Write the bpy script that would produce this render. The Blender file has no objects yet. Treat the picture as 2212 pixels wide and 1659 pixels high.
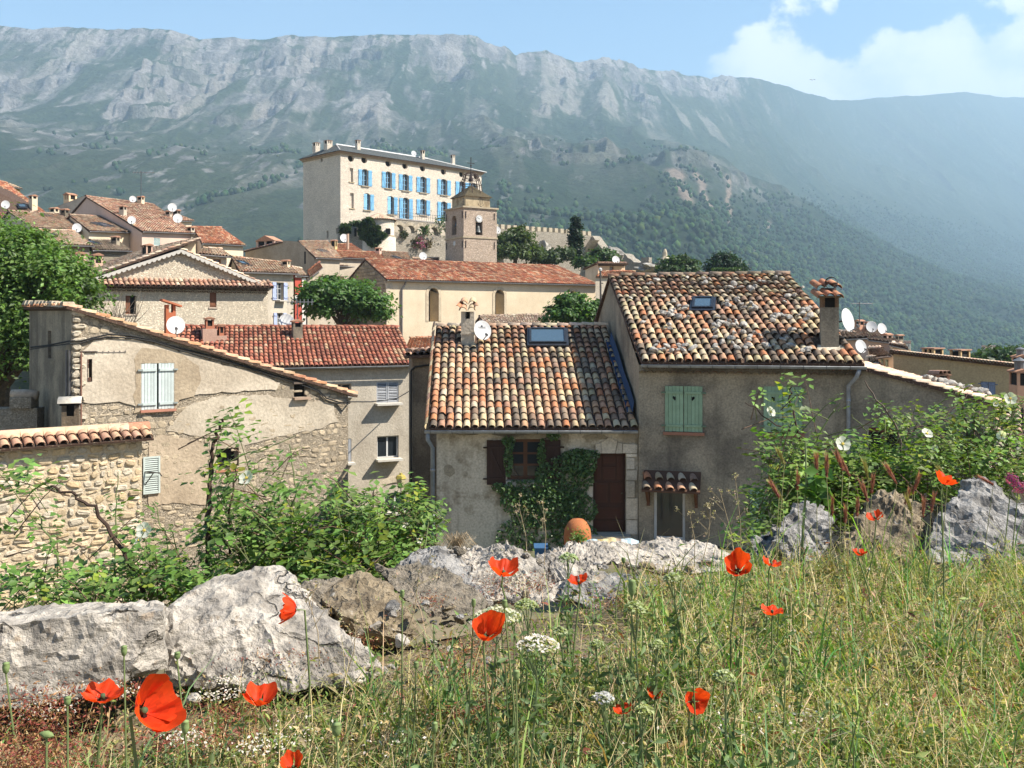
import bpy, math, random
import numpy as np
from mathutils import Vector, Matrix
from mathutils.geometry import tessellate_polygon

# ------------------------------------------------------------------ camera, sky, sun, exposure
sc = bpy.context.scene
col = sc.collection
PW, PH = 2212.0, 1659.0            # measuring grid laid over the photograph
F, CX, HY = 2030.5, 1106.0, 690.0  # focal length, centre and eye level in that grid
cd = bpy.data.cameras.new('camera')
cam = bpy.data.objects.new('camera', cd); col.objects.link(cam)
cam.location = (0, 0, 0); cam.rotation_euler = (math.pi/2, 0, 0)
cd.sensor_width = 36.0; cd.lens = F*36.0/PW
cd.shift_y = (HY-PH/2)/PW
cd.clip_start = 0.05; cd.clip_end = 40000
sc.camera = cam

SUN_EL, SUN_AZ = math.radians(47), math.radians(-12)   # azimuth from +X towards +Y (view direction)
sun_dir = Vector((math.cos(SUN_EL)*math.cos(SUN_AZ), math.cos(SUN_EL)*math.sin(SUN_AZ), math.sin(SUN_EL)))
sd = bpy.data.lights.new('sun', 'SUN'); sd.energy = 5.0; sd.angle = math.radians(0.6); sd.color = (1.0, 0.93, 0.82)
so = bpy.data.objects.new('sun', sd); col.objects.link(so)
so.rotation_euler = sun_dir.to_track_quat('Z', 'Y').to_euler()

world = bpy.data.worlds.new('World'); sc.world = world; world.use_nodes = True
wn = world.node_tree; wn.nodes.clear()
def N(tree, typ, **kw):
    n = tree.nodes.new(typ)
    for k, v in kw.items():
        if k == 'i':
            for kk, vv in v.items(): n.inputs[kk].default_value = vv
        else: setattr(n, k, v)
    return n
def build_world():
    L = wn.links.new
    out = N(wn, 'ShaderNodeOutputWorld'); bg = N(wn, 'ShaderNodeBackground'); bg.inputs['Strength'].default_value = 0.074
    sky = N(wn, 'ShaderNodeTexSky'); sky.sky_type = 'NISHITA'; sky.sun_disc = False
    sky.sun_elevation = SUN_EL; sky.sun_rotation = math.pi/2 - SUN_AZ
    sky.altitude = 700; sky.air_density = 1.3; sky.dust_density = 0.25; sky.ozone_density = 1.5
    tc = N(wn, 'ShaderNodeTexCoord')
    # cumulus bank along the horizon: billowy noise in direction space
    sep = N(wn, 'ShaderNodeSeparateXYZ'); L(tc.outputs['Generated'], sep.inputs[0])
    mp = N(wn, 'ShaderNodeMapping'); mp.inputs['Scale'].default_value = (1, 1, 1.25); mp.inputs['Location'].default_value = (3.1, 0.2, 0.15)
    L(tc.outputs['Generated'], mp.inputs[0])
    def math_(op, a, b=None, c=None, clamp=False):
        m = N(wn, 'ShaderNodeMath', operation=op); m.use_clamp = clamp
        for k, v in enumerate((a, b, c)):
            if v is None: continue
            if isinstance(v, (int, float)): m.inputs[k].default_value = v
            else: L(v, m.inputs[k])
        return m.outputs[0]
    def mrange(v, a, b, c, d, smooth=True):
        m = N(wn, 'ShaderNodeMapRange'); m.interpolation_type = 'SMOOTHSTEP' if smooth else 'LINEAR'
        L(v, m.inputs[0]); m.inputs[1].default_value = a; m.inputs[2].default_value = b; m.inputs[3].default_value = c; m.inputs[4].default_value = d
        return m.outputs[0]
    nz = N(wn, 'ShaderNodeTexNoise'); nz.inputs['Scale'].default_value = 11.0; nz.inputs['Detail'].default_value = 9; nz.inputs['Roughness'].default_value = 0.56; nz.inputs['Distortion'].default_value = 0.074
    L(mp.outputs[0], nz.inputs['Vector'])
    nb = N(wn, 'ShaderNodeTexNoise'); nb.inputs['Scale'].default_value = 2.6; nb.inputs['Detail'].default_value = 3
    L(mp.outputs[0], nb.inputs['Vector'])
    az = math_('DIVIDE', sep.outputs['X'], math_('ADD', math_('MAXIMUM', sep.outputs['Y'], 0.0), 0.02))   # tan of azimuth ahead
    side = mrange(az, 0.15, 0.26, 0.0, 1.0)
    behind = mrange(sep.outputs['Y'], -0.1, 0.1, 0.75, 0.0)
    side = math_('MAXIMUM', side, behind)
    # top edge of the bank, a little higher to the south-east
    el = sep.outputs['Z']
    top = math_('ADD', math_('MULTIPLY', mrange(az, 0.17, 0.47, 0.0, 1.0), 0.02), 0.268)
    dens = math_('ADD', math_('SUBTRACT', top, el), math_('MULTIPLY', math_('SUBTRACT', nz.outputs[0], 0.5), 0.30))
    dens = math_('ADD', dens, math_('MULTIPLY', math_('SUBTRACT', nb.outputs[0], 0.5), 0.14))
    m = mrange(dens, -0.004, 0.022, 0.0, 1.0)
    low = mrange(el, 0.02, 0.2, 0.55, 1.0)
    m = math_('MULTIPLY', math_('MULTIPLY', m, side), low)
    # thin high veil
    nv = N(wn, 'ShaderNodeTexNoise'); nv.inputs['Scale'].default_value = 3.0; nv.inputs['Detail'].default_value = 6
    mv = N(wn, 'ShaderNodeMapping'); mv.inputs['Scale'].default_value = (0.6, 1.0, 3.2); L(tc.outputs['Generated'], mv.inputs[0]); L(mv.outputs[0], nv.inputs['Vector'])
    veil = math_('MULTIPLY', mrange(nv.outputs[0], 0.45, 0.8, 0.0, 1.0), 0.12)
    shade = mrange(nz.outputs[0], 0.36, 0.62, 0.15, 1.0)
    cc = N(wn, 'ShaderNodeMix', data_type='RGBA'); cc.inputs['A'].default_value = (4.6, 5.4, 6.6, 1); cc.inputs['B'].default_value = (8.3, 8.2, 8.1, 1); L(shade, cc.inputs['Factor'])
    pre = N(wn, 'ShaderNodeMix', data_type='RGBA'); L(veil, pre.inputs['Factor']); hs = N(wn, 'ShaderNodeHueSaturation'); hs.inputs['Saturation'].default_value = 1.3; L(sky.outputs[0], hs.inputs['Color']); L(hs.outputs[0], pre.inputs['A']); pre.inputs['B'].default_value = (6.0, 6.8, 7.8, 1)
    mx = N(wn, 'ShaderNodeMix', data_type='RGBA'); L(m, mx.inputs['Factor']); L(pre.outputs['Result'], mx.inputs['A']); L(cc.outputs['Result'], mx.inputs['B'])
    L(mx.outputs['Result'], bg.inputs['Color']); L(bg.outputs[0], out.inputs['Surface'])
build_world()
sc.view_settings.view_transform = 'Standard'; sc.view_settings.look = 'None'
sc.view_settings.exposure = 1.05; sc.view_settings.gamma = 1.0; sc.view_settings.use_curve_mapping = False
sc.render.engine = 'CYCLES'
sc.cycles.use_denoising = True
sc.cycles.max_bounces = 5; sc.cycles.diffuse_bounces = 2; sc.cycles.glossy_bounces = 2; sc.cycles.transmission_bounces = 2
sc.cycles.transparent_max_bounces = 8; sc.cycles.volume_bounces = 1; sc.cycles.caustics_reflective = False; sc.cycles.caustics_refractive = False
sc.cycles.sample_clamp_indirect = 4.0

# ------------------------------------------------------------------ helpers
RS = np.random.RandomState(7); random.seed(7)
def P(x, y, Y): return Vector(((x-CX)/F*Y, Y, (HY-y)/F*Y))     # point at depth Y seen at (x, y)
def R1(x, y): return (x*.3125, 314.2+y*.3125)
def R2(x, y): return (502.7+x*.3125, 251.4+y*.3125)
def R3(x, y): return (x*.3125, 628.4+y*.3125)
def R4(x, y): return (628.4+x*.3125, 628.4+y*.3125)
def R5(x, y): return (879.8+x*.3125, 565.6+y*.3125)
def R6(x, y): return (1256.8+x*.3125, 534.1+y*.3125)
def R7(x, y): return (1520.8+x*.3125, 628.4+y*.3125)

def smooth_noise(x, y, seed=0):
    xi = np.floor(x).astype(np.int64); yi = np.floor(y).astype(np.int64)
    fx = x-xi; fy = y-yi; fx = fx*fx*fx*(fx*(fx*6-15)+10); fy = fy*fy*fy*(fy*(fy*6-15)+10)
    def h(a, b):
        n = (a*374761393+b*668265263+seed*1442695041) & 0xffffffff
        n = ((n ^ (n >> 13))*1274126177) & 0xffffffff
        return ((n ^ (n >> 16)) & 0xffff)/65535.0
    return (h(xi, yi)*(1-fx)+h(xi+1, yi)*fx)*(1-fy)+(h(xi, yi+1)*(1-fx)+h(xi+1, yi+1)*fx)*fy
def fbm(x, y, o=5, seed=0, ridged=False, g=0.5):
    s = np.zeros_like(x); a = 1.0; t = 0
    for k in range(o):
        n = smooth_noise(x, y, seed+k*17)
        if ridged: n = 1-np.abs(2*n-1); n = n*n
        s += a*n; t += a; a *= g; x = x*2.03+13.7; y = y*2.03+7.1
    return s/t
def sstep(a, b, x): t = np.clip((x-a)/(b-a), 0, 1); return t*t*(3-2*t)

def fast_mesh(name, verts, faces, tint=None, smooth=False, mats=(), matidx=None):
    """faces: array (n,k) or list of such arrays; tint: (nfaces,3)"""
    me = bpy.data.meshes.new(name)
    verts = np.asarray(verts, np.float32)
    if isinstance(faces, np.ndarray): faces = [faces]
    faces = [np.asarray(f, np.int32) for f in faces if len(f)]
    nl = sum(f.size for f in faces); nf = sum(len(f) for f in faces)
    me.vertices.add(len(verts)); me.vertices.foreach_set('co', verts.ravel())
    me.loops.add(nl); me.polygons.add(nf)
    me.loops.foreach_set('vertex_index', np.concatenate([f.ravel() for f in faces]))
    tot = np.concatenate([np.full(len(f), f.shape[1], np.int32) for f in faces])
    st = np.concatenate([[0], np.cumsum(tot)[:-1]]).astype(np.int32)
    me.polygons.foreach_set('loop_start', st); me.polygons.foreach_set('loop_total', tot)
    if smooth: me.polygons.foreach_set('use_smooth', np.ones(nf, bool))
    if matidx is not None: me.polygons.foreach_set('material_index', np.asarray(matidx, np.int32))
    me.update(calc_edges=True)
    if tint is not None:
        a = me.attributes.new('tint', 'FLOAT_COLOR', 'FACE')
        c = np.ones((nf, 4), np.float32); c[:, :3] = tint
        a.data.foreach_set('color', c.ravel())
    for m in mats: me.materials.append(m)
    return me
def link(name, me, parent=None, label=None, cat=None, group=None, kind=None):
    o = bpy.data.objects.new(name, me); col.objects.link(o)
    if parent is not None:
        o.parent = parent
        w = Matrix.Identity(4); p = parent
        w = world_of(parent)
        o.matrix_parent_inverse = w.inverted()
    tag(o, label, cat, group, kind)
    return o
def world_of(o):
    m = o.matrix_basis.copy()
    if o.parent is not None: m = world_of(o.parent) @ o.matrix_parent_inverse @ m
    return m
def tag(o, label=None, cat=None, group=None, kind=None):
    if label: o['label'] = label
    if cat: o['category'] = cat
    if group: o['group'] = group
    if kind: o['kind'] = kind
    return o
def thing(name, label, cat, loc=(0, 0, 0), group=None):
    o = link(name, None, None, label, cat, group); o.location = loc; o.empty_display_size = 0.3
    return o

class Fr:
    """vertical plane frame: s along e1, t into the wall, z up"""
    def __init__(s, A, B=None, ang=None):
        s.O = Vector((A[0], A[1], 0))
        s.e1 = Vector((math.cos(ang), math.sin(ang), 0)) if B is None else Vector((B[0]-A[0], B[1]-A[1], 0)).normalized()
        s.e2 = Vector((-s.e1.y, s.e1.x, 0))
    def w(s, a, b, c): return (s.O.x+s.e1.x*a+s.e2.x*b, s.O.y+s.e1.y*a+s.e2.y*b, c)
    def hit(s, x, y, t=0.0):
        d = Vector(((x-CX)/F, 1, (HY-y)/F)); o = s.O+s.e2*t
        k = o.dot(s.e2)/d.dot(s.e2); p = d*k
        return ((p-s.O).dot(s.e1), p.z)
    def loc(s, p): d = Vector((p[0], p[1], 0))-s.O; return (d.dot(s.e1), d.dot(s.e2), p[2])
WORLD = Fr((0, 0), ang=0)

class MB:
    def __init__(s, fr=WORLD): s.fr = fr; s.V = []; s.Fc = []; s.M = []; s.C = []
    def add(s, vs, fs, mi=0, c=(1, 1, 1)):
        b = len(s.V); w = s.fr.w
        s.V += [w(*v) for v in vs]
        for f in fs: s.Fc.append([b+i for i in f]); s.M.append(mi); s.C.append(c)
    def box(s, a0, a1, b0, b1, c0, c1, mi=0, c=(1, 1, 1)):
        v = [(a0, b0, c0), (a1, b0, c0), (a1, b1, c0), (a0, b1, c0), (a0, b0, c1), (a1, b0, c1), (a1, b1, c1), (a0, b1, c1)]
        s.add(v, [(0, 3, 2, 1), (4, 5, 6, 7), (0, 1, 5, 4), (1, 2, 6, 5), (2, 3, 7, 6), (3, 0, 4, 7)], mi, c)
    def tbox(s, a0, a1, b0, b1, c0, c1, k=0.85, mi=0, c=(1, 1, 1)):   # tapered towards the top
        ca, cb = (a0+a1)/2, (b0+b1)/2
        f = lambda x, m: m+(x-m)*k
        v = [(a0, b0, c0), (a1, b0, c0), (a1, b1, c0), (a0, b1, c0), (f(a0, ca), f(b0, cb), c1), (f(a1, ca), f(b0, cb), c1), (f(a1, ca), f(b1, cb), c1), (f(a0, ca), f(b1, cb), c1)]
        s.add(v, [(0, 3, 2, 1), (4, 5, 6, 7), (0, 1, 5, 4), (1, 2, 6, 5), (2, 3, 7, 6), (3, 0, 4, 7)], mi, c)
    def quad(s, a, b, c_, d, mi=0, c=(1, 1, 1)): s.add([a, b, c_, d], [(0, 1, 2, 3)], mi, c)
    def prism(s, poly, t0, t1, mi=0, c=(1, 1, 1)):     # poly in (s,z), counter-clockwise seen from the front
        n = len(poly)
        v = [(p[0], t0, p[1]) for p in poly]+[(p[0], t1, p[1]) for p in poly]
        f = [tuple(range(n)), tuple(range(2*n-1, n-1, -1))]+[(i, i+n, (i+1) % n+n, (i+1) % n) for i in range(n)]
        s.add(v, f, mi, c)
    def wall(s, outer, holes=(), t=0.0, depth=0.3, mi=0, c=(1, 1, 1)):
        loops = [[Vector((p[0], p[1], 0)) for p in outer]]+[[Vector((p[0], p[1], 0)) for p in h] for h in holes]
        tris = tessellate_polygon(loops)
        flat = [(p.x, t, p.y) for l in loops for p in l]
        fs = []
        for a, b, d in tris:
            A, B, D = flat[a], flat[b], flat[d]
            cr = (B[0]-A[0])*(D[2]-A[2])-(B[2]-A[2])*(D[0]-A[0])
            fs.append((a, b, d) if cr > 0 else (a, d, b))
        s.add(flat, fs, mi, c)
        for h in holes:
            n = len(h)
            v = [(p[0], t, p[1]) for p in h]+[(p[0], t+depth, p[1]) for p in h]
            s.add(v, [(i, (i+1) % n, (i+1) % n+n, i+n) for i in range(n)], mi, c)
    def tube(s, path, r, n=6, r2=None, mi=0, c=(1, 1, 1), cap=True):
        path = [Vector(p) for p in path]; m = len(path); r2 = r if r2 is None else r2
        vs = []; up = None
        for i, p in enumerate(path):
            d = (path[min(i+1, m-1)]-path[max(i-1, 0)])
            d = d.normalized() if d.length > 1e-9 else Vector((0, 0, 1))
            if up is None: up = Vector((0, 0, 1)) if abs(d.z) < .9 else Vector((1, 0, 0))
            x = d.cross(up)
            if x.length < 1e-6: x = d.orthogonal()
            x.normalize(); y = x.cross(d).normalized(); up = y
            rr = r+(r2-r)*i/max(1, m-1)
            for k in range(n):
                a = 2*math.pi*k/n; q = p+x*math.cos(a)*rr+y*math.sin(a)*rr; vs.append(tuple(q))
        fs = [(i*n+k, i*n+(k+1) % n, (i+1)*n+(k+1) % n, (i+1)*n+k) for i in range(m-1) for k in range(n)]
        if cap: fs += [tuple(range(n-1, -1, -1)), tuple((m-1)*n+k for k in range(n))]
        s.add(vs, fs, mi, c)
    def lathe(s, o, prof, n=16, mi=0, c=(1, 1, 1), axis=None, ang=2*math.pi):
        ax = Vector((0, 0, 1)) if axis is None else Vector(axis).normalized()
        x = ax.orthogonal().normalized(); y = ax.cross(x); o = Vector(o); full = abs(ang-2*math.pi) < 1e-6
        k = n if full else n+1
        vs = []
        for r, h in prof:
            for i in range(k):
                a = ang*i/n; vs.append(tuple(o+ax*h+(x*math.cos(a)+y*math.sin(a))*r))
        fs = [(j*k+i, j*k+(i+1) % k, (j+1)*k+(i+1) % k, (j+1)*k+i) for j in range(len(prof)-1) for i in range(n)]
        s.add(vs, fs, mi, c)
    def build(s, name, mats, parent=None, smooth=False, label=None, cat=None, group=None, kind=None):
        if not isinstance(mats, (list, tuple)): mats = [mats]
        me = bpy.data.meshes.new(name); me.from_pydata(s.V, [], s.Fc)
        me.polygons.foreach_set('material_index', np.array(s.M, np.int32))
        if smooth: me.polygons.foreach_set('use_smooth', np.ones(len(s.Fc), bool))
        a = me.attributes.new('tint', 'FLOAT_COLOR', 'FACE')
        a.data.foreach_set('color', np.array([(c[0], c[1], c[2], 1) for c in s.C], np.float32).ravel())
        for m in mats: me.materials.append(m)
        me.update()
        return link(name, me, parent, label, cat, group, kind)

def arch(s0, s1, z0, z1, rise, n=8):     # opening with a curved head: z1 is the springing height
    pts = [(s0, z0), (s1, z0), (s1, z1)]
    w = (s1-s0)/2; cx = (s0+s1)/2
    if rise >= w*0.98: pts += [(cx+w*math.cos(math.pi*k/n), z1+rise*math.sin(math.pi*k/n)) for k in range(1, n)]
    else:
        R = (w*w+rise*rise)/(2*rise); a = math.asin(w/R)
        pts += [(cx+R*math.sin(a-2*a*k/n), z1+rise-R+R*math.cos(a-2*a*k/n)) for k in range(1, n)]
    return pts+[(s0, z1)]
def rect(s0, s1, z0, z1): return [(s0, z0), (s1, z0), (s1, z1), (s0, z1)]

# ------------------------------------------------------------------ materials
MATS = {}
def nodes(name):
    m = bpy.data.materials.new(name); m.use_nodes = True; t = m.node_tree
    b = t.nodes['Principled BSDF']; MATS[name] = m
    return m, t, b, t.links.new
def rgba(c): return (c[0], c[1], c[2], 1)
def mixc(t, L, f, a, b, blend='MIX'):
    m = N(t, 'ShaderNodeMix', data_type='RGBA'); m.blend_type = blend
    for v, k in ((f, 'Factor'), (a, 'A'), (b, 'B')):
        if isinstance(v, (int, float)): m.inputs[k].default_value = v
        elif isinstance(v, tuple): m.inputs[k].default_value = rgba(v)
        else: L(v, m.inputs[k])
    return m.outputs['Result']
def ramp(t, L, v, a, b, c=0.0, d=1.0):
    m = N(t, 'ShaderNodeMapRange'); m.interpolation_type = 'SMOOTHSTEP'; L(v, m.inputs[0])
    for k, x in enumerate((a, b, c, d)): m.inputs[k+1].default_value = x
    return m.outputs[0]
def noise(t, L, vec, scale, detail=4, rough=.55, dist=0.0):
    n = N(t, 'ShaderNodeTexNoise'); n.inputs['Scale'].default_value = scale; n.inputs['Detail'].default_value = detail
    n.inputs['Roughness'].default_value = rough; n.inputs['Distortion'].default_value = dist
    if vec is not None: L(vec, n.inputs['Vector'])
    return n.outputs[0]
def pos(t, L, scale=None):
    g = N(t, 'ShaderNodeNewGeometry')
    if scale is None: return g.outputs['Position']
    m = N(t, 'ShaderNodeMapping'); m.inputs['Scale'].default_value = scale; L(g.outputs['Position'], m.inputs[0]); return m.outputs[0]
def bump(t, L, b, h, dist, strength=1.0):
    n = N(t, 'ShaderNodeBump'); n.inputs['Distance'].default_value = dist; n.inputs['Strength'].default_value = strength
    L(h, n.inputs['Height']); L(n.outputs[0], b.inputs['Normal']); return n
def plain(name, c1, c2=None, scale=3.0, fine=40.0, rough=.85, bd=.004, tint=False, contrast=(.35, .65), streak=0.0, spec=.3, var=.25):
    m, t, b, L = nodes(name); p = pos(t, L)
    c2 = c2 or tuple(x*.8 for x in c1)
    big = noise(t, L, p, scale, 6, .62)
    base = mixc(t, L, ramp(t, L, big, *contrast), c1, c2)
    fn = noise(t, L, p, fine, 4)
    base = mixc(t, L, 1.0, base, ramp_col(t, L, fn, 1-var, 1+var*.6), 'MULTIPLY')
    if streak:
        sn = noise(t, L, pos(t, L, (scale*2.5, scale*2.5, scale*.18)), 1.0, 4)
        base = mixc(t, L, ramp(t, L, sn, .5, .75, 0, streak), base, tuple(x*.35 for x in c2))
    if tint:
        a = N(t, 'ShaderNodeAttribute'); a.attribute_name = 'tint'; base = mixc(t, L, 1.0, base, a.outputs['Color'], 'MULTIPLY')
    L(base, b.inputs['Base Color']); b.inputs['Roughness'].default_value = rough; b.inputs['Specular IOR Level'].default_value = spec
    if bd: bump(t, L, b, fn, bd)
    return m
def ramp_col(t, L, v, a, b):
    m = N(t, 'ShaderNodeMapRange'); L(v, m.inputs[0]); m.inputs[1].default_value = .25; m.inputs[2].default_value = .75; m.inputs[3].default_value = a; m.inputs[4].default_value = b
    c = N(t, 'ShaderNodeCombineColor')
    for k in range(3): L(m.outputs[0], c.inputs[k])
    return c.outputs[0]
def rubble(name, stone1, stone2, mortar, size=.25, flat=1.7, depth=.03, edge=.08, patch=None, tint=False):
    """irregular rubble masonry: cells give colour and relief"""
    m, t, b, L = nodes(name)
    v = pos(t, L, (1/size/flat**.5, 1/size/flat**.5, 1/size*flat**.5))
    d = N(t, 'ShaderNodeVectorMath', operation='ADD'); L(v, d.inputs[0])
    nn = N(t, 'ShaderNodeTexNoise'); nn.inputs['Scale'].default_value = 1.1; L(v, nn.inputs['Vector'])
    sc_ = N(t, 'ShaderNodeVectorMath', operation='SCALE'); L(nn.outputs['Color'], sc_.inputs[0]); sc_.inputs['Scale'].default_value = .7; L(sc_.outputs[0], d.inputs[1])
    vo = N(t, 'ShaderNodeTexVoronoi'); vo.feature = 'DISTANCE_TO_EDGE'; L(d.outputs[0], vo.inputs['Vector'])
    vc = N(t, 'ShaderNodeTexVoronoi'); vc.feature = 'F1'; L(d.outputs[0], vc.inputs['Vector'])
    sep = N(t, 'ShaderNodeSeparateColor'); L(vc.outputs['Color'], sep.inputs[0])
    stone = mixc(t, L, sep.outputs[0], stone1, stone2)
    stone = mixc(t, L, 1.0, stone, ramp_col(t, L, sep.outputs[1], .82, 1.15), 'MULTIPLY')
    fn = noise(t, L, pos(t, L), 25/size*.25, 4)
    stone = mixc(t, L, 1.0, stone, ramp_col(t, L, fn, .90, 1.10), 'MULTIPLY')
    e = ramp(t, L, vo.outputs['Distance'], 0.0, edge*2.2)
    base = mixc(t, L, e, mortar, stone)
    big = noise(t, L, pos(t, L), .35, 4)
    base = mixc(t, L, 1.0, base, ramp_col(t, L, big, .88, 1.1), 'MULTIPLY')
    if tint:
        a = N(t, 'ShaderNodeAttribute'); a.attribute_name = 'tint'; base = mixc(t, L, 1.0, base, a.outputs['Color'], 'MULTIPLY')
    L(base, b.inputs['Base Color']); b.inputs['Roughness'].default_value = .92; b.inputs['Specular IOR Level'].default_value = .2
    h = N(t, 'ShaderNodeMath', operation='ADD'); L(e, h.inputs[0])
    f2 = N(t, 'ShaderNodeMath', operation='MULTIPLY'); L(fn, f2.inputs[0]); f2.inputs[1].default_value = .28; L(f2.outputs[0], h.inputs[1])
    bump(t, L, b, h.outputs[0], depth*.6)
    return m
def tile_mat(name):
    m, t, b, L = nodes(name); p = pos(t, L)
    a = N(t, 'ShaderNodeAttribute'); a.attribute_name = 'tint'
    oi = N(t, 'ShaderNodeObjectInfo')
    base = mixc(t, L, 1.0, a.outputs['Color'], ramp_col(t, L, noise(t, L, p, 7.0, 5, .65), .62, 1.15), 'MULTIPLY')
    lich = noise(t, L, p, 15.0, 5, .7)
    patch = noise(t, L, p, 1.1, 3)
    lm = N(t, 'ShaderNodeMath', operation='MULTIPLY'); L(ramp(t, L, lich, .54, .68), lm.inputs[0]); L(ramp(t, L, patch, .42, .66), lm.inputs[1])
    base = mixc(t, L, lm.outputs[0], base, (.075, .065, .05))
    pale = N(t, 'ShaderNodeMath', operation='MULTIPLY'); L(ramp(t, L, noise(t, L, p, 24.0, 3), .58, .72), pale.inputs[0]); pale.inputs[1].default_value = .55
    base = mixc(t, L, pale.outputs[0], base, (.46, .40, .27))
    L(base, b.inputs['Base Color']); b.inputs['Roughness'].default_value = .9; b.inputs['Specular IOR Level'].default_value = .2
    bump(t, L, b, lich, .006)
    return m
def leaf_mat(name, trans=.35, rough=.5, spec=.35):
    m, t, b, L = nodes(name)
    a = N(t, 'ShaderNodeAttribute'); a.attribute_name = 'tint'
    c = mixc(t, L, 1.0, a.outputs['Color'], ramp_col(t, L, noise(t, L, pos(t, L), 30.0, 3), .8, 1.15), 'MULTIPLY')
    L(c, b.inputs['Base Color']); b.inputs['Roughness'].default_value = rough; b.inputs['Specular IOR Level'].default_value = spec
    tr = N(t, 'ShaderNodeBsdfTranslucent'); c2 = mixc(t, L, 1.0, c, (1.35, 1.45, .55), 'MULTIPLY'); L(c2, tr.inputs['Color'])
    ms = N(t, 'ShaderNodeMixShader'); ms.inputs[0].default_value = trans; L(b.outputs[0], ms.inputs[1]); L(tr.outputs[0], ms.inputs[2])
    L(ms.outputs[0], t.nodes['Material Output'].inputs['Surface'])
    return m
def rock_mat(name, light=(.50, .47, .43), dark=(.20, .19, .18), lichen=(.42, .22, .06), scale=4.0, lich=.25, bd=.02, black=.5, crack=0.0):
    m, t, b, L = nodes(name); p = pos(t, L)
    n1 = noise(t, L, p, scale, 8, .65, .4); n2 = noise(t, L, p, scale*6, 6, .65); n3 = noise(t, L, p, scale*1.7, 5, .6, .8)
    base = mixc(t, L, ramp(t, L, n1, .38, .64), light, dark)
    base = mixc(t, L, 1.0, base, ramp_col(t, L, n2, .72, 1.2), 'MULTIPLY')
    lm = N(t, 'ShaderNodeMath', operation='MULTIPLY'); L(ramp(t, L, n3, .6, .72), lm.inputs[0]); lm.inputs[1].default_value = lich
    base = mixc(t, L, lm.outputs[0], base, lichen)
    sp = N(t, 'ShaderNodeMath', operation='MULTIPLY'); L(ramp(t, L, noise(t, L, p, scale*4, 6, .7, 1.0), .58, .68), sp.inputs[0]); sp.inputs[1].default_value = black
    base = mixc(t, L, sp.outputs[0], base, (.05, .047, .042))
    h = N(t, 'ShaderNodeMath', operation='ADD'); L(n2, h.inputs[0]); L(n1, h.inputs[1]); hh = h.outputs[0]
    if crack:   # thin irregular fissures
        dv = N(t, 'ShaderNodeVectorMath', operation='ADD'); L(p, dv.inputs[0]); nn = N(t, 'ShaderNodeTexNoise'); nn.inputs['Scale'].default_value = crack*1.6; nn.inputs['Detail'].default_value = 5; L(p, nn.inputs['Vector']); sc_ = N(t, 'ShaderNodeVectorMath', operation='SCALE'); L(nn.outputs['Color'], sc_.inputs[0]); sc_.inputs['Scale'].default_value = .9/crack; L(sc_.outputs[0], dv.inputs[1])
        vo = N(t, 'ShaderNodeTexVoronoi'); vo.feature = 'DISTANCE_TO_EDGE'; vo.inputs['Scale'].default_value = crack; L(dv.outputs[0], vo.inputs['Vector']); cm = ramp(t, L, vo.outputs['Distance'], 0.0, .028)
        gate = ramp(t, L, noise(t, L, p, crack*.8, 3), .40, .50); g2 = N(t, 'ShaderNodeMath', operation='MAXIMUM'); L(cm, g2.inputs[0]); L(gate, g2.inputs[1])
        base = mixc(t, L, g2.outputs[0], (.13, .115, .095), base); h3 = N(t, 'ShaderNodeMath', operation='ADD'); L(hh, h3.inputs[0]); L(g2.outputs[0], h3.inputs[1]); hh = h3.outputs[0]
    L(base, b.inputs['Base Color']); b.inputs['Roughness'].default_value = .93; b.inputs['Specular IOR Level'].default_value = .2
    bump(t, L, b, hh, bd)
    return m
def glass_mat(name, c=(.02, .025, .03), rough=.06):
    m, t, b, L = nodes(name)
    b.inputs['Base Color'].default_value = rgba(c); b.inputs['Roughness'].default_value = rough; b.inputs['Specular IOR Level'].default_value = .8
    n = noise(t, L, pos(t, L), 1.6, 2); bump(t, L, b, n, .004)
    return m
def tint_mat(name, rough=.8, spec=.3, metal=0.0):
    return plain(name, (1, 1, 1), (.88, .88, .88), 4.0, 60, rough, .002, True, spec=spec, var=.12)

M_TILE = tile_mat('clay_tile')
M_TINT = tint_mat('painted')
M_METAL = plain('zinc', (.30, .31, .32), (.20, .205, .21), 5, 40, .45, .001, True, spec=.5)
M_DARK = plain('dark_interior', (.012, .011, .010), (.02, .018, .016), 2, 10, .95, 0)
M_GLASS = glass_mat('window_glass')
M_LEAF = leaf_mat('leaf')
M_BARK = plain('bark', (.12, .085, .055), (.06, .045, .03), 8, 50, .95, .01)
# ------------------------------------------------------------------ far mountain, forest
SIL = [(-900, 120), (-400, 70), (-120, 50), (0, 45), (70, 52), (200, 47), (300, 44), (340, 48), (400, 64), (430, 75), (500, 72), (560, 80), (620, 73), (700, 78), (800, 72),
       (900, 75), (960, 66), (1030, 66), (1047, 79), (1090, 90), (1115, 110), (1180, 102), (1200, 114), (1250, 129), (1300, 120), (1325, 122), (1380, 145), (1440, 149),
       (1480, 158), (1535, 167), (1560, 160), (1620, 160), (1640, 163), (1680, 175), (1740, 195), (1790, 208), (1850, 212), (1900, 209), (2000, 203), (2090, 196),
       (2150, 203), (2212, 205), (2400, 230), (2700, 300), (3200, 330)]
RD = [(-900, 2500), (0, 2700), (450, 2800), (1000, 3000), (1300, 3400), (1640, 4500), (1850, 6000), (2212, 7200), (3200, 7600)]
SPUR = [(-900, 330), (0, 300), (300, 330), (560, 330), (700, 345), (900, 330), (1080, 322), (1250, 330), (1400, 338), (1480, 335), (1540, 352), (1600, 395), (1700, 440), (1800, 485), (1950, 540), (2100, 585), (2212, 600), (3200, 640)]
SPD = [(-900, 1500), (0, 1500), (1000, 1650), (1480, 1900), (1800, 2500), (2212, 3300), (3200, 3500)]
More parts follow.
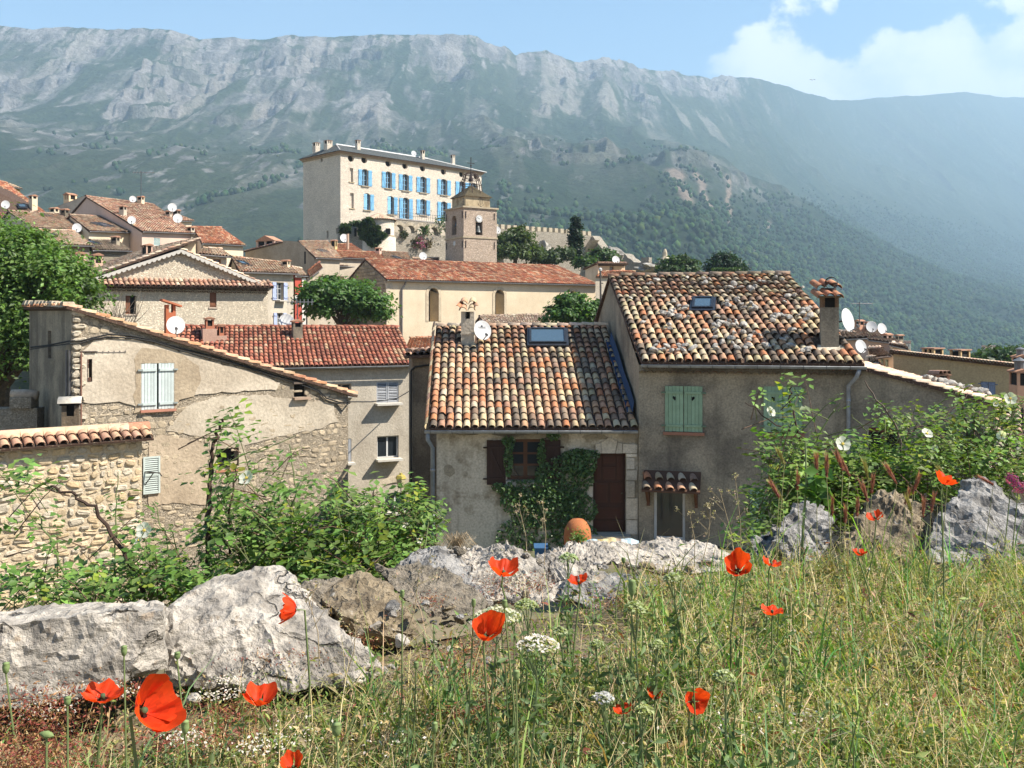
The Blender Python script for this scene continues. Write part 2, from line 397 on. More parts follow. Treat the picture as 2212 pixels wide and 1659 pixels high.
def interp(tab, x): return np.interp(x, [a for a, b in tab], [b for a, b in tab])
def mountain_height(U, Q):
    """U azimuth as photo column, Q 0..1 from foot to crest (above 1: far side)"""
    x = U
    D = interp(RD, x); zr = (HY-interp(SIL, x))/F*D
    Ds = interp(SPD, x); zs = (HY-interp(SPUR, x))/F*Ds
    Y0 = 330.0; zb = -95.0-20*sstep(1400, 2212, x)
    Y = Y0+(D-Y0)*Q
    qs = (Ds-Y0)/(D-Y0)
    a = np.clip(Q/qs, 0, 1); b = np.clip((Q-qs)/(1-qs), 0, 1)
    z1 = zb+(zs-zb)*(a**1.18)
    z2 = zs+(zr-zs)*(.72*b**1.25+.28*b**3)
    # a gentle shelf behind the spur, then the upper face
    Z = np.where(Q < qs, z1, z2)
    over = np.maximum(Q-1, 0)*(D-Y0)
    Z = np.where(Q > 1, zr-over*.75, Z)
    return Y, Z, qs
def build_mountain():
    nx, ny = 980, 500
    xs = np.concatenate([np.linspace(-900, -40, 90, endpoint=False), np.linspace(-40, 2260, 800, endpoint=False), np.linspace(2260, 3150, 90)])
    q = np.concatenate([np.linspace(0, .12, 30, endpoint=False), np.linspace(.12, .995, ny-30-24, endpoint=False), np.linspace(.995, 1.25, 24)])
    U, Q = np.meshgrid(xs, q)
    Y, Z, qs = mountain_height(U, Q)
    X = (U-CX)/F*Y
    k = np.clip(Q, 0, 1)
    # gullies running down the face, then rough rock
    g = fbm(X/420+.15*np.sin(Y/300), Y/1500, 5, 3, True)
    g2 = fbm(X/120, Y/200, 5, 11, True)
    n = fbm(X/60, Y/60, 6, 23)
    n3 = fbm(X/700, Y/700, 4, 5)
    left = 1-sstep(900, 1500, U)
    crest = sstep(.55, .9, Q)*(1-sstep(.985, 1.0, Q)*.75)
    face = sstep(.02, .2, Q)*(1-sstep(.93, 1.0, Q)*.8)
    Z = Z+face*((g-.45)*95*(.5+.8*k)+(n3-.5)*60)
    ya = HY-Z/Y*F; sil = interp(SIL, U)
    pn = fbm(X/150, Y/420, 5, 61)
    near = 1-sstep(18, 75, ya-sil-40*(pn-.5))                       # the cliff band right under the crest
    wall = near*np.maximum(1-sstep(380, 520, U), np.maximum(sstep(930, 1000, U)*(1-sstep(1560, 1660, U)), .35*(1-sstep(1000, 1700, U))))
    rk = np.clip(wall+sstep(.46, .58, pn)*left*(1-sstep(235, 300, ya+30*(n3-.5)))*.8+sstep(.55, .62, pn)*(1-sstep(1600, 1750, U))*(1-sstep(200, 290, ya))*.7, 0, 1)
    spurb = np.exp(-((Q-qs)/.05)**2)*sstep(1020, 1150, U)*(1-sstep(1620, 1800, U))
    Z = Z+rk*face*((g2-.4)*55+(n-.5)*46)+(n-.5)*9*face+spurb*((g2-.4)*38)
    # stepped limestone bands
    st = Z/58+fbm(X/300, Y/300, 3, 41)*2.2
    saw = st-np.floor(st); step = (sstep(.55, .8, saw)-saw)
    Z = Z+step*30*np.clip(rk+spurb*.8, 0, 1)*face
    # cliff under the crest: pull the upper band forward into a wall
    V = np.stack([X, Y, Z], -1)
    # ground cover colours from slope and place
    dzx = np.gradient(Z, axis=1)/np.maximum(np.gradient(X, axis=1), 1); dzy = np.gradient(Z, axis=0)/np.maximum(np.gradient(Y, axis=0), 1)
    slope = np.sqrt(dzx**2+dzy**2)
    yy = HY-Z/Y*F
    m1 = fbm(X/42, Y/170, 6, 77); m2 = fbm(X/260, Y/600, 5, 91); m3 = fbm(X/13, Y/50, 4, 33)
    rockiness = .55*sstep(.75, 1.4, slope)*(.25+rk)+rk*sstep(.485, .555, m1*.58+m3*.36+.10*wall)+spurb*.6*sstep(.4, .55, m1)
    small = sstep(.60, .67, m1*.45+m3*.55)*(.65+.3*left)*(1-sstep(1050, 1500, U)*.6)
    band = np.exp(-((yy-215)/75)**2)*(1-sstep(900, 1250, U))*sstep(.50, .60, m1*.6+m2*.4)
    rock = np.clip(rockiness+small*.8+band*.8, 0, 1)
    scree = sstep(.56, .63, fbm(X/60, Y/420, 5, 201))*sstep(.3, .45, Q)*(1-sstep(.97, 1, Q))*(1-sstep(1500, 1750, U))*(.35+.65*sstep(.45, .6, m2))
    forest = sstep(400, 520, yy+70*(m2-.5)+50*(m1-.5))*sstep(880, 1200, U+260*(m2-.5)+200*(m1-.5))
    forest = np.maximum(forest, .75*sstep(.57, .66, m1*.6+fbm(X/90, Y/90, 3, 300)*.4)*(1-rk))
    scrub = np.array((.040, .068, .030)); dry = np.array((.070, .092, .042)); rk1 = np.array((.37, .345, .32)); rk2 = np.array((.20, .19, .18)); scr = np.array((.42, .375, .325)); fo = np.array((.034, .060, .028))
    def mix(a, b, f): return a*(1-f[..., None])+b*f[..., None]
    c = mix(scrub, dry, sstep(.35, .65, m2)*.7*np.ones_like(m2))
    c = c*(0.8+.4*m3[..., None])
    c = mix(c, fo, np.clip(forest, 0, 1)*.9)
    c = mix(c, mix(rk1, rk2, sstep(.35, .65, fbm(X/30, Y/60, 4, 55))), rock*(1-forest*.75))
    c = mix(c, scr, scree*(.35+.3*sstep(300, 200, yy)*0+.3*(1-sstep(220, 320, yy)))*(1-forest))
    # pale orange landslip scars on the spur below the cliff
    for sx, sy0, sy1, w, drift, seed in ((1452, 365, 440, 16, .55, 1), (1505, 372, 505, 7, .36, 2), (1570, 380, 485, 5, .05, 3), (1655, 480, 545, 7, -.3, 4)):
        cx = sx+(yy-sy0)*drift+18*(fbm(yy/22, yy*0+seed, 3, 400+seed)-.5)
        wd = w*(1-.45*np.clip((yy-sy0)/(sy1-sy0), 0, 1))
        msk = np.exp(-((U-cx)/wd)**2)*sstep(sy0-6, sy0+6, yy)*(1-sstep(sy1-14, sy1+6, yy))
        c = mix(c, np.array((.44, .33, .25)), np.clip(msk*1.5*sstep(.30, .5, m3+.1), 0, .9))
    idx = np.arange(nx*ny).reshape(ny, nx)
    f = np.stack([idx[:-1, :-1], idx[:-1, 1:], idx[1:, 1:], idx[1:, :-1]], -1).reshape(-1, 4)
    me = fast_mesh('mountain', V.reshape(-1, 3), f, None, True)
    at = me.attributes.new('tint', 'FLOAT_COLOR', 'POINT')
    cc = np.ones((nx*ny, 4), np.float32); cc[:, :3] = np.clip(c.reshape(-1, 3), .01, .9); at.data.foreach_set('color', cc.ravel())
    m, t, b, L = nodes('mountain_cover'); p = pos(t, L)
    a = N(t, 'ShaderNodeAttribute'); a.attribute_name = 'tint'
    n1 = noise(t, L, p, .06, 8, .7); n2 = noise(t, L, p, .16, 6, .7)
    base = mixc(t, L, 1.0, a.outputs['Color'], ramp_col(t, L, n1, .55, 1.35), 'MULTIPLY')
    base = mixc(t, L, 1.0, base, ramp_col(t, L, n2, .6, 1.25), 'MULTIPLY')
    L(base, b.inputs['Base Color']); b.inputs['Roughness'].default_value = 1; b.inputs['Specular IOR Level'].default_value = .1
    bump(t, L, b, n1, 22.0, 1.0)
    me.materials.append(m)
    link('mountain', me, None, 'limestone mountain ridge with grey cliffs and green lower slopes', None, None, 'structure')
    # forest crowns on the lower slopes: one mass of small crowns
    prob = forest*sstep(.015, .06, Q)*(1-sstep(.55, .62, Q))
    prob = prob*sstep(-100, 300, U)*(1-sstep(2350, 2500, U))*np.minimum(Y/1500, 1.2)
    w = prob.ravel().astype(np.float64); area = np.abs(np.gradient(X, axis=1)*np.gradient(Y, axis=0)).ravel(); w *= area/np.maximum(Y.ravel(), 300)**1.25
    w = np.clip(w, 0, None); w /= w.sum()
    n = 26000
    pick = RS.choice(len(w), n, p=w)
    base = V.reshape(-1, 3)[pick]+np.stack([RS.uniform(-6, 6, n), RS.uniform(-6, 6, n), np.zeros(n)], -1)
    ico = bpy.data.meshes.new('tmp'); import bmesh
    bm = bmesh.new(); bmesh.ops.create_icosphere(bm, subdivisions=1, radius=1.0)
    tv = np.array([v.co for v in bm.verts]); tf = np.array([[v.index for v in f.verts] for f in bm.faces]); bm.free(); bpy.data.meshes.remove(ico)
    rad = RS.uniform(2.2, 4.8, n)*np.where(base[:, 1] < 1000, .75, 1.0)
    jit = 1+RS.uniform(-.28, .28, (n, len(tv), 1))
    vv = base[:, None, :]+tv[None]*jit*rad[:, None, None]*np.array([1, 1, 1.15])+np.array([0, 0, .8])*rad[:, None, None]
    ff = (tf[None]+(np.arange(n)*len(tv))[:, None, None]).reshape(-1, 3)
    tc = np.array((.038, .068, .029))*RS.uniform(.7, 1.35, (n, 1))*(1+RS.uniform(-.15, .15, (n, 3)))
    pale = RS.uniform(0, 1, n) < .16; tc[pale] = tc[pale]*np.array((1.5, 1.35, .95))
    me = fast_mesh('distant_forest', vv.reshape(-1, 3), ff, np.repeat(tc, len(tf), 0), True, [tint_mat('far_crowns', 1.0, .05)])
    link('distant_forest', me, None, 'wooded lower slopes of the mountain beyond the village', None, None, 'stuff')
build_mountain()

def add_haze():
    mb = MB(); mb.box(-4800, 9500, -60, 9800, -260, 1830)
    m = bpy.data.materials.new('haze_air'); m.use_nodes = True; t = m.node_tree; t.nodes.clear()
    o = N(t, 'ShaderNodeOutputMaterial'); v = N(t, 'ShaderNodeVolumePrincipled')
    v.inputs['Color'].default_value = (.58, .80, 1.0, 1); v.inputs['Density'].default_value = 1.7e-4; v.inputs['Anisotropy'].default_value = .1
    t.links.new(v.outputs[0], o.inputs['Volume'])
    h = mb.build('haze', m, None, False, 'pale blue summer haze filling the valley air', None, None, 'stuff')
    h['kind'] = 'stuff'
# ------------------------------------------------------------------ building kit
PAL_OLD = [((.58, .46, .29), 6), ((.52, .40, .245), 6), ((.54, .44, .30), 4), ((.47, .27, .165), 6), ((.45, .195, .095), 3), ((.42, .235, .145), 5), ((.31, .19, .135), 3), ((.30, .235, .165), 3), ((.17, .135, .10), 2)]
PAL_RED = [((.40, .14, .085), 5), ((.36, .12, .075), 4), ((.45, .19, .115), 4), ((.31, .11, .075), 3), ((.50, .30, .19), 2)]
PAL_CHURCH = [((.44, .17, .09), 5), ((.50, .25, .15), 4), ((.36, .12, .07), 4), ((.54, .35, .22), 3), ((.28, .12, .08), 2)]
PAL_ROSE = [((.48, .28, .19), 5), ((.52, .34, .24), 4), ((.42, .22, .15), 4), ((.54, .42, .30), 3), ((.32, .19, .14), 2)]
PAL_BROWN = [((.36, .25, .17), 5), ((.42, .30, .21), 4), ((.28, .19, .14), 4), ((.48, .38, .27), 2), ((.40, .21, .13), 3)]
PAL_PALE = [((.62, .45, .32), 5), ((.60, .47, .34), 4), ((.56, .35, .24), 3), ((.66, .52, .38), 3), ((.46, .29, .20), 1)]
def pal_pick(pal, n):
    w = np.array([b for a, b in pal], float); w /= w.sum()
    c = np.array([a for a, b in pal])[RS.choice(len(pal), n, p=w)]
    return c*RS.uniform(.82, 1.15, (n, 1))*(1+RS.uniform(-.05, .05, (n, 3)))
def tile_template(seg, rim=True, inner=True):
    vs = []; fs = []
    A = np.radians(np.linspace(-84, 84, seg+1))
    def arc(wd, ht, y, z0): return [(wd*math.sin(a)/math.sin(A[-1]), y, z0+ht*(math.cos(a)-math.cos(A[-1]))/(1-math.cos(A[-1]))) for a in A]
    k = seg+1
    vs += arc(.43, .36, 0, .02); vs += arc(.37, .32, 1.0, -.06)
    fs += [(i, i+1, k+i+1, k+i) for i in range(seg)]
    if rim:
        vs += arc(.36, .285, 0, .02)
        fs += [(2*k+i, 2*k+i+1, i+1, i) for i in range(seg)]
    if inner:
        vs += arc(.34, .26, .9, -.06)
        fs += [(3*k+i, 3*k+i+1, 2*k+i+1, 2*k+i) for i in range(seg)]
    fac = [1.0]*seg+([.38 if seg > 5 else .68]*seg if rim else [])+([.2]*seg if inner else [])  # ends darkened as dirt; inner faces darkened to paint shade into the hollow
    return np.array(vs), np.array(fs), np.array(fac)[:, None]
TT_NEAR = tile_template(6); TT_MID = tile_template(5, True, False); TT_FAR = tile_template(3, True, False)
TILE_MESHES = {}
def tile_variants(key, pal, n=28):
    if key not in TILE_MESHES:
        v, f, fac = TT_NEAR; out = []; cs_ = pal_pick(pal, n); cs_ = cs_[np.argsort(cs_.sum(1))]
        for i in range(n):
            c = cs_[i]
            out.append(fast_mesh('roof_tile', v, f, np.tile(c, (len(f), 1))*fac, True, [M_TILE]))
        TILE_MESHES[key] = out
    return TILE_MESHES[key]
def merged_tiles(name, mats, parent, tmpl, base, ax, up, nr, cols, kind='stuff', smooth=True):
    v, f, fac = tmpl; n = len(base)
    V = base[:, None]+v[None, :, 0:1]*ax[:, None]+v[None, :, 1:2]*up[:, None]+v[None, :, 2:3]*nr[:, None]
    FF = (f[None]+(np.arange(n)*len(v))[:, None, None]).reshape(-1, f.shape[1])
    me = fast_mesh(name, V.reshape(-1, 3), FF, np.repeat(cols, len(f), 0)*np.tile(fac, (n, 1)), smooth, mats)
    return link(name, me, parent, None, None, None, kind)
SLAB_C = (.085, .05, .036)  # near-black: shade in the gaps between tiles is put into this colour
def tile_roof(root, EL, ER, RL, RR, pal, key, sp=.22, ex=.31, individual=0, tmpl=None, ridge=True, thick=.12, skip=None, jit=1.0, name='roof', ridge_c=None, verge=True):
    EL, ER, RL, RR = [np.array(p, float) for p in (EL, ER, RL, RR)]
    tmpl = tmpl or TT_FAR
    nc = max(2, int(round(np.linalg.norm(ER-EL)/sp))); nr_ = max(2, int(round(np.linalg.norm((RL+RR)/2-(EL+ER)/2)/ex)))
    bl = lambda a, b: (EL*(1-a)+ER*a)*(1-b)+(RL*(1-a)+RR*a)*b
    nrm = np.cross(ER-EL, RL-EL); nrm /= np.linalg.norm(nrm)
    if nrm[2] < 0: nrm = -nrm
    # slab
    mb = MB(); q = [EL, ER, RR, RL]
    top = [tuple(p-nrm*.015) for p in q]; bot = [tuple(p-nrm*thick) for p in q]
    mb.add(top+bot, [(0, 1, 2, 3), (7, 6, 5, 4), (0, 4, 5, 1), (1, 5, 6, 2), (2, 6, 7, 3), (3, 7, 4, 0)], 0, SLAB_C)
    roof = mb.build(name, M_TILE, root)
    A, B = np.meshgrid((np.arange(nc)+.5)/nc, np.arange(nr_)/nr_)
    a = A.ravel()[:, None]; b = B.ravel()[:, None]; n = len(a)
    base = bl(a, b); tip = bl(a, b+1/nr_); up = tip-base
    ax = (bl(a+.5/nc, b)-bl(a-.5/nc, b))
    w = np.linalg.norm(ax, axis=1, keepdims=True)
    up = up*1.28
    nn = np.cross(ax, up); nn /= np.linalg.norm(nn, axis=1, keepdims=True)
    nn = nn*np.sign(nn[:, 2:3])
    lift = .042*(sp/.22)
    base = base+nn*(lift*.5)+RS.normal(0, .006*jit, (n, 3))*(sp/.22)
    up = up-nn*lift*1.1+ax*RS.normal(0, .025*jit, (n, 1))
    nn = nn*w
    cols = pal_pick(pal, n); gx, gy = a[:, 0]*nc*sp, b[:, 0]*nr_*ex; wz = fbm(gx*.8+nc, gy*.8, 3, 17+nc); cols *= (.62+.76*wz)[:, None]*RS.uniform(.9, 1.1, nc)[np.clip((a[:, 0]*nc).astype(int), 0, nc-1)][:, None]
    keep = np.ones(n, bool)
    if skip is not None:
        mid = base+up*.4
        keep = np.array([not skip(m) for m in mid])
    order = [i for i in range(n) if keep[i]]
    ind = order[:individual]; rest = np.array(order[individual:], int)
    if individual:
        vs = tile_variants(key, pal)
        for i in ind:
            k_ = RS.randint(len(vs)) if RS.uniform() < .55 else int(np.clip((wz[i]-.28)/.44*len(vs)+RS.normal(0, 2.5), 0, len(vs)-1)); o = bpy.data.objects.new('roof_tile', vs[k_]); col.objects.link(o)
            m = Matrix(((ax[i, 0], up[i, 0], nn[i, 0], base[i, 0]), (ax[i, 1], up[i, 1], nn[i, 1], base[i, 1]), (ax[i, 2], up[i, 2], nn[i, 2], base[i, 2]), (0, 0, 0, 1)))
            o.parent = roof; o.matrix_parent_inverse = world_of(roof).inverted(); o.matrix_basis = m
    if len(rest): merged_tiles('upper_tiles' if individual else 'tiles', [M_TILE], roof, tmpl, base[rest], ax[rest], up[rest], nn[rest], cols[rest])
    if ridge:
        L = np.linalg.norm(RR-RL); k = max(2, int(round(L/.38)))
        tt = (np.arange(k))/k; d = (RR-RL)/L
        bb = RL[None]*(1-tt[:, None])+RR[None]*tt[:, None]+np.array([0, 0, .015])+RS.normal(0, .008, (k, 3))
        side = np.cross(d, [0, 0, 1]); side /= np.linalg.norm(side); upn = np.cross(side, d)
        rc = pal_pick(ridge_c or pal, k)
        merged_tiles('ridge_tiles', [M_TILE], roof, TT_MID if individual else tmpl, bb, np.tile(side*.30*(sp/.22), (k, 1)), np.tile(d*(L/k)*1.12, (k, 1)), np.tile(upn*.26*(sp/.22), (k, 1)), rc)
    return roof
class RoofPlane:
    def __init__(s, EL, ER, RL): s.o = Vector(EL); s.n = (Vector(ER)-Vector(EL)).cross(Vector(RL)-Vector(EL)).normalized()
    def hit(s, x, y):
        d = Vector(((x-CX)/F, 1, (HY-y)/F)); return d*(s.o.dot(s.n)/d.dot(s.n))

def add_window(root, fr, s0, s1, z0, z1, t=.16, fcol=(.5, .48, .44), nx=2, ny=2, sill=None, name='window', fw=.05, glass=None, each=False):
    mb = MB(fr); T0, T1 = t, t+.05
    mb.box(s0, s1, T0, T1, z0, z0+fw, 0, fcol); mb.box(s0, s1, T0, T1, z1-fw, z1, 0, fcol)
    mb.box(s0, s0+fw, T0, T1, z0+fw, z1-fw, 0, fcol); mb.box(s1-fw, s1, T0, T1, z0+fw, z1-fw, 0, fcol)
    iw = (s1-s0-2*fw); ih = (z1-z0-2*fw); b = fw*.9
    for i in range(1, nx):
        c = s0+fw+iw*i/nx; mb.box(c-b/2*1.3, c+b/2*1.3, T0-.004, T1-.004, z0+fw, z1-fw, 0, fcol)
    for j in range(1, ny):
        c = z0+fw+ih*j/ny; mb.box(s0+fw, s1-fw, T0+.006, T1-.01, c-b/3, c+b/3, 0, fcol)
    w = mb.build(name, M_TINT, root)
    cells = [(i, j) for i in range(nx) for j in range(ny)] if each else [None]
    for c in cells:
        g = MB(fr)
        if c is None: g.box(s0+fw*.5, s1-fw*.5, T0+.018, T0+.026, z0+fw*.5, z1-fw*.5)
        else: g.box(s0+fw+iw*c[0]/nx+.005, s0+fw+iw*(c[0]+1)/nx-.005, T0+.018, T0+.026, z0+fw+ih*c[1]/ny+.005, z0+fw+ih*(c[1]+1)/ny-.005)
        g.build('pane', glass or M_GLASS, w)
    if sill:
        g = MB(fr); g.box(s0-.08, s1+.08, -.09, t+.01, z0-.09, z0-.004, 0, sill); g.build('sill', M_TINT, w)
    return w
def add_shutter(root, fr, s0, s1, z0, z1, t=-.05, color=(.4, .4, .4), planks=5, battens=((.14, 1), (.84, 1)), diag=False, each=True, heart=None, side=1):
    fh = .06
    panel = MB(fr); panel.box(s0+.006, s1-.006, t+.034, t+.042, z0+.004, z1-.004, 0, tuple(c*.7 for c in color)); w = panel.build('shutter', M_TINT, root)
    mb = MB(fr)
    for k, _ in battens:
        zc = z0+(z1-z0)*k
        if each: mb = MB(fr)
        mb.box(s0+.02, s1-.02, t-.035, t-.002, zc-fh/2, zc+fh/2, 0, tuple(c*.95 for c in color))
        e = s0 if side > 0 else s1; mb.box(min(e, e-.09*side), max(e, e-.09*side), t-.045, t-.01, zc-.02, zc+.02, 0, tuple(c*.5 for c in color)); mb.box(min(e, e+.03*side), max(e, e+.03*side), t-.043, t-.012, zc-.018, zc+.018, 0, tuple(c*.5 for c in color))
        if each: mb.build('batten', M_TINT, w)
    if diag:
        if each: mb = MB(fr)
        za = z0+(z1-z0)*battens[0][0]+fh/2; zb = z0+(z1-z0)*battens[-1][0]-fh/2
        a, b = (s0+.04, s1-.10) if side > 0 else (s1-.04, s0+.10)
        sg = 1 if side > 0 else -1
        mb.prism([(a, zb-.09), (b, za-.02), (b+.07*sg, za-.02), (a+.07*sg, zb+.02)][::sg], t-.03, t-.003, 0, tuple(c*.9 for c in color))
        if each: mb.build('brace', M_TINT, w)
    if not each: mb.build('battens', M_TINT, w)
    g = MB(fr); W = (s1-s0)/planks
    for i in range(planks):
        a, b = s0+W*i+.004, s0+W*(i+1)-.004; j = RS.uniform(.9, 1.08); c = tuple(x*j for x in color); dz = RS.uniform(-.006, .006); dt = RS.uniform(-.003, .003)
        if each: g = MB(fr)
        if heart and a < heart[0] < b:
            hs, hz, r = heart
            pts = []
            for q in range(16):
                an = 2*math.pi*q/16; pts.append((hs+r*.062*16*math.sin(an)**3/1.0*.9, hz+r*.058*(13*math.cos(an)-5*math.cos(2*an)-2*math.cos(3*an)-math.cos(4*an))))
            pts = [(min(max(p[0], a+.004), b-.004), p[1]) for p in pts]
            g.wall(rect(a, b, z0+dz, z1+dz), [pts[::-1]], t+dt, .028, 0, c); g.box(a, b, t+.03+dt, t+.034+dt, z0+dz, z1+dz, 1, (.1, .1, .1))
        else: g.box(a, b, t+dt, t+.03+dt, z0+dz, z1+dz, 0, c)
        if each: g.build('plank', [M_TINT, M_DARK], w)
    if not each: g.build('planks', [M_TINT, M_DARK], w)
    return w
def louvre_shutter(root, fr, s0, s1, z0, z1, t=-.05, color=(.4, .4, .4), n=10):
    mb = MB(fr); f = .045
    mb.box(s0, s0+f, t, t+.035, z0, z1, 0, color); mb.box(s1-f, s1, t, t+.035, z0, z1, 0, color)
    for z in (z0, (z0+z1)/2-f/2, z1-f): mb.box(s0+f, s1-f, t+.003, t+.03, z, z+f, 0, color)
    for k in range(n):
        z = z0+f+(z1-z0-2*f)*(k+.5)/n; mb.add([(s0+f, t+.006, z-.02), (s1-f, t+.006, z-.02), (s1-f, t+.03, z+.02), (s0+f, t+.03, z+.02)], [(0, 1, 2, 3)], 0, tuple(c*.85 for c in color))
    return mb.build('shutter', M_TINT, root)
def gutter(root, A, B, r=.07, mat=None, hooks=0.6, parent=None):
    A, B = Vector(A), Vector(B); d = (B-A).normalized(); side = Vector((d.y, -d.x, 0)).normalized(); n = 7
    mb = MB(); vs = []
    for p in (A, B):
        for k in range(n): a = math.pi*k/(n-1); vs.append(tuple(p+side*math.cos(a)*r-Vector((0, 0, 1))*math.sin(a)*r))
    mb.add(vs, [(k, k+1, n+k+1, n+k) for k in range(n-1)])
    mb.tube([tuple(A+side*r), tuple(B+side*r)], .011, 5)
    L = (B-A).length; k = int(L/hooks)
    for i in range(k+1):
        p = A+d*(L*(i+.3)/(k+1)); mb.tube([tuple(p+side*(r+.012)+Vector((0, 0, .012))), tuple(p+side*(r*.75)-Vector((0, 0, r*.75+.012))), tuple(p-Vector((0, 0, r+.012)))], .009, 4, None, 0, (.4, .4, .4))
    return mb.build('gutter', M_METAL, parent or root, True)
def add_dish(loc, aim, r, label, mast_to=None, color=(.60, .60, .59), group=None, logo=False):
    """white offset dish: shallow reflector, feed arm, bracket"""
    aim = Vector(aim).normalized(); loc = Vector(loc); r = r if logo else r*.86
    root = thing('satellite_dish', label, 'satellite dish', loc, group)
    ax = aim; x = ax.cross(Vector((0, 0, 1))).normalized(); y = x.cross(ax).normalized()
    mb = MB(); n = 24; prof = [(0, 0), (.35, .012), (.7, .055), (.96, .112), (1.0, .125)]
    vs = []; fs = []
    for sgn, off in ((1, 0), (-1, -.02)):
        b = len(vs); vs.append(tuple(loc+ax*off*r)); 
        for rr, h in prof[1:]:
            for k in range(n): a = 2*math.pi*k/n; vs.append(tuple(loc+ax*(h*r+off*r)+(x*math.cos(a)*.92+y*math.sin(a))*rr*r))
        for k in range(n): f = (b, b+1+k, b+1+(k+1) % n); fs.append(f if sgn > 0 else f[::-1])
        for j in range(len(prof)-2):
            for k in range(n): f = (b+1+j*n+k, b+1+(j+1)*n+k, b+1+(j+1)*n+(k+1) % n, b+1+j*n+(k+1) % n); fs.append(f if sgn > 0 else f[::-1])
    m1 = 1+n*(len(prof)-1); o1 = 1+(len(prof)-2)*n
    for k in range(n): fs.append((o1+k, m1+o1+k, m1+o1+(k+1) % n, o1+(k+1) % n))
    mb.add(vs, fs, 0, color); refl = mb.build('reflector', M_TINT, root, True)
    a = MB(); tip = loc+ax*r*.95-y*r*.75
    a.tube([tuple(loc-y*r*.95), tuple(tip)], .018*max(1, r/.4), 5, None, 0, (.25, .25, .25)); a.tube([tuple(tip), tuple(tip+(loc+ax*r*.3-tip).normalized()*r*.28)], .045*max(1, r/.4), 7, .032, 0, (.12, .12, .12))
    a.build('feed_arm', M_TINT, root)
    if mast_to is not None:
        b = MB(); back = loc-ax*r*.12
        b.tube([tuple(back), (mast_to[0], mast_to[1], back.z-.05), tuple(mast_to)], .025, 6, None, 0, (.35, .35, .35)); b.build('mast', M_METAL, root)
    if logo:
        g = MB(); c = loc+ax*(r*.035)+y*r*.30
        def put(px, py, w, h, cc):
            q = [c+x*(px-w/2)+y*(py-h/2), c+x*(px+w/2)+y*(py-h/2), c+x*(px+w/2)+y*(py+h/2), c+x*(px-w/2)+y*(py+h/2)]
            g.add([tuple(p+ax*.004) for p in q], [(0, 1, 2, 3)], 0, cc)
        put(0, r*.14, r*.17, r*.17, (.04, .04, .045))
        g.build('printed_mark', M_TINT, refl)
        cu = bpy.data.curves.new('lettering', 'FONT'); cu.body = 'TRIAX'; cu.size = r*.26; cu.align_x = 'CENTER'; cu.extrude = .001; cu.space_character = 1.15
        tmp = bpy.data.objects.new('lettering_curve', cu); col.objects.link(tmp); bpy.context.view_layer.update()
        lm = bpy.data.meshes.new_from_object(tmp.evaluated_get(bpy.context.evaluated_depsgraph_get())); bpy.data.objects.remove(tmp); lm.materials.clear(); lm.materials.append(plain('print_grey', (.10, .10, .11), rough=.6, bd=0))
        t = bpy.data.objects.new('lettering', lm); col.objects.link(t)
        # text faces along +aim
        X = -x if False else x; p = c-y*r*.09+ax*.008
        m = Matrix(((-X.x, y.x, ax.x, p.x), (-X.y, y.y, ax.y, p.y), (-X.z, y.z, ax.z, p.z), (0, 0, 0, 1)))
        if Vector((-X.x, -X.y, -X.z)).cross(y).dot(ax) < 0: m = Matrix(((X.x, y.x, ax.x, p.x), (X.y, y.y, ax.y, p.y), (X.z, y.z, ax.z, p.z), (0, 0, 0, 1)))
        t.parent = refl; t.matrix_parent_inverse = world_of(refl).inverted(); t.matrix_basis = m
    return root
def add_aerial(base, h, label, yaw=0.3, scale=1.0):
    root = thing('roof_aerial', label, 'aerial', base); mb = MB(); b = Vector(base); top = b+Vector((0, 0, h))
    mb.tube([tuple(b), tuple(top)], .018*scale, 5, None, 0, (.3, .3, .3)); mb.build('mast', M_METAL, root)
    d = Vector((math.cos(yaw), math.sin(yaw), 0)); e = Vector((-d.y, d.x, 0)); m = MB(); z = top-Vector((0, 0, .12))
    m.tube([tuple(z-d*.35*scale), tuple(z+d*.55*scale)], .014*scale, 5, None, 0, (.55, .55, .55))
    for k in range(7):
        p = z+d*(-.3+.13*k)*scale; m.tube([tuple(p-e*.16*scale-Vector((0, 0, .1*scale))), tuple(p), tuple(p+e*.16*scale+Vector((0, 0, .1*scale)))], .009*scale, 4, None, 0, (.6, .6, .6))
    m.build('elements', M_METAL, root); return root
def chimney_mb(fr, s0, s1, t0, t1, z0, z1, wall_c, cap='tile', mats=None, vent=.22):
    """masonry shaft with openings below a tiled cap"""
    mb = MB(fr); zv = z1-vent; w = s1-s0; d = t1-t0; p = min(w, d)*.2
    mb.box(s0, s1, t0, t1, z0, zv, 0, wall_c)
    mb.box(s0+p*.6, s1-p*.6, t0+p*.6, t1-p*.6, zv, z1-.03, 1)
    for a in (s0, s1-p):
        for b in (t0, t1-p): mb.box(a, a+p, b, b+p, zv, z1, 0, wall_c)
    if w > .5: mb.box((s0+s1)/2-p*.4, (s0+s1)/2+p*.4, t0, t0+p*.8, zv, z1, 0, wall_c)
    mb.box(s0-.05, s1+.05, t0-.05, t1+.05, z1, z1+.05, 2, (.38, .21, .14))
    if cap == 'tile':
        c = (s0+s1)/2
        mb.add([(s0-.06, t0-.06, z1+.05), (s1+.06, t0-.06, z1+.05), (s1+.06, t1+.06, z1+.05), (s0-.06, t1+.06, z1+.05), (c, t0-.06, z1+.05+w*.22), (c, t1+.06, z1+.05+w*.22)],
               [(0, 1, 4), (1, 2, 5, 4), (2, 3, 5), (3, 0, 4, 5)], 2, (.45, .24, .15))
    return mb
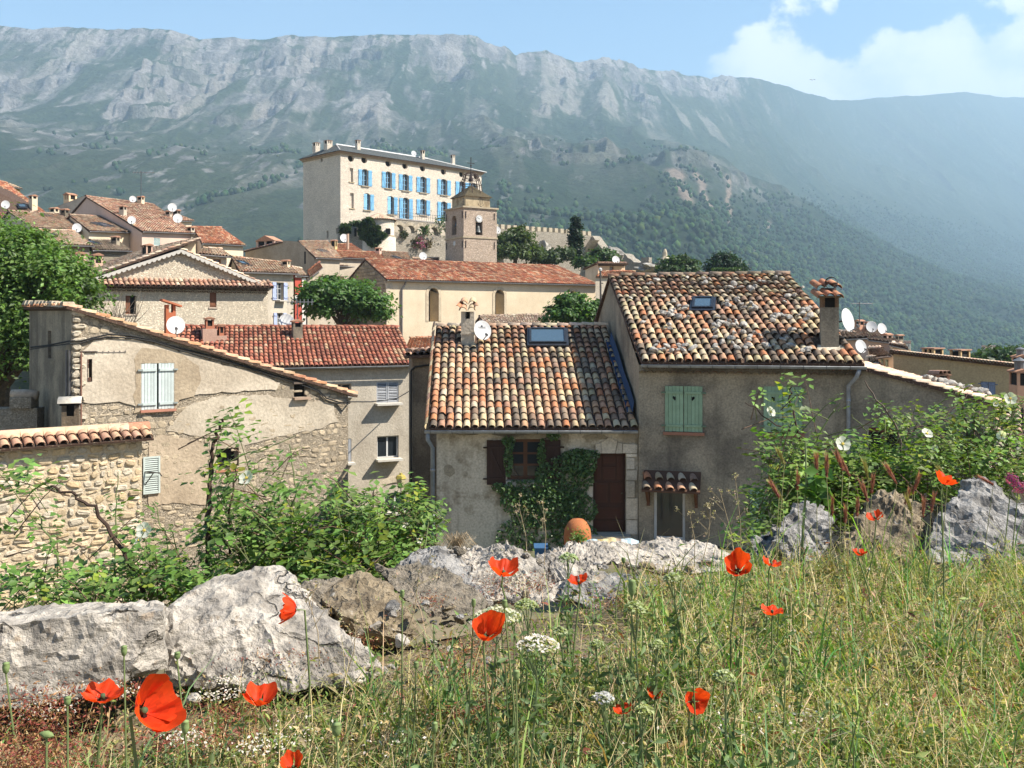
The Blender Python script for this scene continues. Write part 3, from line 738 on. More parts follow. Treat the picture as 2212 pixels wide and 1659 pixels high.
def simple_chimney(root, parent, fr, s0, s1, t0, t1, z0, z1, mat, wall_c=(1, 1, 1), cap='tile', vent=.22):
    return chimney_mb(fr, s0, s1, t0, t1, z0, z1, wall_c, cap, None, vent).build('chimney', [mat, M_DARK, M_TILE], parent)
def add_skylight(parent, C, across, up, w, h, fc=(.05, .055, .07), label=None):
    """roof window: C lower-left corner on the tiles"""
    a = Vector(across).normalized(); u = Vector(up).normalized(); n = a.cross(u).normalized(); C = Vector(C)
    mb = MB()
    def bx(x0, x1, y0, y1, z0, z1, c, mi=0):
        v = [C+a*x+u*y+n*z for z in (z0, z1) for (x, y) in ((x0, y0), (x1, y0), (x1, y1), (x0, y1))]
        mb.add([tuple(p) for p in v], [(3, 2, 1, 0), (4, 5, 6, 7), (0, 1, 5, 4), (1, 2, 6, 5), (2, 3, 7, 6), (3, 0, 4, 7)], mi, c)
    f = .065
    bx(0, w, 0, f, -.05, .12, fc); bx(0, w, h-f, h, -.05, .12, fc); bx(0, f, f, h-f, -.05, .119, fc); bx(w-f, w, f, h-f, -.05, .119, fc)
    bx(-.06, w+.06, -.12, -.002, .02, .07, tuple(x*1.6 for x in fc)); bx(-.06, -.002, -.1, h+.04, .0, .075, tuple(x*1.4 for x in fc)); bx(w+.002, w+.06, -.1, h+.04, .0, .075, tuple(x*1.4 for x in fc))
    sk = mb.build('skylight', M_METAL, parent)
    mb = MB(); bx(f, w-f, f, h-f, .07, .09, (1, 1, 1)); mb.build('pane', M_SKYGLASS, sk)
    return sk
M_SKYGLASS = glass_mat('skylight_glass', (.05, .085, .12), .04)

# wall finishes
W_GREY = plain('grey_render', (.325, .278, .205), (.175, .15, .115), .75, 22, .95, .012, True, (.40, .62), streak=.55, var=.38)
W_OLDWHITE = plain('old_white_plaster', (.54, .475, .37), (.30, .25, .175), 1.1, 18, .95, .014, True, (.45, .58), streak=.4, var=.34)
W_CREAM = plain('cream_render', (.68, .57, .41), (.60, .49, .34), .5, 16, .95, .01, True, (.35, .7), streak=.12, var=.14)
W_BEIGE = plain('beige_render', (.52, .46, .37), (.40, .345, .27), .8, 14, .95, .015, True, (.35, .68), streak=.2, var=.25)
W_OCHRE = plain('ochre_render', (.46, .36, .21), (.40, .31, .18), .6, 14, .95, .02, True, streak=.1, var=.22)
W_PINK = plain('pink_render', (.60, .45, .37), (.54, .40, .32), .5, 16, .95, .005, True, streak=.1, var=.12)
W_STONE = rubble('rubble_stone', (.76, .67, .53), (.62, .54, .42), (.60, .50, .37), .36, 1.5, .05)
W_STONE_L = rubble('rubble_rough', (.47, .40, .305), (.37, .305, .225), (.40, .335, .245), .22, 1.5, .07, .06)
W_CHATEAU = rubble('chateau_stone', (.84, .74, .61), (.68, .59, .48), (.72, .62, .50), .46, 1.9, .05)
W_TOWER = rubble('tower_stone', (.66, .54, .43), (.46, .36, .29), (.44, .33, .24), .46, 1.4, .06, .10)
W_RAMPART = rubble('rampart_stone', (.60, .54, .45), (.42, .37, .30), (.36, .31, .24), .45, 1.5, .09, .10)
W_COURSED = rubble('coursed_stone', (.42, .385, .33), (.30, .275, .235), (.18, .16, .135), .45, 2.2, .05, .06)
W_MORTAR = plain('lime_mortar', (.54, .44, .31), (.46, .37, .255), 2.0, 30, .97, .02, True, var=.3)
W_STONEPIECE = plain('pale_stone', (.60, .53, .42), (.47, .41, .32), 3.0, 26, .95, .012, True, var=.3)
# ------------------------------------------------------------------ cottage and house across the lane
def stone_poly(s0, s1, z0, z1, rs):
    w, h = s1-s0, z1-z0; c = min(w, h)*.42; m = rs.uniform(-.09, .09)*h
    j = lambda k: rs.uniform(-k, k)
    pts = [(s0+c*rs.uniform(.3, 1.1), z0+j(h*.07)), (s1-c*rs.uniform(.3, 1.1), z0+j(h*.07)), (s1+j(w*.04), z0+c*rs.uniform(.3, 1.1)), (s1+j(w*.04), z1-c*rs.uniform(.3, 1.1)),
           (s1-c*rs.uniform(.3, 1.1), z1+j(h*.07)), (s0+c*rs.uniform(.3, 1.1), z1+j(h*.07)), (s0+j(w*.04), z1-c*rs.uniform(.3, 1.1)), (s0+j(w*.04), z0+c*rs.uniform(.3, 1.1))]
    k = rs.uniform(.82, 1.0); zc = (z0+z1)/2; sc_ = (s0+s1)/2; ta = rs.uniform(-.16, .16)
    return [(sc_+(p[0]-sc_)*k, zc+(p[1]-zc)*k+(p[0]-sc_)*ta) for p in pts]
def stone_piece(mb, pts, t0, proud, rs, c):
    n = len(pts); cx = sum(p[0] for p in pts)/n; cz = sum(p[1] for p in pts)/n
    sh = lambda p, k: (cx+(p[0]-cx)*k, cz+(p[1]-cz)*k)
    a = [(p[0], t0, p[1]) for p in pts]
    b = [(sh(p, .95)[0], t0-proud*rs.uniform(.55, .85), sh(p, .95)[1]) for p in pts]
    d = [(sh(p, .68)[0], t0-proud*rs.uniform(.8, 1.25), sh(p, .68)[1]) for p in pts]
    vs = a+b+d
    fs = [(i, (i+1) % n, n+(i+1) % n, n+i) for i in range(n)]+[(n+i, n+(i+1) % n, 2*n+(i+1) % n, 2*n+i) for i in range(n)]+[tuple(range(2*n, 3*n))]
    mb.add(vs, fs, 0, c)
def rubble_rows(s0, s1, z0, z1, hmin, hmax, wmin, wmax, rs, inside=None, gap=.02):
    out = []; z = z0
    while z < z1-hmin*.5:
        h = min(rs.uniform(hmin, hmax), z1-z); s = s0-rs.uniform(0, wmin)
        while s < s1:
            w = rs.uniform(wmin, wmax)
            # sometimes two thin stones on top of each other
            a, b = max(s+gap/2, s0), min(s+w-gap/2, s1)
            if b-a > wmin*.45:
                if rs.uniform() < .22 and h > hmin*1.15:
                    k = rs.uniform(.4, .6); cells = [(a, b, z+gap/2, z+h*k-gap/4), (a, b, z+h*k+gap/4, z+h-gap/2)]
                else:
                    d = rs.uniform(-.12, .12)*h; cells = [(a, b, z+gap/2+d*.5, z+h-gap/2+d*.5)]
                for c in cells:
                    if inside is None or inside((c[0]+c[1])/2, (c[2]+c[3])/2): out.append(c)
            s += w
        z += h
    return out
def leaf_cloud(name, parent, pts, nrm, size, cols, mat=None, kind=None, spread=1.0, fold=.25, smooth=False, shape=0):
    """pts (n,3), nrm (n,3): leaf facing; folded pointed leaf, 4 triangles"""
    n = len(pts); size = np.broadcast_to(size, (n,))
    a = RS.normal(0, 1, (n, 3)); u = a-nrm*np.sum(a*nrm, 1, keepdims=True); u /= np.linalg.norm(u, axis=1, keepdims=True)+1e-9
    v = np.cross(nrm, u); S = size[:, None]
    if shape == 0: T = [(0, -.5, 0), (.30, -.05, fold*.5), (0, .55, 0), (-.30, -.05, fold*.5), (0, 0, 0)]
    else: T = [(0, -.5, 0), (.18, 0, fold*.4), (0, .6, -.08), (-.18, 0, fold*.4), (0, 0, 0)]
    V = np.stack([pts+u*(x*S)+v*(y*S)+nrm*(z*S) for x, y, z in T], 1)
    f = np.array([(0, 1, 4), (1, 2, 4), (2, 3, 4), (3, 0, 4)])
    FF = (f[None]+(np.arange(n)*5)[:, None, None]).reshape(-1, 3)
    me = fast_mesh(name, V.reshape(-1, 3), FF, np.repeat(cols, 4, 0), smooth, [mat or M_LEAF])
    return link(name, me, parent, None, None, None, kind)
def rand_nrm(n, up=.6, bias=(0, 0, 1)):
    a = RS.normal(0, 1, (n, 3)); a /= np.linalg.norm(a, axis=1, keepdims=True); a = a+np.array(bias)*up
    return a/np.linalg.norm(a, axis=1, keepdims=True)
def leaf_cols(n, base, var=.35, hue=.12):
    return np.array(base)*RS.uniform(1-var, 1+var, (n, 1))*(1+RS.uniform(-hue, hue, (n, 3)))

def rock_mesh(name, size, seed, rough=.22, sub=3, mat=None, flat=1.0):
    import bmesh
    bm = bmesh.new(); bmesh.ops.create_icosphere(bm, subdivisions=sub, radius=1.0)
    co = np.array([v.co for v in bm.verts]); r = np.random.RandomState(seed)
    # facet: cut with random planes, then noise
    for k in range(9):
        d = r.normal(0, 1, 3); d /= np.linalg.norm(d); lim = r.uniform(.52, .85); h = co@d; m = h > lim
        co[m] -= np.outer(h[m]-lim, d)*.92
    off = r.uniform(0, 50)
    nn = fbm(co[:, 0]*2.2+off+co[:, 2]*1.3, co[:, 1]*2.2-co[:, 2]*1.7+off, 5, seed)
    co *= (1+(nn-.5)[:, None]*rough*2)
    co *= np.array(size)
    for v, c in zip(bm.verts, co): v.co = c
    me = bpy.data.meshes.new(name); bm.to_mesh(me); bm.free()
    if mat: me.materials.append(mat)
    return me

M_ROCKS = rock_mat('roof_rock', (.46, .43, .38), (.22, .20, .18), (.4, .3, .2), 9.0, .1, .01, .25)
def near_houses():
    rs = np.random.RandomState(3)
    # ---------------- cottage
    root = thing('stone_cottage', 'low cottage with mottled tile roof, brown shutters and ivy by its wooden door', 'house', P(1150, 1170, 25))
    EL, ER, RL, RR = P(926, 925, 24.5), P(1379, 925, 24.4), P(942, 704, 29.7), P(1309, 703, 29.6)
    rp = RoofPlane(EL, ER, RL)
    fr = Fr(P(943, 0, 24.85), P(1380, 0, 24.75)); S = lambda x, y: fr.hit(x, y)
    zt = EL.z+.02; zb = -7.0; s1 = S(1380, 900)[0]
    w0 = S(*R5(690, 1510)); w1 = S(*R5(942, 1226)); d0 = S(1281, 1152); d1 = S(1352, 979)
    mb = MB(fr); mb.wall(rect(0, s1, zb, zt), [rect(w0[0], w1[0], w0[1], w1[1]), rect(d0[0], d1[0], d0[1], d1[1])], 0, .25)
    D = 5.2
    mb.add([(0, 0, zb), (0, 0, zt), (0, D-.1, RL.z-.05), (0, 2*D, zt), (0, 2*D, zb)], [(0, 1, 2, 3, 4)])
    mb.add([(0, 2*D, zb), (0, 2*D, zt), (s1, 2*D, zt), (s1, 2*D, zb)], [(0, 1, 2, 3)])
    mb.build('wall', W_OLDWHITE, root)
    cup = lambda p: rp.hit(*p)
    # skylight and chimney keep-outs
    kl, kr, ku, kul = [cup(R5(*q)) for q in ((843, 582), (1102, 582), (1066, 480), (820, 480))]
    acr = (kr-kl).normalized(); upv = (kul-kl)-acr*((kul-kl).dot(acr)); upv.normalize()
    hgt = (kul-kl).dot(upv); wid = (kr-kl).length
    cb = cup((1010, 744))
    def skip(m):
        m = Vector(m); d = m-kl; x = d.dot(acr); y = d.dot(upv)
        if -.06 < x < wid+.06 and -.12 < y < hgt+.02: return True
        return abs(m.x-cb.x) < .27 and abs(m.y-(cb.y+.25)) < .36
    roof = tile_roof(root, EL, ER, RL, RR, PAL_OLD, 'old', .2165, .305, 300, TT_NEAR, True, .12, skip, 1.4, ridge_c=PAL_PALE)
    BL = Vector((2*RL.x-EL.x, 2*RL.y-EL.y, EL.z)); BR = Vector((2*RR.x-ER.x, 2*RR.y-ER.y, ER.z))
    tile_roof(root, BR, BL, RR, RL, PAL_OLD, 'old', .22, .31, 0, TT_FAR, False, name='rear_roof')
    # raised tiles along the left verge
    n = 19; base = np.array([EL.lerp(RL, i/n)+Vector((-.05, 0, .05)) for i in range(n)]); up = np.array([(RL-EL)/n*1.25]*n)
    merged_tiles('verge_tiles', [M_TILE], roof, TT_MID, base, np.tile([.05, 0, .20], (n, 1)), up, np.tile([-.18, 0, .04], (n, 1)), pal_pick(PAL_OLD, n))
    add_skylight(roof, kl+Vector((0, 0, .02)), acr, upv, wid, hgt)
    gutter(root, (EL.x-.1, EL.y-.06, EL.z-.06), (ER.x-.02, ER.y-.06, ER.z-.06), .075)
    mb = MB(); x = EL.x-.02; mb.tube([(x, EL.y-.04, EL.z-.1), (x, EL.y-.02, EL.z-.3), (x+.10, 24.78, EL.z-.55), (x+.10, 24.78, -7)], .055, 8, None, 0, (.7, .8, .9))
    for z in (-4.0, -5.2): mb.tube([(x+.1, 24.78, z), (x+.1, 24.78, z+.06)], .068, 8)
    mb.build('downpipe', M_METAL, root, True)
    # window and shutters
    w = add_window(root, fr, w0[0], w1[0], w0[1], w1[1], .14, (.13, .06, .03), 2, 3, None, fw=.09, each=True)
    g = MB(fr); g.box(w0[0]-.03, w1[0]+.03, -.07, .14, w0[1]-.15, w0[1]-.004, 0, (.42, .38, .32)); g.build('sill', M_TINT, w)
    a = S(*R5(549, 1540)); b = S(*R5(681, 1232)); add_shutter(root, fr, a[0], b[0], a[1], b[1], -.06, (.05, .025, .017), 6, diag=True, side=1)
    a = S(*R5(945, 1530)); b = S(*R5(1060, 1230)); add_shutter(root, fr, a[0], b[0], a[1], b[1], -.06, (.05, .025, .017), 6, diag=True, side=-1)
    # door of many panels
    dz0, dz1 = d0[1], d1[1]; mb = MB(fr); mb.box(d0[0]+.001, d1[0]-.001, .18, .24, dz0, dz1-.001, 0, (.062, .026, .015))
    door = mb.build('door', M_TINT, root); W = d1[0]-d0[0]; H = dz1-dz0
    for (a0, a1, b0, b1) in ((.06, .94, .02, .14), (.08, .92, .17, .31), (.08, .46, .37, .62), (.54, .92, .37, .62), (.30, .70, .66, .82), (.08, .27, .66, .95), (.73, .92, .66, .95), (.30, .70, .86, .95)):
        g = MB(fr); q = lambda k0, k1, m0, m1, t0, t1, c: g.tbox(d0[0]+W*k0, d0[0]+W*k1, t0, t1, dz0+H*m0, dz0+H*m1, 1, 0, c)
        q(a0, a1, b0, b1, .155, .181, (.082, .034, .019)); q(a0+.05, a1-.05, b0+.02, b1-.02, .14, .157, (.075, .028, .015)); g.build('door_panel', M_TINT, door)
    g = MB(fr); g.lathe((d1[0]-.1, .16, dz0+H*.5), [(.0, -.05), (.025, -.045), (.03, -.02), (.012, .0)], 8, 0, (.5, .4, .2)); g.build('handle', M_METAL, door)
    g = MB(fr); g.box(d0[0]-.1, d1[0]+.1, -.35, .2, dz0-.2, dz0-.003, 0, (.9, .9, .9)); g.build('doorstep', W_STONEPIECE, root)
    # dressed stones round the door
    def blk(poly, c=1.0, t=-.05):
        g = MB(fr); j = rs.uniform(.85, 1.1)*c; pts = [S(*p) for p in poly]
        g.prism(pts, t, .04, 0, (j, j, j)); g.build('stone_block', W_STONEPIECE, root)
    z = R5
    blk([z(1345, 1322), z(1435, 1322), z(1450, 1240), z(1393, 1212), z(1338, 1248)])
    blk([z(1303, 1322), z(1342, 1322), z(1334, 1250), z(1300, 1262)], .9)
    blk([z(1440, 1322), z(1482, 1322), z(1486, 1255), z(1454, 1248)], .95)
    blk([z(1486, 1320), z(1588, 1320), z(1590, 1262), z(1490, 1256)], .95)
    ys = [1324, 1350, 1436, 1512, 1630, 1780, 1885]
    for i in range(6):
        wv = (1586, 1568, 1588, 1570, 1592, 1590)[i]
        blk([z(1513, ys[i+1]-4), z(wv, ys[i+1]-4), z(wv, ys[i]+3), z(1513, ys[i]+3)], 1.05)
        wv = (1228, 1245, 1226, 1242, 1228, 1226)[i]
        blk([z(wv, ys[i+1]-4), z(1278, ys[i+1]-4), z(1278, ys[i]+3), z(wv, ys[i]+3)], 1.1)
    # bare render where the plaster has come off
    for (cx, cy, rx, ry, sd) in ((288, 1440, 44, 45, 1), (357, 1372, 12, 9, 2), (1300, 1212, 95, 22, 3), (700, 1195, 120, 14, 4), (420, 1190, 90, 10, 5)):
        r2 = np.random.RandomState(sd); n = 13; pts = [S(*R5(cx+math.cos(2*math.pi*k/n)*rx*r2.uniform(.75, 1.1), cy-math.sin(2*math.pi*k/n)*ry*r2.uniform(.75, 1.1))) for k in range(n)]
        g = MB(fr); g.prism(pts, -.006, .002, 0, (.95, .95, .92)); g.build('render_patch', W_GREY, root)
    # chimney with a little tiled hat
    cs, ct, _ = fr.loc(cb); zt_ = P(0, 673, cb.y+.1).z
    c0 = cs-.20; c1 = cs+.20
    mb = MB(fr); tb = ct+.02; te = ct+.52
    mb.box(c0, c1, tb, te, cb.z-.5, zt_-.22); mb.box(c0, c0+.13, tb, te, zt_-.22, zt_); mb.box(c1-.13, c1, tb, te, zt_-.22, zt_); mb.box(c0-.02, c1+.02, tb-.02, te+.02, zt_-.70, zt_-.66)
    mb.box(c0+.13, c1-.13, te-.12, te, zt_-.22, zt_, 1)
    ch = mb.build('chimney', [W_BEIGE, M_DARK], root)
    k = 0
    for sx in (-.135, .135):
        for rr in range(2):
            p = Vector(fr.w(cs+sx, tb-.20+rr*.34, zt_+.02+rr*.20)); o = bpy.data.objects.new('cap_tile', tile_variants('old', PAL_OLD)[(3*k+14) % 28]); col.objects.link(o); k += 1
            o.parent = ch; o.matrix_parent_inverse = world_of(ch).inverted(); o.matrix_basis = Matrix.Translation(p) @ Matrix(((.29, 0, 0, 0), (0, .44, 0, 0), (0, .30, .33, 0), (0, 0, 0, 1)))
    for sx in (-1, 1):
        p = Vector(fr.w(cs+sx*.29, tb-.18, zt_+.10)); o = bpy.data.objects.new('cap_tile', tile_variants('old', PAL_OLD)[12+sx]); col.objects.link(o)
        o.parent = ch; o.matrix_parent_inverse = world_of(ch).inverted(); o.matrix_basis = Matrix.Translation(p) @ Matrix(((.14, 0, -sx*.18, 0), (0, .60, 0, 0), (sx*.17, .34, .12, 0), (0, 0, 0, 1)))
    g = MB(fr); g.add([(c0-.16, tb-.30, cb.z-.15), (c1+.16, tb-.30, cb.z-.15), (c1+.12, te+.05, cb.z+.26), (c0-.12, te+.05, cb.z+.26)], [(0, 1, 2, 3)], 0, (.12, .15, .22)); g.build('flashing', M_METAL, ch)
    add_dish(P(1041.5, 714, cb.y-.12), (.42, -.86, .28), .305, 'white dish with small dark print on the mottled cottage chimney', (cb.x+.2, cb.y+.15, cb.z+.35), logo=True)

    # ---------------- taller house
    root = thing('rendered_house', 'grey rendered house with green heart shutters and stones scattered over its tiles', 'house', P(1650, 1180, 25))
    EL, ER, RL, RR = P(1386, 781, 24.3), P(1868, 785, 22.98), P(1314, 597, 29.6), P(1704, 591, 28.3)
    rp2 = RoofPlane(EL, ER, RL); cup = lambda p: rp2.hit(*p)
    fr = Fr(P(1380, 0, 24.62), ang=math.radians(-14)); S = lambda x, y: fr.hit(x, y)
    zt = EL.z-.10; sR = S(1862, 800)[0]; sA = S(2150, 800)[0]; zA0 = S(1866, 800)[1]; zA1 = S(2150, 876)[1]
    c0 = S(1412, 1165); c1 = S(1480, 1060); v0 = S(1877, 990); v1 = S(1940, 925)
    mb = MB(fr); mb.wall([(0, zb), (sA, zb), (sA, zA1), (sR, zA0), (sR-.001, zt), (0, zt)], [rect(c0[0], c1[0], c0[1], c1[1]), rect(v0[0], v1[0], v0[1], v1[1])], 0, .28)
    D = 5.1
    ll, lr = fr.loc(RL), fr.loc(RR)
    for s, q_, k_ in ((0, ll, .06), (sR, lr, -.06)): mb.add([(s, 0, zb), (s, 0, zt), (q_[0]+k_, q_[1], RL.z-.06), (2*q_[0]-s+2*k_, 2*q_[1], zt), (2*q_[0]-s+2*k_, 2*q_[1], zb)], [(0, 1, 2, 3, 4)])
    mb.add([(2*ll[0], 2*ll[1], zb), (2*ll[0], 2*ll[1], zt), (2*lr[0]-sR, 2*lr[1], zt), (2*lr[0]-sR, 2*lr[1], zb)], [(0, 1, 2, 3)])
    mb.add([(sA, 0, zb), (sA, 0, zA1), (sA, 4.5, zA1), (sA, 4.5, zb)], [(0, 1, 2, 3)])
    mb.build('wall', W_GREY, root)
    kl, kr, ku, kul = [cup(R6(*q)) for q in ((760, 442), (906, 442), (886, 368), (745, 368))]
    acr = (kr-kl).normalized(); upv = (kul-kl)-acr*((kul-kl).dot(acr)); upv.normalize(); hgt = (kul-kl).dot(upv); wid = (kr-kl).length
    cb = cup((1793, 750))
    def skip2(m):
        m = Vector(m); d = m-kl; x = d.dot(acr); y = d.dot(upv)
        if -.06 < x < wid+.06 and -.14 < y < hgt+.02: return True
        return abs(m.x-cb.x) < .30 and abs(m.y-(cb.y+.27)) < .42
    roof = tile_roof(root, EL, ER, RL, RR, PAL_OLD, 'old', .216, .315, 300, TT_NEAR, True, .12, skip2, 1.8, ridge_c=PAL_BROWN)
    BL = Vector((2*RL.x-EL.x, 2*RL.y-EL.y, EL.z)); BR = Vector((2*RR.x-ER.x, 2*RR.y-ER.y, ER.z))
    tile_roof(root, BR, BL, RR, RL, PAL_OLD, 'old', .22, .31, 0, TT_FAR, False, name='rear_roof')
    add_skylight(roof, kl+Vector((0, 0, .02)), acr, upv, wid, hgt, (.035, .045, .075))
    gutter(root, (EL.x-.02, EL.y-.07, EL.z-.08), (ER.x+.02, ER.y-.07, ER.z-.08), .075)
    # genoise: two rows of tile ends under the eave
    for row in range(2):
        n = 27; t = (np.arange(n)+.5)/n*sR; z_ = zt-.20+row*.12; dep = .18+row*.16
        base = np.array([fr.w(a, -dep, z_) for a in t+row*.1]); e2 = np.array(fr.e2)
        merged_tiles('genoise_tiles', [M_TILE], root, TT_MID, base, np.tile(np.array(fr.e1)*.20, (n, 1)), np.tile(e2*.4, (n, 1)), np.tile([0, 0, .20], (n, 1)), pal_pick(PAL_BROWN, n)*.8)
    # blue sheet flashing where the cottage roof meets this wall
    mb = MB(fr); cp = lambda a: Vector(P(1379, 925, 24.4)).lerp(P(1309, 703, 29.6), a)
    pts = [cp(k/10) for k in range(1, 9)]
    vs = []
    for k, p in enumerate(pts): vs += [(p.x-.20+.02*math.sin(k*2.1), p.y, p.z+.10), (p.x-.06, p.y, p.z+.05+.02*math.sin(k*3)), (p.x-.012, p.y, p.z+.38+.03*math.sin(k*1.7))]
    mb.fr = WORLD; mb.add(vs, [(3*i, 3*i+3, 3*i+4, 3*i+1) for i in range(7)]+[(3*i+1, 3*i+4, 3*i+5, 3*i+2) for i in range(7)], 0, (.03, .06, .13)); mb.build('flashing', M_TINT, root)
    # shutters with cut hearts
    for (zx0, zx1, y0, y1) in ((575, 835, 1270, 962), (1256, 1524, 1275, 966)):
        a = S(*R6(zx0, y0)); b = S(*R6(zx1, y1)); m = (a[0]+b[0])/2; hz = a[1]+(b[1]-a[1])*.735
        g = (.27, .39, .26)
        for (p, q, sd) in ((a[0], m-.006, 1), (m+.006, b[0], -1)):
            hw = (p+q)/2+.02*sd; add_shutter(root, fr, p, q, a[1], b[1], -.04, g, 5, ((.13, 1), (.86, 1)), heart=(hw, hz, .075), side=sd)
        sl = MB(fr); sl.box(a[0]-.04, b[0]+.05, -.09, .02, a[1]-.09, a[1]-.012, 0, (.30, .14, .09)); sl.build('sill', M_TINT, root)
    a = S(1620, 1145); b = S(1654, 1056); add_shutter(root, fr, a[0], b[0], a[1], b[1], -.04, (.27, .39, .26), 5)
    # french window and tiled hood
    add_window(root, fr, c0[0], c1[0], c0[1], c1[1], .10, (.62, .62, .60), 1, 1, None, 'french_window', .07)
    h = S(*R6(430, 1640)); h2 = S(*R6(825, 1545)); mb = MB(fr); hz0, hz1 = h[1]+.02, h2[1]
    mb.add([(h[0], -.62, hz0-.05), (h2[0], -.62, hz0-.05), (h2[0], -.02, hz1-.03), (h[0], -.02, hz1-.03), (h[0], -.62, hz0-.10), (h2[0], -.62, hz0-.10), (h2[0], -.02, hz1-.08), (h[0], -.02, hz1-.08)],
           [(0, 1, 2, 3), (7, 6, 5, 4), (0, 4, 5, 1), (1, 5, 6, 2), (3, 7, 4, 0)], 0, (.10, .05, .03))
    for s in (h[0]+.12, h2[0]-.12):
        mb.box(s-.045, s+.045, -.55, -.46, hz0-.50, hz0-.10, 0, (.12, .06, .035)) if False else mb.prism([(s-.04, hz0-.55), (s+.04, hz0-.55), (s+.04, hz0-.08), (s-.04, hz0-.08)], -.12, -.02, 0, (.12, .055, .03))
        mb.add([(s-.04, -.12, hz0-.45), (s+.04, -.12, hz0-.45), (s+.04, -.55, hz0-.10), (s-.04, -.55, hz0-.10), (s-.04, -.12, hz0-.33), (s+.04, -.12, hz0-.33), (s+.04, -.43, hz0-.08), (s-.04, -.43, hz0-.08)], [(0, 1, 2, 3), (7, 6, 5, 4), (0, 3, 7, 4), (1, 5, 6, 2)], 0, (.12, .055, .03))
    hood = mb.build('door_hood', M_TINT, root)
    n = 5
    for i in range(n):
        s = h[0]+(h2[0]-h[0])*(i+.5)/n
        for rr in range(2):
            p = Vector(fr.w(s, -.66+rr*.30, hz0-.03+rr*.30*(hz1-hz0)/.6+.01)); o = bpy.data.objects.new('hood_tile', tile_variants('old', PAL_OLD)[(5*i+7*rr+4) % 28]); col.objects.link(o)
            sl = (hz1-hz0)/.6*.40; o.parent = hood; o.matrix_parent_inverse = world_of(hood).inverted(); o.matrix_basis = Matrix.Translation(p) @ Matrix(((.235, 0, 0, 0), (0, .40, 0, 0), (0, sl, .23, 0), (0, 0, 0, 1)))
    # downpipe
    mb = MB(fr); sx = S(1832, 900)[0]; zg = EL.z-.14
    mb.tube([(sx+.22, -.40, zg), (sx+.16, -.36, zg-.18), (sx, -.08, zg-.42), (sx, -.07, zg-.7), (sx-.01, -.07, zb)], .05, 8)
    for z in (zg-.75, zg-1.6): mb.tube([(sx, -.07, z), (sx, -.07, z-.07)], .062, 8)
    mb.build('downpipe', M_METAL, root, True)
    # chimney
    cs, ct, _ = fr.loc(cb); zt_ = P(0, 643, cb.y+.1).z; zs = P(0, 664, cb.y).z
    s0, s1_ = cs-.215, cs+.215; tb, te = ct, ct+.55
    mb = MB(fr); mb.box(s0, s1_, tb, te, cb.z-.5, zs)
    for a in (s0, s1_-.09):
        for b in (tb, tb+.23, te-.10): mb.box(a, a+.09, b, b+.10, zs, zt_, 0, (.8, .55, .42))
    mb.box(s0+.06, s1_-.06, tb+.2, te-.06, zs, zt_, 1); mb.box(s0-.05, s1_+.05, tb-.05, te+.05, zt_, zt_+.04, 0, (.9, .75, .6))
    n = 14; pr = rs
    ch = mb.build('chimney', [W_GREY, M_DARK], root)
    k = 0
    for sx in (-.22, 0, .22):
        for rr in range(2):
            p = Vector(fr.w(cs+sx*.95, tb-.24+rr*.40, zt_+.02+rr*.25-abs(sx)*.12)); o = bpy.data.objects.new('cap_tile', tile_variants('cap', [((.45, .20, .11), 2), ((.50, .26, .15), 1)], 6)[k % 6]); col.objects.link(o); k += 1
            o.parent = ch; o.matrix_parent_inverse = world_of(ch).inverted(); o.matrix_basis = Matrix.Translation(p) @ Matrix(((.25, 0, sx*.1, 0), (0, .52, 0, 0), (-sx*.3, .36, .27, 0), (0, 0, 0, 1)))
    g = MB(fr); zc = P(0, 611, cb.y).z; g.lathe((cs+.03, tb+.05, zc), [(.155, .0), (.155, .34), (.145, .34), (.145, .0), (.155, .0)], 18, 0, (.035, .02, .018), axis=(.12, 1, .0)); g.box(cs-.10, cs+.16, tb+.10, tb+.34, zt_+.10, zc-.13, 0, (.05, .03, .025)); g.build('cowl', M_TINT, ch, True)
    g = MB(fr); g.add([(s0-.12, tb-.20, cb.z-.13), (s1_+.16, tb-.20, cb.z-.13), (s1_+.12, tb+.08, cb.z+.06), (s0-.08, tb+.08, cb.z+.06)], [(0, 1, 2, 3)], 0, (1.1, 1.1, 1.1)); g.build('mortar_collar', W_OLDWHITE, ch)
    add_dish(P(1829, 692, cb.y+.15), (.62, -.72, .22), .36, 'large white dish fixed to the stone-strewn house chimney', (cb.x+.2, cb.y+.3, cb.z+.6))
    # annex roof: tiles laid down the slope of the rake
    A0, A1 = Vector(fr.w(sR, -.12, zA0+.10)), Vector(fr.w(sA+.1, -.12, zA1+.08)); back = fr.e2*4.6
    ar = tile_roof(root, A1, A1+back, A0, A0+back, PAL_PALE, 'pale', .22, .33, 0, TT_NEAR, False, .10, name='annex_roof')
    mb = MB(fr); mb.box(v0[0], v1[0], .2, .24, v0[1], v1[1], 0, (.02, .015, .012)); mb.box(v0[0], v1[0], .1, .2, v1[1]-.12, v1[1]-.001, 0, (.12, .05, .03)); mb.box((v0[0]+v1[0])/2-.05, (v0[0]+v1[0])/2+.05, .1, .2, v0[1], v1[1]-.125, 0, (.12, .05, .03)); mb.build('window', M_TINT, root)
    # stones lying on the two roofs
    meshes = [rock_mesh('loose_stone', (.14, .11, .09), 100+i, .25, 2, M_ROCKS) for i in range(9)]
    def stone(p, sc_, label, grp):
        o = link('loose_stone', meshes[rs.randint(9)], None, label, 'stone', grp); o.location = p; o.rotation_euler = (rs.uniform(-.5, .5), rs.uniform(-.5, .5), rs.uniform(0, 6.3)); o.scale = (sc_*rs.uniform(.8, 1.3), sc_*rs.uniform(.7, 1.1), sc_*rs.uniform(.7, 1.1))
    nrm2 = rp2.n if rp2.n.z > 0 else -rp2.n
    spots = []
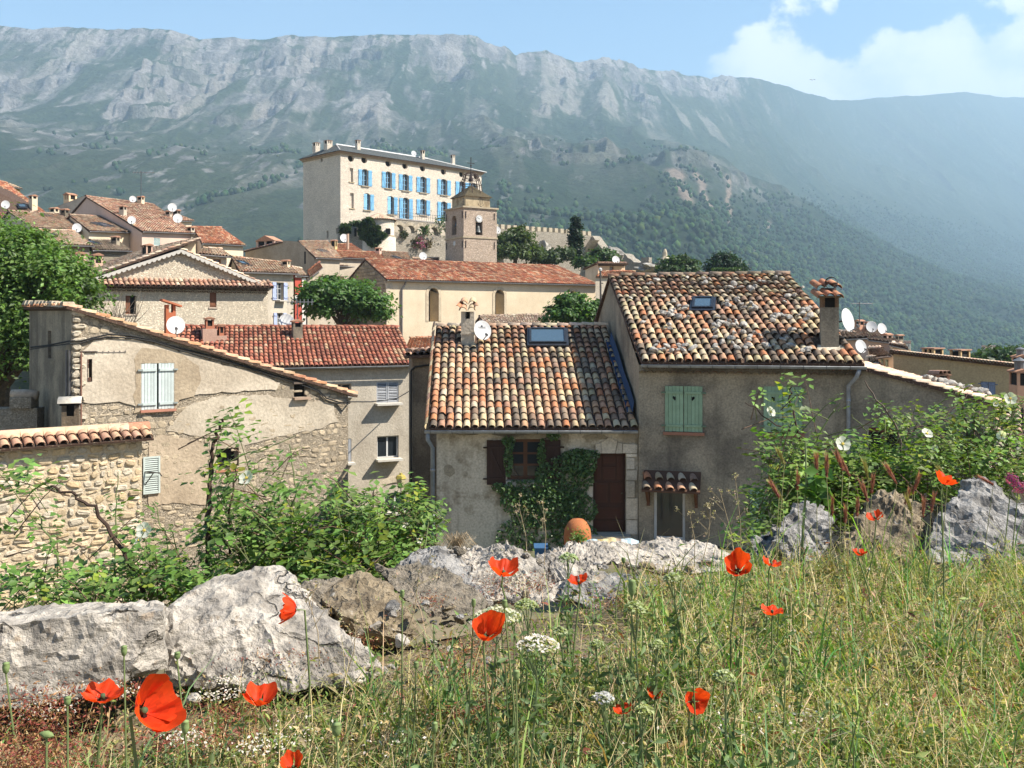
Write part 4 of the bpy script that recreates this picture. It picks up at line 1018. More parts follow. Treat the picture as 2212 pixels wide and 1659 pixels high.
    for (x, y, k, rx, ry) in ((500, 270, 3, 40, 20), (530, 240, 2, 30, 15), (340, 375, 2, 12, 8), (560, 345, 4, 60, 25), (650, 420, 9, 70, 40), (620, 480, 13, 110, 22), (700, 500, 10, 90, 25), (830, 260, 6, 60, 30), (760, 240, 3, 40, 15), (1050, 390, 10, 60, 35),
                              (1160, 420, 9, 60, 30), (1100, 300, 8, 90, 40), (1240, 280, 7, 70, 30), (1000, 530, 9, 70, 35), (1090, 580, 10, 60, 40), (930, 560, 5, 40, 30), (880, 620, 6, 50, 40), (1000, 650, 7, 70, 40), (1190, 640, 7, 60, 30), (590, 580, 3, 30, 40),
                              (640, 720, 6, 60, 18), (540, 735, 4, 50, 12), (470, 735, 3, 30, 12), (720, 720, 6, 60, 25), (1130, 710, 8, 110, 18), (1330, 710, 7, 70, 18), (1440, 690, 4, 40, 20), (1350, 510, 8, 60, 25), (1480, 490, 12, 110, 15), (1560, 430, 6, 40, 30), (1400, 360, 6, 70, 50),
                              (1490, 320, 4, 40, 40), (1360, 250, 4, 60, 25), (1570, 505, 5, 35, 20), (1500, 730, 5, 80, 14), (1410, 650, 3, 30, 20), (960, 720, 4, 50, 20), (420, 540, 2, 20, 20), (500, 690, 3, 30, 15), (1440, 590, 4, 40, 20)):
        for i in range(max(1, int(k*.68))): spots.append((x+rs.uniform(-1, 1)*rx, y+rs.uniform(-1, 1)*ry))
    for (x, y) in spots:
        q = cup(R6(x, y)); d = q-kl
        if -.1 < d.dot(acr) < wid+.1 and -.2 < d.dot(upv) < hgt+.1: continue
        if abs(q.x-cb.x) < .35 and abs(q.y-cb.y-.2) < .5: continue
        stone(q+nrm2*.10, rs.uniform(.5, 1.0), 'loose grey stone lying on the mottled tiles of the green-shuttered house', 'stones weighing down the house roof')
    nA = (A1-A0).cross(back).normalized(); nA = nA if nA.z > 0 else -nA
    for i in range(22):
        a = .48+.46*i/21; p = A0.lerp(A1, a)+fr.e2*(.55+rs.uniform(-.12, .12))+nA*.13
        stone(p, rs.uniform(.7, 1.2), 'grey stone in the row along the sloping annex roof', 'stones in a row on the annex roof')

    # ---------------- ivy on the cottage
    frc = Fr(P(943, 0, 24.85), P(1380, 0, 24.75))
    iv = thing('climbing_ivy', 'dense dark green ivy climbing the cottage wall between window and door', 'ivy', P(1150, 1175, 24.6))
    blobs = [(1115, 1275, 200, 90, 480), (850, 1580, 230, 80, 520), (1100, 1480, 190, 150, 720), (1190, 1390, 120, 100, 330), (950, 1650, 260, 60, 420), (1000, 1750, 220, 90, 420), (1180, 1700, 130, 120, 420), (820, 1740, 110, 90, 150), (700, 1350, 30, 130, 130), (700, 1240, 45, 40, 60), (930, 1330, 28, 110, 120), (925, 1470, 40, 60, 80),
             (1010, 1165, 50, 28, 90), (1010, 1195, 45, 40, 60), (640, 1555, 60, 30, 60), (1280, 1330, 50, 35, 90), (700, 1660, 60, 60, 60), (700, 1900, 90, 120, 120), (900, 1900, 160, 100, 200), (1150, 1880, 160, 100, 260)]
    pts = []
    for (x, y, rx, ry, n) in blobs:
        if (x, y) == (1115, 1275): x, y, rx, ry, n = 1170, 1340, 100, 50, 220
        for _ in range(int(n*1.5)):
            a = RS.uniform(0, 6.283); r = RS.uniform(0, 1)**.5; s, z = frc.hit(*R5(x+math.cos(a)*r*rx, y+math.sin(a)*r*ry)); pts.append(frc.w(s, -abs(RS.normal(.05, .09))-.02, z))
    pts = np.array(pts); n = len(pts)
    leaf_cloud('foliage', iv, pts, rand_nrm(n, 1.1, (0, -.8, .45)), RS.uniform(.06, .125, n), leaf_cols(n, (.10, .17, .06), .5), kind=None)
    fl = RS.choice(n, 260); leaf_cloud('blossoms', iv, pts[fl]+np.array([0, -.05, 0]), rand_nrm(260, 1, (0, -1, .3)), RS.uniform(.03, .055, 260), leaf_cols(260, (.45, .48, .36), .2, .03))
    mb = MB(frc)
    for (x0, y0, x1, y1) in ((1000, 1880, 930, 1250), (1100, 1880, 1190, 1350), (900, 1880, 690, 1250), (950, 1250, 1005, 1150)):
        a = frc.hit(*R5(x0, y0)); b = frc.hit(*R5(x1, y1)); path = [(a[0]+(b[0]-a[0])*k/7+.06*math.sin(k*2.3), -.03, a[1]+(b[1]-a[1])*k/7) for k in range(8)]; mb.tube(path, .018, 5, .008)
    mb.build('stem', M_BARK, iv)
near_houses()

def left_group():
    rs = np.random.RandomState(11)
    # ---------------- garden building with tile-topped wall (left edge)
    root = thing('stone_outbuilding', 'warm rubble stone outbuilding with a row of orange tiles on its wall', 'outbuilding', P(150, 1300, 19.5))
    fr = Fr(P(308, 0, 20.0), ang=math.radians(36)); S = lambda x, y: fr.hit(x, y)
    zt = S(306, 947)[1]; zb = -8.0; sL = -5.2
    mb = MB(fr); mb.wall(rect(sL, 0, zb, zt), [], 0.05, .2); mb.add([(0, .05, zb), (0, 2.6, zb), (0, 2.6, zt), (0, .05, zt)], [(0, 1, 2, 3)]); mb.add([(sL, 2.6, zb), (sL, 2.6, zt), (0, 2.6, zt), (0, 2.6, zb)], [(0, 1, 2, 3)])
    wall = mb.build('wall', W_MORTAR, root)
    cells = rubble_rows(-4.4, -.02, -6.3, zt-.05, .10, .24, .11, .40, rs, None, .035)
    cells.sort(key=lambda c: -c[2]); k = 0; rest = MB(fr)
    for c in cells:
        vis = c[0] > -3.9
        j = rs.uniform(.75, 1.12); warm = rs.uniform(0, 1); cc = (j*1.0, j*(.95-.10*warm), j*(.88-.24*warm)) if warm > .35 else (j*.98, j*.96, j*.93)
        mbx = MB(fr) if vis and k < 300 else rest
        stone_piece(mbx, stone_poly(*c, rs), .06, rs.uniform(.022, .06), rs, cc)
        if mbx is not rest: mbx.build('stone', W_STONEPIECE, wall); k += 1
    if rest.V: rest.build('more_stones', W_STONEPIECE, wall, kind='stuff')
    ez = zt+.02; e2, e1 = fr.e2, fr.e1
    EL, ER = Vector(fr.w(sL, -.22, ez)), Vector(fr.w(.18, -.22, ez)); RL, RR = Vector(fr.w(sL, .34, ez+.20)), Vector(fr.w(.18, .34, ez+.20))
    tile_roof(root, EL, ER, RL, RR, [((.55, .33, .21), 3), ((.48, .27, .17), 3), ((.60, .42, .28), 2)], 'new', .205, .55, 60, TT_NEAR, False, .06, None, .6)
    BL, BR = Vector(fr.w(sL, .98, ez)), Vector(fr.w(.18, .98, ez)); tile_roof(root, BR, BL, RR, RL, PAL_PALE, 'new', .205, .55, 0, TT_FAR, False, .06, name='rear_roof')
    k = 13
    for i in range(k):   # flat ridge tiles in cream and brick red
        L = (5.4)/k; a = sL+L*i; mb = MB(fr); c = [(.62, .47, .30), (.46, .20, .12), (.58, .42, .27), (.50, .22, .13), (.60, .40, .27)][rs.randint(5)]
        n = 6; pr = []
        for e, w in ((a, .17), (a+L*1.04, .155)):
            for q in range(n+1): an = math.radians(-80+160*q/n); pr.append((e, .34+w*math.sin(an), ez+.13+.17*math.cos(an)))
        mb.add(pr, [(q, n+1+q, n+2+q, q+1) for q in range(n)], 0, c); mb.add([pr[q] for q in range(n+1, 2*n+2)], [tuple(range(n+1))], 0, tuple(x*.5 for x in c)); mb.build('ridge_tile', M_TILE, root, True)

    # ---------------- house with the long rake
    root = thing('lean_to_house', 'patched plaster house with long sloping verge and pale double shutters', 'house', P(450, 1200, 25))
    fr = Fr(P(154.7, 0, 23.0), ang=math.radians(36)); S = lambda x, y: fr.hit(x, y)
    zb = -9.0; zt0 = S(155, 668)[1]; sR, zR = S(768, 856); sR = S(752, 870)[0]; D = 6.0
    slope = (S(768, 856)[1]-zt0)/S(768, 856)[0]; zt = lambda s: zt0+slope*s
    h1a, h1b = S(*R3(975, 822)), S(*R3(1200, 498)); h2a, h2b = S(*R3(612, 628)), S(*R3(636, 470)); h3a, h3b = S(*R3(2032, 735)), S(*R3(2120, 640)); h4a, h4b = S(*R3(1490, 1240)), S(*R3(1650, 1080))
    mb = MB(fr)
    mb.wall([(0, zb), (sR, zb), (sR, zt(sR)), (0, zt0)], [rect(h1a[0], h1b[0], h1a[1], h1b[1]), rect(h2a[0], h2b[0], h2a[1], h2b[1]), rect(h3a[0], h3b[0], h3a[1], h3b[1]), rect(h4a[0], h4b[0], h4a[1], h4b[1])], 0, .22)
    mb.add([(sR, 0, zb), (sR, D, zb), (sR, D, zt(sR)), (sR, 0, zt(sR))], [(0, 1, 2, 3)]); mb.add([(0, D, zb), (0, D, zt0), (sR, D, zt(sR)), (sR, D, zb)], [(0, 1, 2, 3)])
    wall = mb.build('wall', W_STONE_L, root)
    mb = MB(fr); frl = fr
    # shaded side wall with slit
    q = Fr(fr.w(0, 0, 0), fr.w(0, 1, 0))   # s runs back along the side
    slit = [q.hit(*R3(355, 470)), q.hit(*R3(331, 275))]; a0, a1 = min(slit[0][0], slit[1][0]), max(slit[0][0], slit[1][0])
    side = MB(fr); hole = [(a0, slit[0][1]), (a1, slit[0][1]), (a1, slit[1][1]), (a0, slit[1][1])]
    loops = [[Vector((0, zb, 0)), Vector((D, zb, 0)), Vector((D, zt0+.12, 0)), Vector((0, zt0, 0))], [Vector((p[0], p[1], 0)) for p in hole]]
    flat = [(0, p.x, p.y) for l in loops for p in l]; side.add(flat, [tuple(t) for t in tessellate_polygon(loops)])
    side.add([(0, a, z) for a, z in hole]+[(.3, a, z) for a, z in hole], [(i, (i+1) % 4, (i+1) % 4+4, i+4) for i in range(4)]); side.add([(.3, a, z) for a, z in hole], [(0, 1, 2, 3)], 1)
    side.build('side_wall', [W_GREY, M_DARK], root)
    # smooth plaster left on the wall, ragged edges, standing proud of the rubble
    def patch(poly, c, seed, t=-.03, mat=W_BEIGE):
        r2 = np.random.RandomState(seed); pts = [S(*R3(*p)) for p in poly]; out = []
        for i in range(len(pts)):
            a, b = pts[i], pts[(i+1) % len(pts)]; L = math.hypot(b[0]-a[0], b[1]-a[1]); k = max(1, int(L/.14))
            for m in range(k):
                f = m/k; out.append((a[0]+(b[0]-a[0])*f+r2.uniform(-.035, .035), a[1]+(b[1]-a[1])*f+r2.uniform(-.035, .035)))
        holes = []
        if seed == 7: holes = [rect(h1a[0]-.02, h1b[0]+.02, h1a[1]-.01, h1b[1]+.01)]
        if seed == 1: holes = [rect(h1a[0], h1b[0], h1a[1], h1b[1]), rect(h2a[0], h2b[0], h2a[1], h2b[1])]
        if seed == 4: holes = [rect(h4a[0], h4b[0], h4a[1], h4b[1])]
        g = MB(fr); g.wall(out, holes, t, -t, 0, c)
        n = len(out); g.add([(p[0], t, p[1]) for p in out]+[(p[0], .01, p[1]) for p in out], [(i, i+n, (i+1) % n+n, (i+1) % n) for i in range(n)], 0, c); g.build('plaster_patch', mat, root)
    patch([(565, 770), (700, 772), (830, 770), (960, 800), (980, 830), (1205, 815), (1230, 740), (1500, 700), (1900, 680), (1940, 640), (1830, 590), (1500, 500), (1280, 430), (1000, 350), (800, 325), (640, 345), (565, 420)], (1.06, 1.03, 1.0), 1)
    patch([(1150, 960), (1400, 1010), (1500, 1040), (1700, 1060), (1960, 1000), (2180, 960), (2330, 900), (2300, 780), (2200, 760), (1980, 740), (1850, 720), (1500, 730), (1300, 790)], (1.0, .98, .95), 2, -.02)
    patch([(1030, 1500), (1200, 1460), (1430, 1480), (1440, 1330), (1420, 1060), (1250, 1010), (1090, 1000), (1030, 1050)], (.88, .80, .72), 3, -.018)
    patch([(1440, 1290), (1700, 1270), (1690, 1050), (1450, 1050)], (.86, .82, .76), 4, -.016)
    patch([(930, 850), (978, 835), (1207, 822), (1240, 760), (1330, 720), (1385, 640), (1370, 520), (1260, 440), (1120, 400), (980, 400), (925, 470), (940, 600), (925, 720)], (.84, .77, .68), 7, -.036)
    # quoins and rubble showing through
    z0 = S(155, 1150)[1]; z = z0; i = 0
    while z < zt0-.12:
        h = rs.uniform(.14, .24); w = (.36, .22)[i % 2]*rs.uniform(.85, 1.1); i += 1; mb = MB(fr); j = rs.uniform(.75, 1.05)
        stone_piece(mb, stone_poly(.0, w, z+.012, z+h-.012, rs), .01, .07, rs, (j, j*.98, j*.95)); mb.build('corner_stone', W_STONEPIECE, wall); z += h
    def bare(s, zz):
        if s < .3 or s > sR-.05 or zz > zt(s)-.12: return False
        x = S; top = zt(s)-zz
        zl = S(*R3(700, 775))[1]
        in_patch1 = (zz > zl-.25*max(0, s-4)) and top > .42 and s > .35
        lowpatch = False
        return not in_patch1
    cells = [c for c in rubble_rows(.3, sR-.05, -6.0, zt0, .10, .22, .14, .36, rs, bare, .03)]
    mb = MB(fr)
    for c in cells:
        if rs.uniform() < .42: continue
        j = rs.uniform(.6, .9); mb_c = (j, j*.93, j*.83); stone_piece(mb, stone_poly(*c, rs), .012, rs.uniform(.015, .035), rs, mb_c)
    mb.build('rubble_stones', W_STONEPIECE, wall, kind='stuff')
    # verge tiles along the rake
    k = 22; Lr = math.hypot(sR+.25, slope*(sR+.25)); c = pal_pick([((.55, .33, .20), 3), ((.62, .45, .30), 2), ((.46, .22, .12), 2)], k)
    roofp = [Vector(fr.w(sR+.25, -.14, zt(sR+.25)+.06)), Vector(fr.w(sR+.25, D+.1, zt(sR+.25)+.06)), Vector(fr.w(-.12, -.14, zt(-.12)+.06)), Vector(fr.w(-.12, D+.1, zt(-.12)+.10))]
    rf = tile_roof(root, *roofp, [((.55, .33, .20), 3), ((.62, .45, .30), 2), ((.46, .22, .12), 2)], 'new', .22, .34, 0, TT_MID, False, .09)
    mb = MB(fr)
    for i in range(12): mb.tbox(-.2+rs.uniform(-.03, .03), .12, i*.5, i*.5+.46, zt0+.05+i*.012, zt0+.18+i*.012+rs.uniform(-.02, .02), .7, 0, tuple(np.array((.8, .76, .7))*rs.uniform(.6, 1.1)))
    mb.build('coping_stones', W_STONEPIECE, root, kind='stuff')
    # shutters, sill, small openings
    m = (h1a[0]+h1b[0])/2
    for (p, q_, sd) in ((h1a[0], m-.02, 1), (m+.02, h1b[0], -1)): add_shutter(root, fr, p, q_, h1a[1], h1b[1], -.035, (.52, .58, .56), 5, ((.12, 1), (.86, 1)), side=sd)
    mb = MB(fr); mb.box(h1a[0]-.03, h1b[0]+.04, -.10, .02, h1a[1]-.07, h1a[1]-.01, 0, (.42, .19, .13)); mb.build('sill', M_TINT, root)
    for (a, b, nm) in ((h2a, h2b, 'slit_window'), (h3a, h3b, 'vent_opening'), (h4a, h4b, 'window')):
        mb = MB(fr); mb.box(a[0]-.02, b[0]+.02, .20, .24, a[1]-.02, b[1]+.02, 1)
        if nm == 'slit_window':
            for kz in range(5): zc = a[1]+(b[1]-a[1])*(kz+.5)/5; mb.box(a[0]-.03, b[0]-.12+.1*rs.uniform(0, 1), -.04, .05, zc-.05, zc+.05, 0, (.10, .05, .035))
        if nm == 'vent_opening': mb.box(a[0]-.04, b[0]+.06, -.16, .18, a[1]-.07, a[1]-.005, 0, (.35, .25, .18)); mb.box(a[0]-.04, b[0]+.04, -.10, .1, b[1]+.002, b[1]+.06, 0, (.12, .09, .07))
        if nm == 'window': mb.box(a[0], b[0], -.06, .18, a[1]-.06, a[1]-.003, 0, (.40, .18, .11)); mb.box(b[0]-.06, b[0]-.002, .12, .2, a[1], b[1]-.001, 0, (.25, .2, .15)); mb.box(a[0]+.002, a[0]+.05, .12, .2, a[1], b[1]-.001, 0, (.2, .15, .1))
        mb.build(nm, [M_TINT, M_DARK], root)
    a = S(*R3(985, 1405)); b = S(*R3(1020, 1145)); louvre_shutter(root, fr, a[0], a[0]+.42, a[1], b[1], -.08, (.50, .56, .52), 16)
    # bracket for a sign or lamp
    mb = MB(fr); a = S(*R3(985, 1250)); mb.tube([(a[0], -.02, a[1]), (a[0]+.3, -.45, a[1]), (a[0]+.34, -.5, a[1]-.08)], .018, 5, None, 0, (.06, .05, .04)); mb.tube([(a[0], -.02, a[1]-.42), (a[0]+.2, -.28, a[1]-.01)], .014, 5, None, 0, (.06, .05, .04)); mb.build('iron_bracket', M_TINT, root)
    # pipes down the corner
    mb = MB(fr); s = S(*R3(557, 500))[0]; mb.tube([(s, -.06, S(*R3(557, 420))[1]), (s, -.06, S(*R3(557, 950))[1]-1.0)], .022, 6, None, 0, (.20, .10, .07)); mb.tube([(s-.02, -.06, S(*R3(557, 420))[1]), (s+.35, -.06, S(*R3(557, 420))[1]-.005)], .02, 6, None, 0, (.08, .06, .05)); mb.build('drain_pipe', M_TINT, root)
    mb = MB(fr); s0 = S(590, 0)[0]; pa = [S(*R3(x, y)) for x, y in ((590, 422), (700, 424), (790, 424), (865, 423))]; mb.tube([(p[0], -.04, p[1]) for p in pa], .008, 4, None, 0, (.25, .22, .2))
    for k in range(8): mb.box(pa[0][0]+(pa[-1][0]-pa[0][0])*k/7-.008, pa[0][0]+(pa[-1][0]-pa[0][0])*k/7+.008, -.05, -.03, pa[0][1]-.03, pa[0][1]+.02, 0, (.2, .18, .16))
    mb.build('wire_hooks', M_TINT, root)
    mb = MB(fr)
    for s in (-.03, -.09): mb.tube([(s, .14 if s < -.05 else .05, zt0-1.0), (s, .14 if s < -.05 else .05, -6)], .03, 6, None, 0, (.5, .45, .42))
    mb.build('conduit', M_METAL, root)
    # black electric cable slung under the rake
    cab = [(470, 300, -.9), (485, 345, -.06), (560, 345, -.06), (640, 325, -.06), (745, 300, -.06), (900, 310, -.06), (1050, 340, -.06), (1240, 395, -.06), (1480, 455, -.06), (1700, 520, -.06), (1900, 585, -.06), (2060, 625, -.06), (2130, 660, -.06), (2200, 690, -.06), (2250, 740, -.06), (2340, 770, -.06), (2400, 765, -.2)]
    w3 = [fr.w(S(*R3(x, y))[0], t, S(*R3(x, y))[1]) for x, y, t in cab[1:]]
    far = [P(*R3(215, 390), 24.5), P(*R3(340, 375), 23.6)]
    mb = MB(); mb.tube([tuple(p) for p in far]+w3, .022, 5, None, 0, (.02, .02, .02)); mb.tube([tuple(Vector(p)+Vector((0, -.01, -.05+.02*math.sin(i*2)))) for i, p in enumerate(far+w3)], .016, 5, None, 0, (.03, .03, .03))
    end = w3[-1]; mb.tube([end, tuple(P(730, 868, 31)), tuple(P(800, 868, 36)), tuple(P(855, 862, 40)), tuple(P(884, 845, 41))], .022, 5, None, 0, (.02, .02, .02))
    mb.build('electric_cable', M_TINT, None, False, 'black twisted electric cable running under the sloping verge', 'cable')
    # big dish and red terracotta vent seen above the verge
    add_dish(P(379.5, 703, 27.0), (.36, -.86, .36), .32, 'large white dish standing behind the sloping verge', tuple(P(382, 740, 27.2)))
    t = thing('terracotta_chimney', 'small brick-red chimney pot with slanted lid behind the large white dish', 'chimney', P(372, 700, 30))
    f2 = Fr(P(357, 0, 30), ang=math.radians(30)); mb = MB(f2); a = f2.hit(*R3(1148, 250)); b = f2.hit(*R3(1215, 95)); z0, z1 = a[1]-.8, b[1]; w = b[0]-a[0]
    mb.box(a[0], a[0]+w, 0, .35, z0, z1-.25, 0, (.42, .13, .06)); mb.box(a[0], a[0]+w*.3, 0, .35, z1-.25, z1, 0, (.42, .13, .06)); mb.box(b[0]-w*.28, b[0], 0, .35, z1-.25, z1, 0, (.42, .13, .06)); mb.build('shaft', M_TINT, t)
    mb = MB(f2); mb.add([(a[0]-.12, -.1, z1+.18), (b[0]+.18, -.1, z1-.02), (b[0]+.18, .45, z1-.02), (a[0]-.12, .45, z1+.18), (a[0]-.12, -.1, z1+.12), (b[0]+.18, -.1, z1-.08), (b[0]+.18, .45, z1-.08), (a[0]-.12, .45, z1+.12)], [(0, 1, 2, 3), (7, 6, 5, 4), (0, 4, 5, 1), (1, 5, 6, 2), (2, 6, 7, 3), (3, 7, 4, 0)], 0, (.45, .16, .08)); mb.build('lid', M_TINT, t)
    # little soot-black chimney with tile lid in front of the corner
    t = thing('garden_chimney', 'soot-blackened masonry chimney with a single curved tile on top', 'chimney', P(147, 960, 21))
    f2 = Fr(P(133, 0, 21.3), ang=math.radians(20)); a = f2.hit(*R3(425, 965)); b = f2.hit(*R3(545, 790)); mb = MB(f2); z1 = b[1]
    mb.box(a[0], b[0], 0, .45, -7, z1-.25, 0, (.75, .66, .58)); mb.box(b[0]-.10, b[0], 0, .1, z1-.25, z1, 0, (.75, .66, .58)); mb.box(a[0], a[0]+.1, .0, .1, z1-.25, z1, 0, (.5, .45, .4)); mb.box(a[0]+.02, b[0]-.02, .1, .44, z1-.25, z1, 1); mb.box(a[0]-.04, b[0]+.03, -.04, .5, z1, z1+.04, 1)
    mb.build('shaft', [W_GREY, M_DARK], t); mb = MB(f2); n = 6; pr = []
    for e in (a[0]-.08, b[0]+.06):
        for k in range(n+1): an = math.radians(-85+170*k/n); pr.append((e, .2+.30*math.sin(an), z1+.04+.15*math.cos(an)))
    mb.add(pr, [(k, n+1+k, n+2+k, k+1) for k in range(n)]+[tuple(range(n+1))], 0, (.62, .55, .45)); mb.build('lid_tile', M_TILE, t, True)
    # low wall and bits behind it, at the left edge
    t = thing('garden_wall', 'dark rough garden wall with rounded coping beneath the leafy tree', 'wall', P(50, 960, 25)); f2 = Fr(P(-60, 0, 25), P(130, 0, 25.2)); mb = MB(f2); z1 = f2.hit(60, 882)[1]; mb.box(-3, f2.hit(80, 900)[0], 0, .5, -8, z1); mb.build('masonry', W_STONE_L, t)
    mb = MB(f2); z2 = f2.hit(40, 848)[1]; a = f2.hit(24, 850)[0]; mb.box(a, a+.55, -.1, .4, z1+.01, z2-.12); mb.build('pier', W_STONE_L, t)
    mb = MB(f2); mb.tube([(a-.05, .15, z2-.06), (a+.3, .15, z2-.05), (a+.62, .15, z2-.09)], .13, 8, None, 0, (.5, .4, .3)); mb.build('coping_tile', M_TILE, t, True)
left_group()
# ------------------------------------------------------------------ the village behind
def pt(p): return P(*p) if not isinstance(p, Vector) else p
def village_house(name, label, EL, ER, RL, RR, zb, wall, pal, windows=(), sp=.23, ex=.36, inset=.22, gut=True, back=True, cat='house', base=None, ridge=True, gableL=None, wc=(1, 1, 1), tmpl=None, individual=0, key='v'):
    EL, ER, RL, RR = pt(EL), pt(ER), pt(RL), pt(RR)
    root = thing(name, label, cat, (EL.x, EL.y, zb))
    fr = Fr(EL, ER); L = fr.loc(ER)[0]
    l_, r_ = fr.loc(RL), fr.loc(RR)
    zl, zr = EL.z-.10, ER.z-.10
    holes = []; wins = []
    for w in windows:
        (x0, y0), (x1, y1) = w[0], w[1]
        a = fr.hit(x0, y1, inset); b = fr.hit(x1, y0, inset)
        kind = w[2] if len(w) > 2 else {}
        wins.append((a[0], b[0], a[1], b[1], kind)); holes.append(arch(a[0], b[0], a[1], b[1]-kind['arch'], kind['arch']) if kind.get('arch') else rect(a[0], b[0], a[1], b[1]))
    i0, i1 = .12, L-.12
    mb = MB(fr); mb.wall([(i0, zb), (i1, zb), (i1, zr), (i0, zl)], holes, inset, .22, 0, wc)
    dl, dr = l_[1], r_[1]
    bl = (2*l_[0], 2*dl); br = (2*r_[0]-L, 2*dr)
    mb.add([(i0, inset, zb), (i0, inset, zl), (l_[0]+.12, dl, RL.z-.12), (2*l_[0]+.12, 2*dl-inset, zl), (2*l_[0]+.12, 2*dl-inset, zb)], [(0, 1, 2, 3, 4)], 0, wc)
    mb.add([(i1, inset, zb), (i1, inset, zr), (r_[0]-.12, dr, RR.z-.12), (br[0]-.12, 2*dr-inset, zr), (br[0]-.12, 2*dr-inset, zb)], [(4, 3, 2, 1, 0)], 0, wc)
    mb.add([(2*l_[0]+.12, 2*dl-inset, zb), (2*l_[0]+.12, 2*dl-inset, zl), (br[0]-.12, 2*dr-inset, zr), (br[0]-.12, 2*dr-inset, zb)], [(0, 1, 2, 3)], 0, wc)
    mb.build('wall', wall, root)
    roof = tile_roof(root, EL, ER, RL, RR, pal, key, sp, ex, individual, tmpl or TT_FAR, ridge, .10)
    if back:
        BL = Vector((2*RL.x-EL.x, 2*RL.y-EL.y, EL.z)); BR = Vector((2*RR.x-ER.x, 2*RR.y-ER.y, ER.z))
        tile_roof(root, BR, BL, RR, RL, pal, key, sp, ex*1.3, 0, TT_FAR, False, .10, name='rear_roof')
    if gut: gutter(root, fr.w(.02, -.06, EL.z-.05), fr.w(L-.02, -.06, ER.z-.05), .06, hooks=3)
    for (a, b, c, d, k) in wins:
        add_window(root, fr, a, b, c, d, inset+k.get('t', .12), k.get('f', (.45, .42, .38)), k.get('nx', 2), k.get('ny', 2), k.get('sill'), fw=k.get('fw', .06))
        sh = k.get('sh')
        if sh:
            w = (b-a)*k.get('sw', .5)
            for s0, s1, sd in ((a-w, a-.01, 1), (b+.01, b+w, -1)): add_shutter(root, fr, s0, s1, c, d, inset-.05, sh, 3, each=False, side=sd, diag=k.get('diag', False))
        if k.get('closed'):
            m = (a+b)/2
            for s0, s1, sd in ((a, m-.01, 1), (m+.01, b, -1)): louvre_shutter(root, fr, s0, s1, c, d, inset+.02, k['closed'], 12)
    return root, fr, roof, RoofPlane(EL, ER, RL)
def ch_on(root, roof, fr, rp, x, y, wpx, top, mat, wc=(1, 1, 1), dep=.5, vent=.22, cap='tile'):
    """chimney standing on a roof: (x, y) photo position of its foot, wpx wide, reaching photo row top"""
    p = rp.hit(x, y); s, t, _ = fr.loc(p); w = wpx/F*p.y; zt = (HY-top)/F*p.y
    return simple_chimney(root, roof, fr, s-w/2, s+w/2, t, t+dep, p.z-.6, zt-.08, mat, wc, cap, vent)
def sky_on(roof, rp, pts):
    a, b, c = [rp.hit(*q) for q in pts]   # lower left, lower right, upper left
    u = (b-a).normalized(); v = (c-a)-u*((c-a).dot(u)); add_skylight(roof, a, u, v, (b-a).length, v.length)

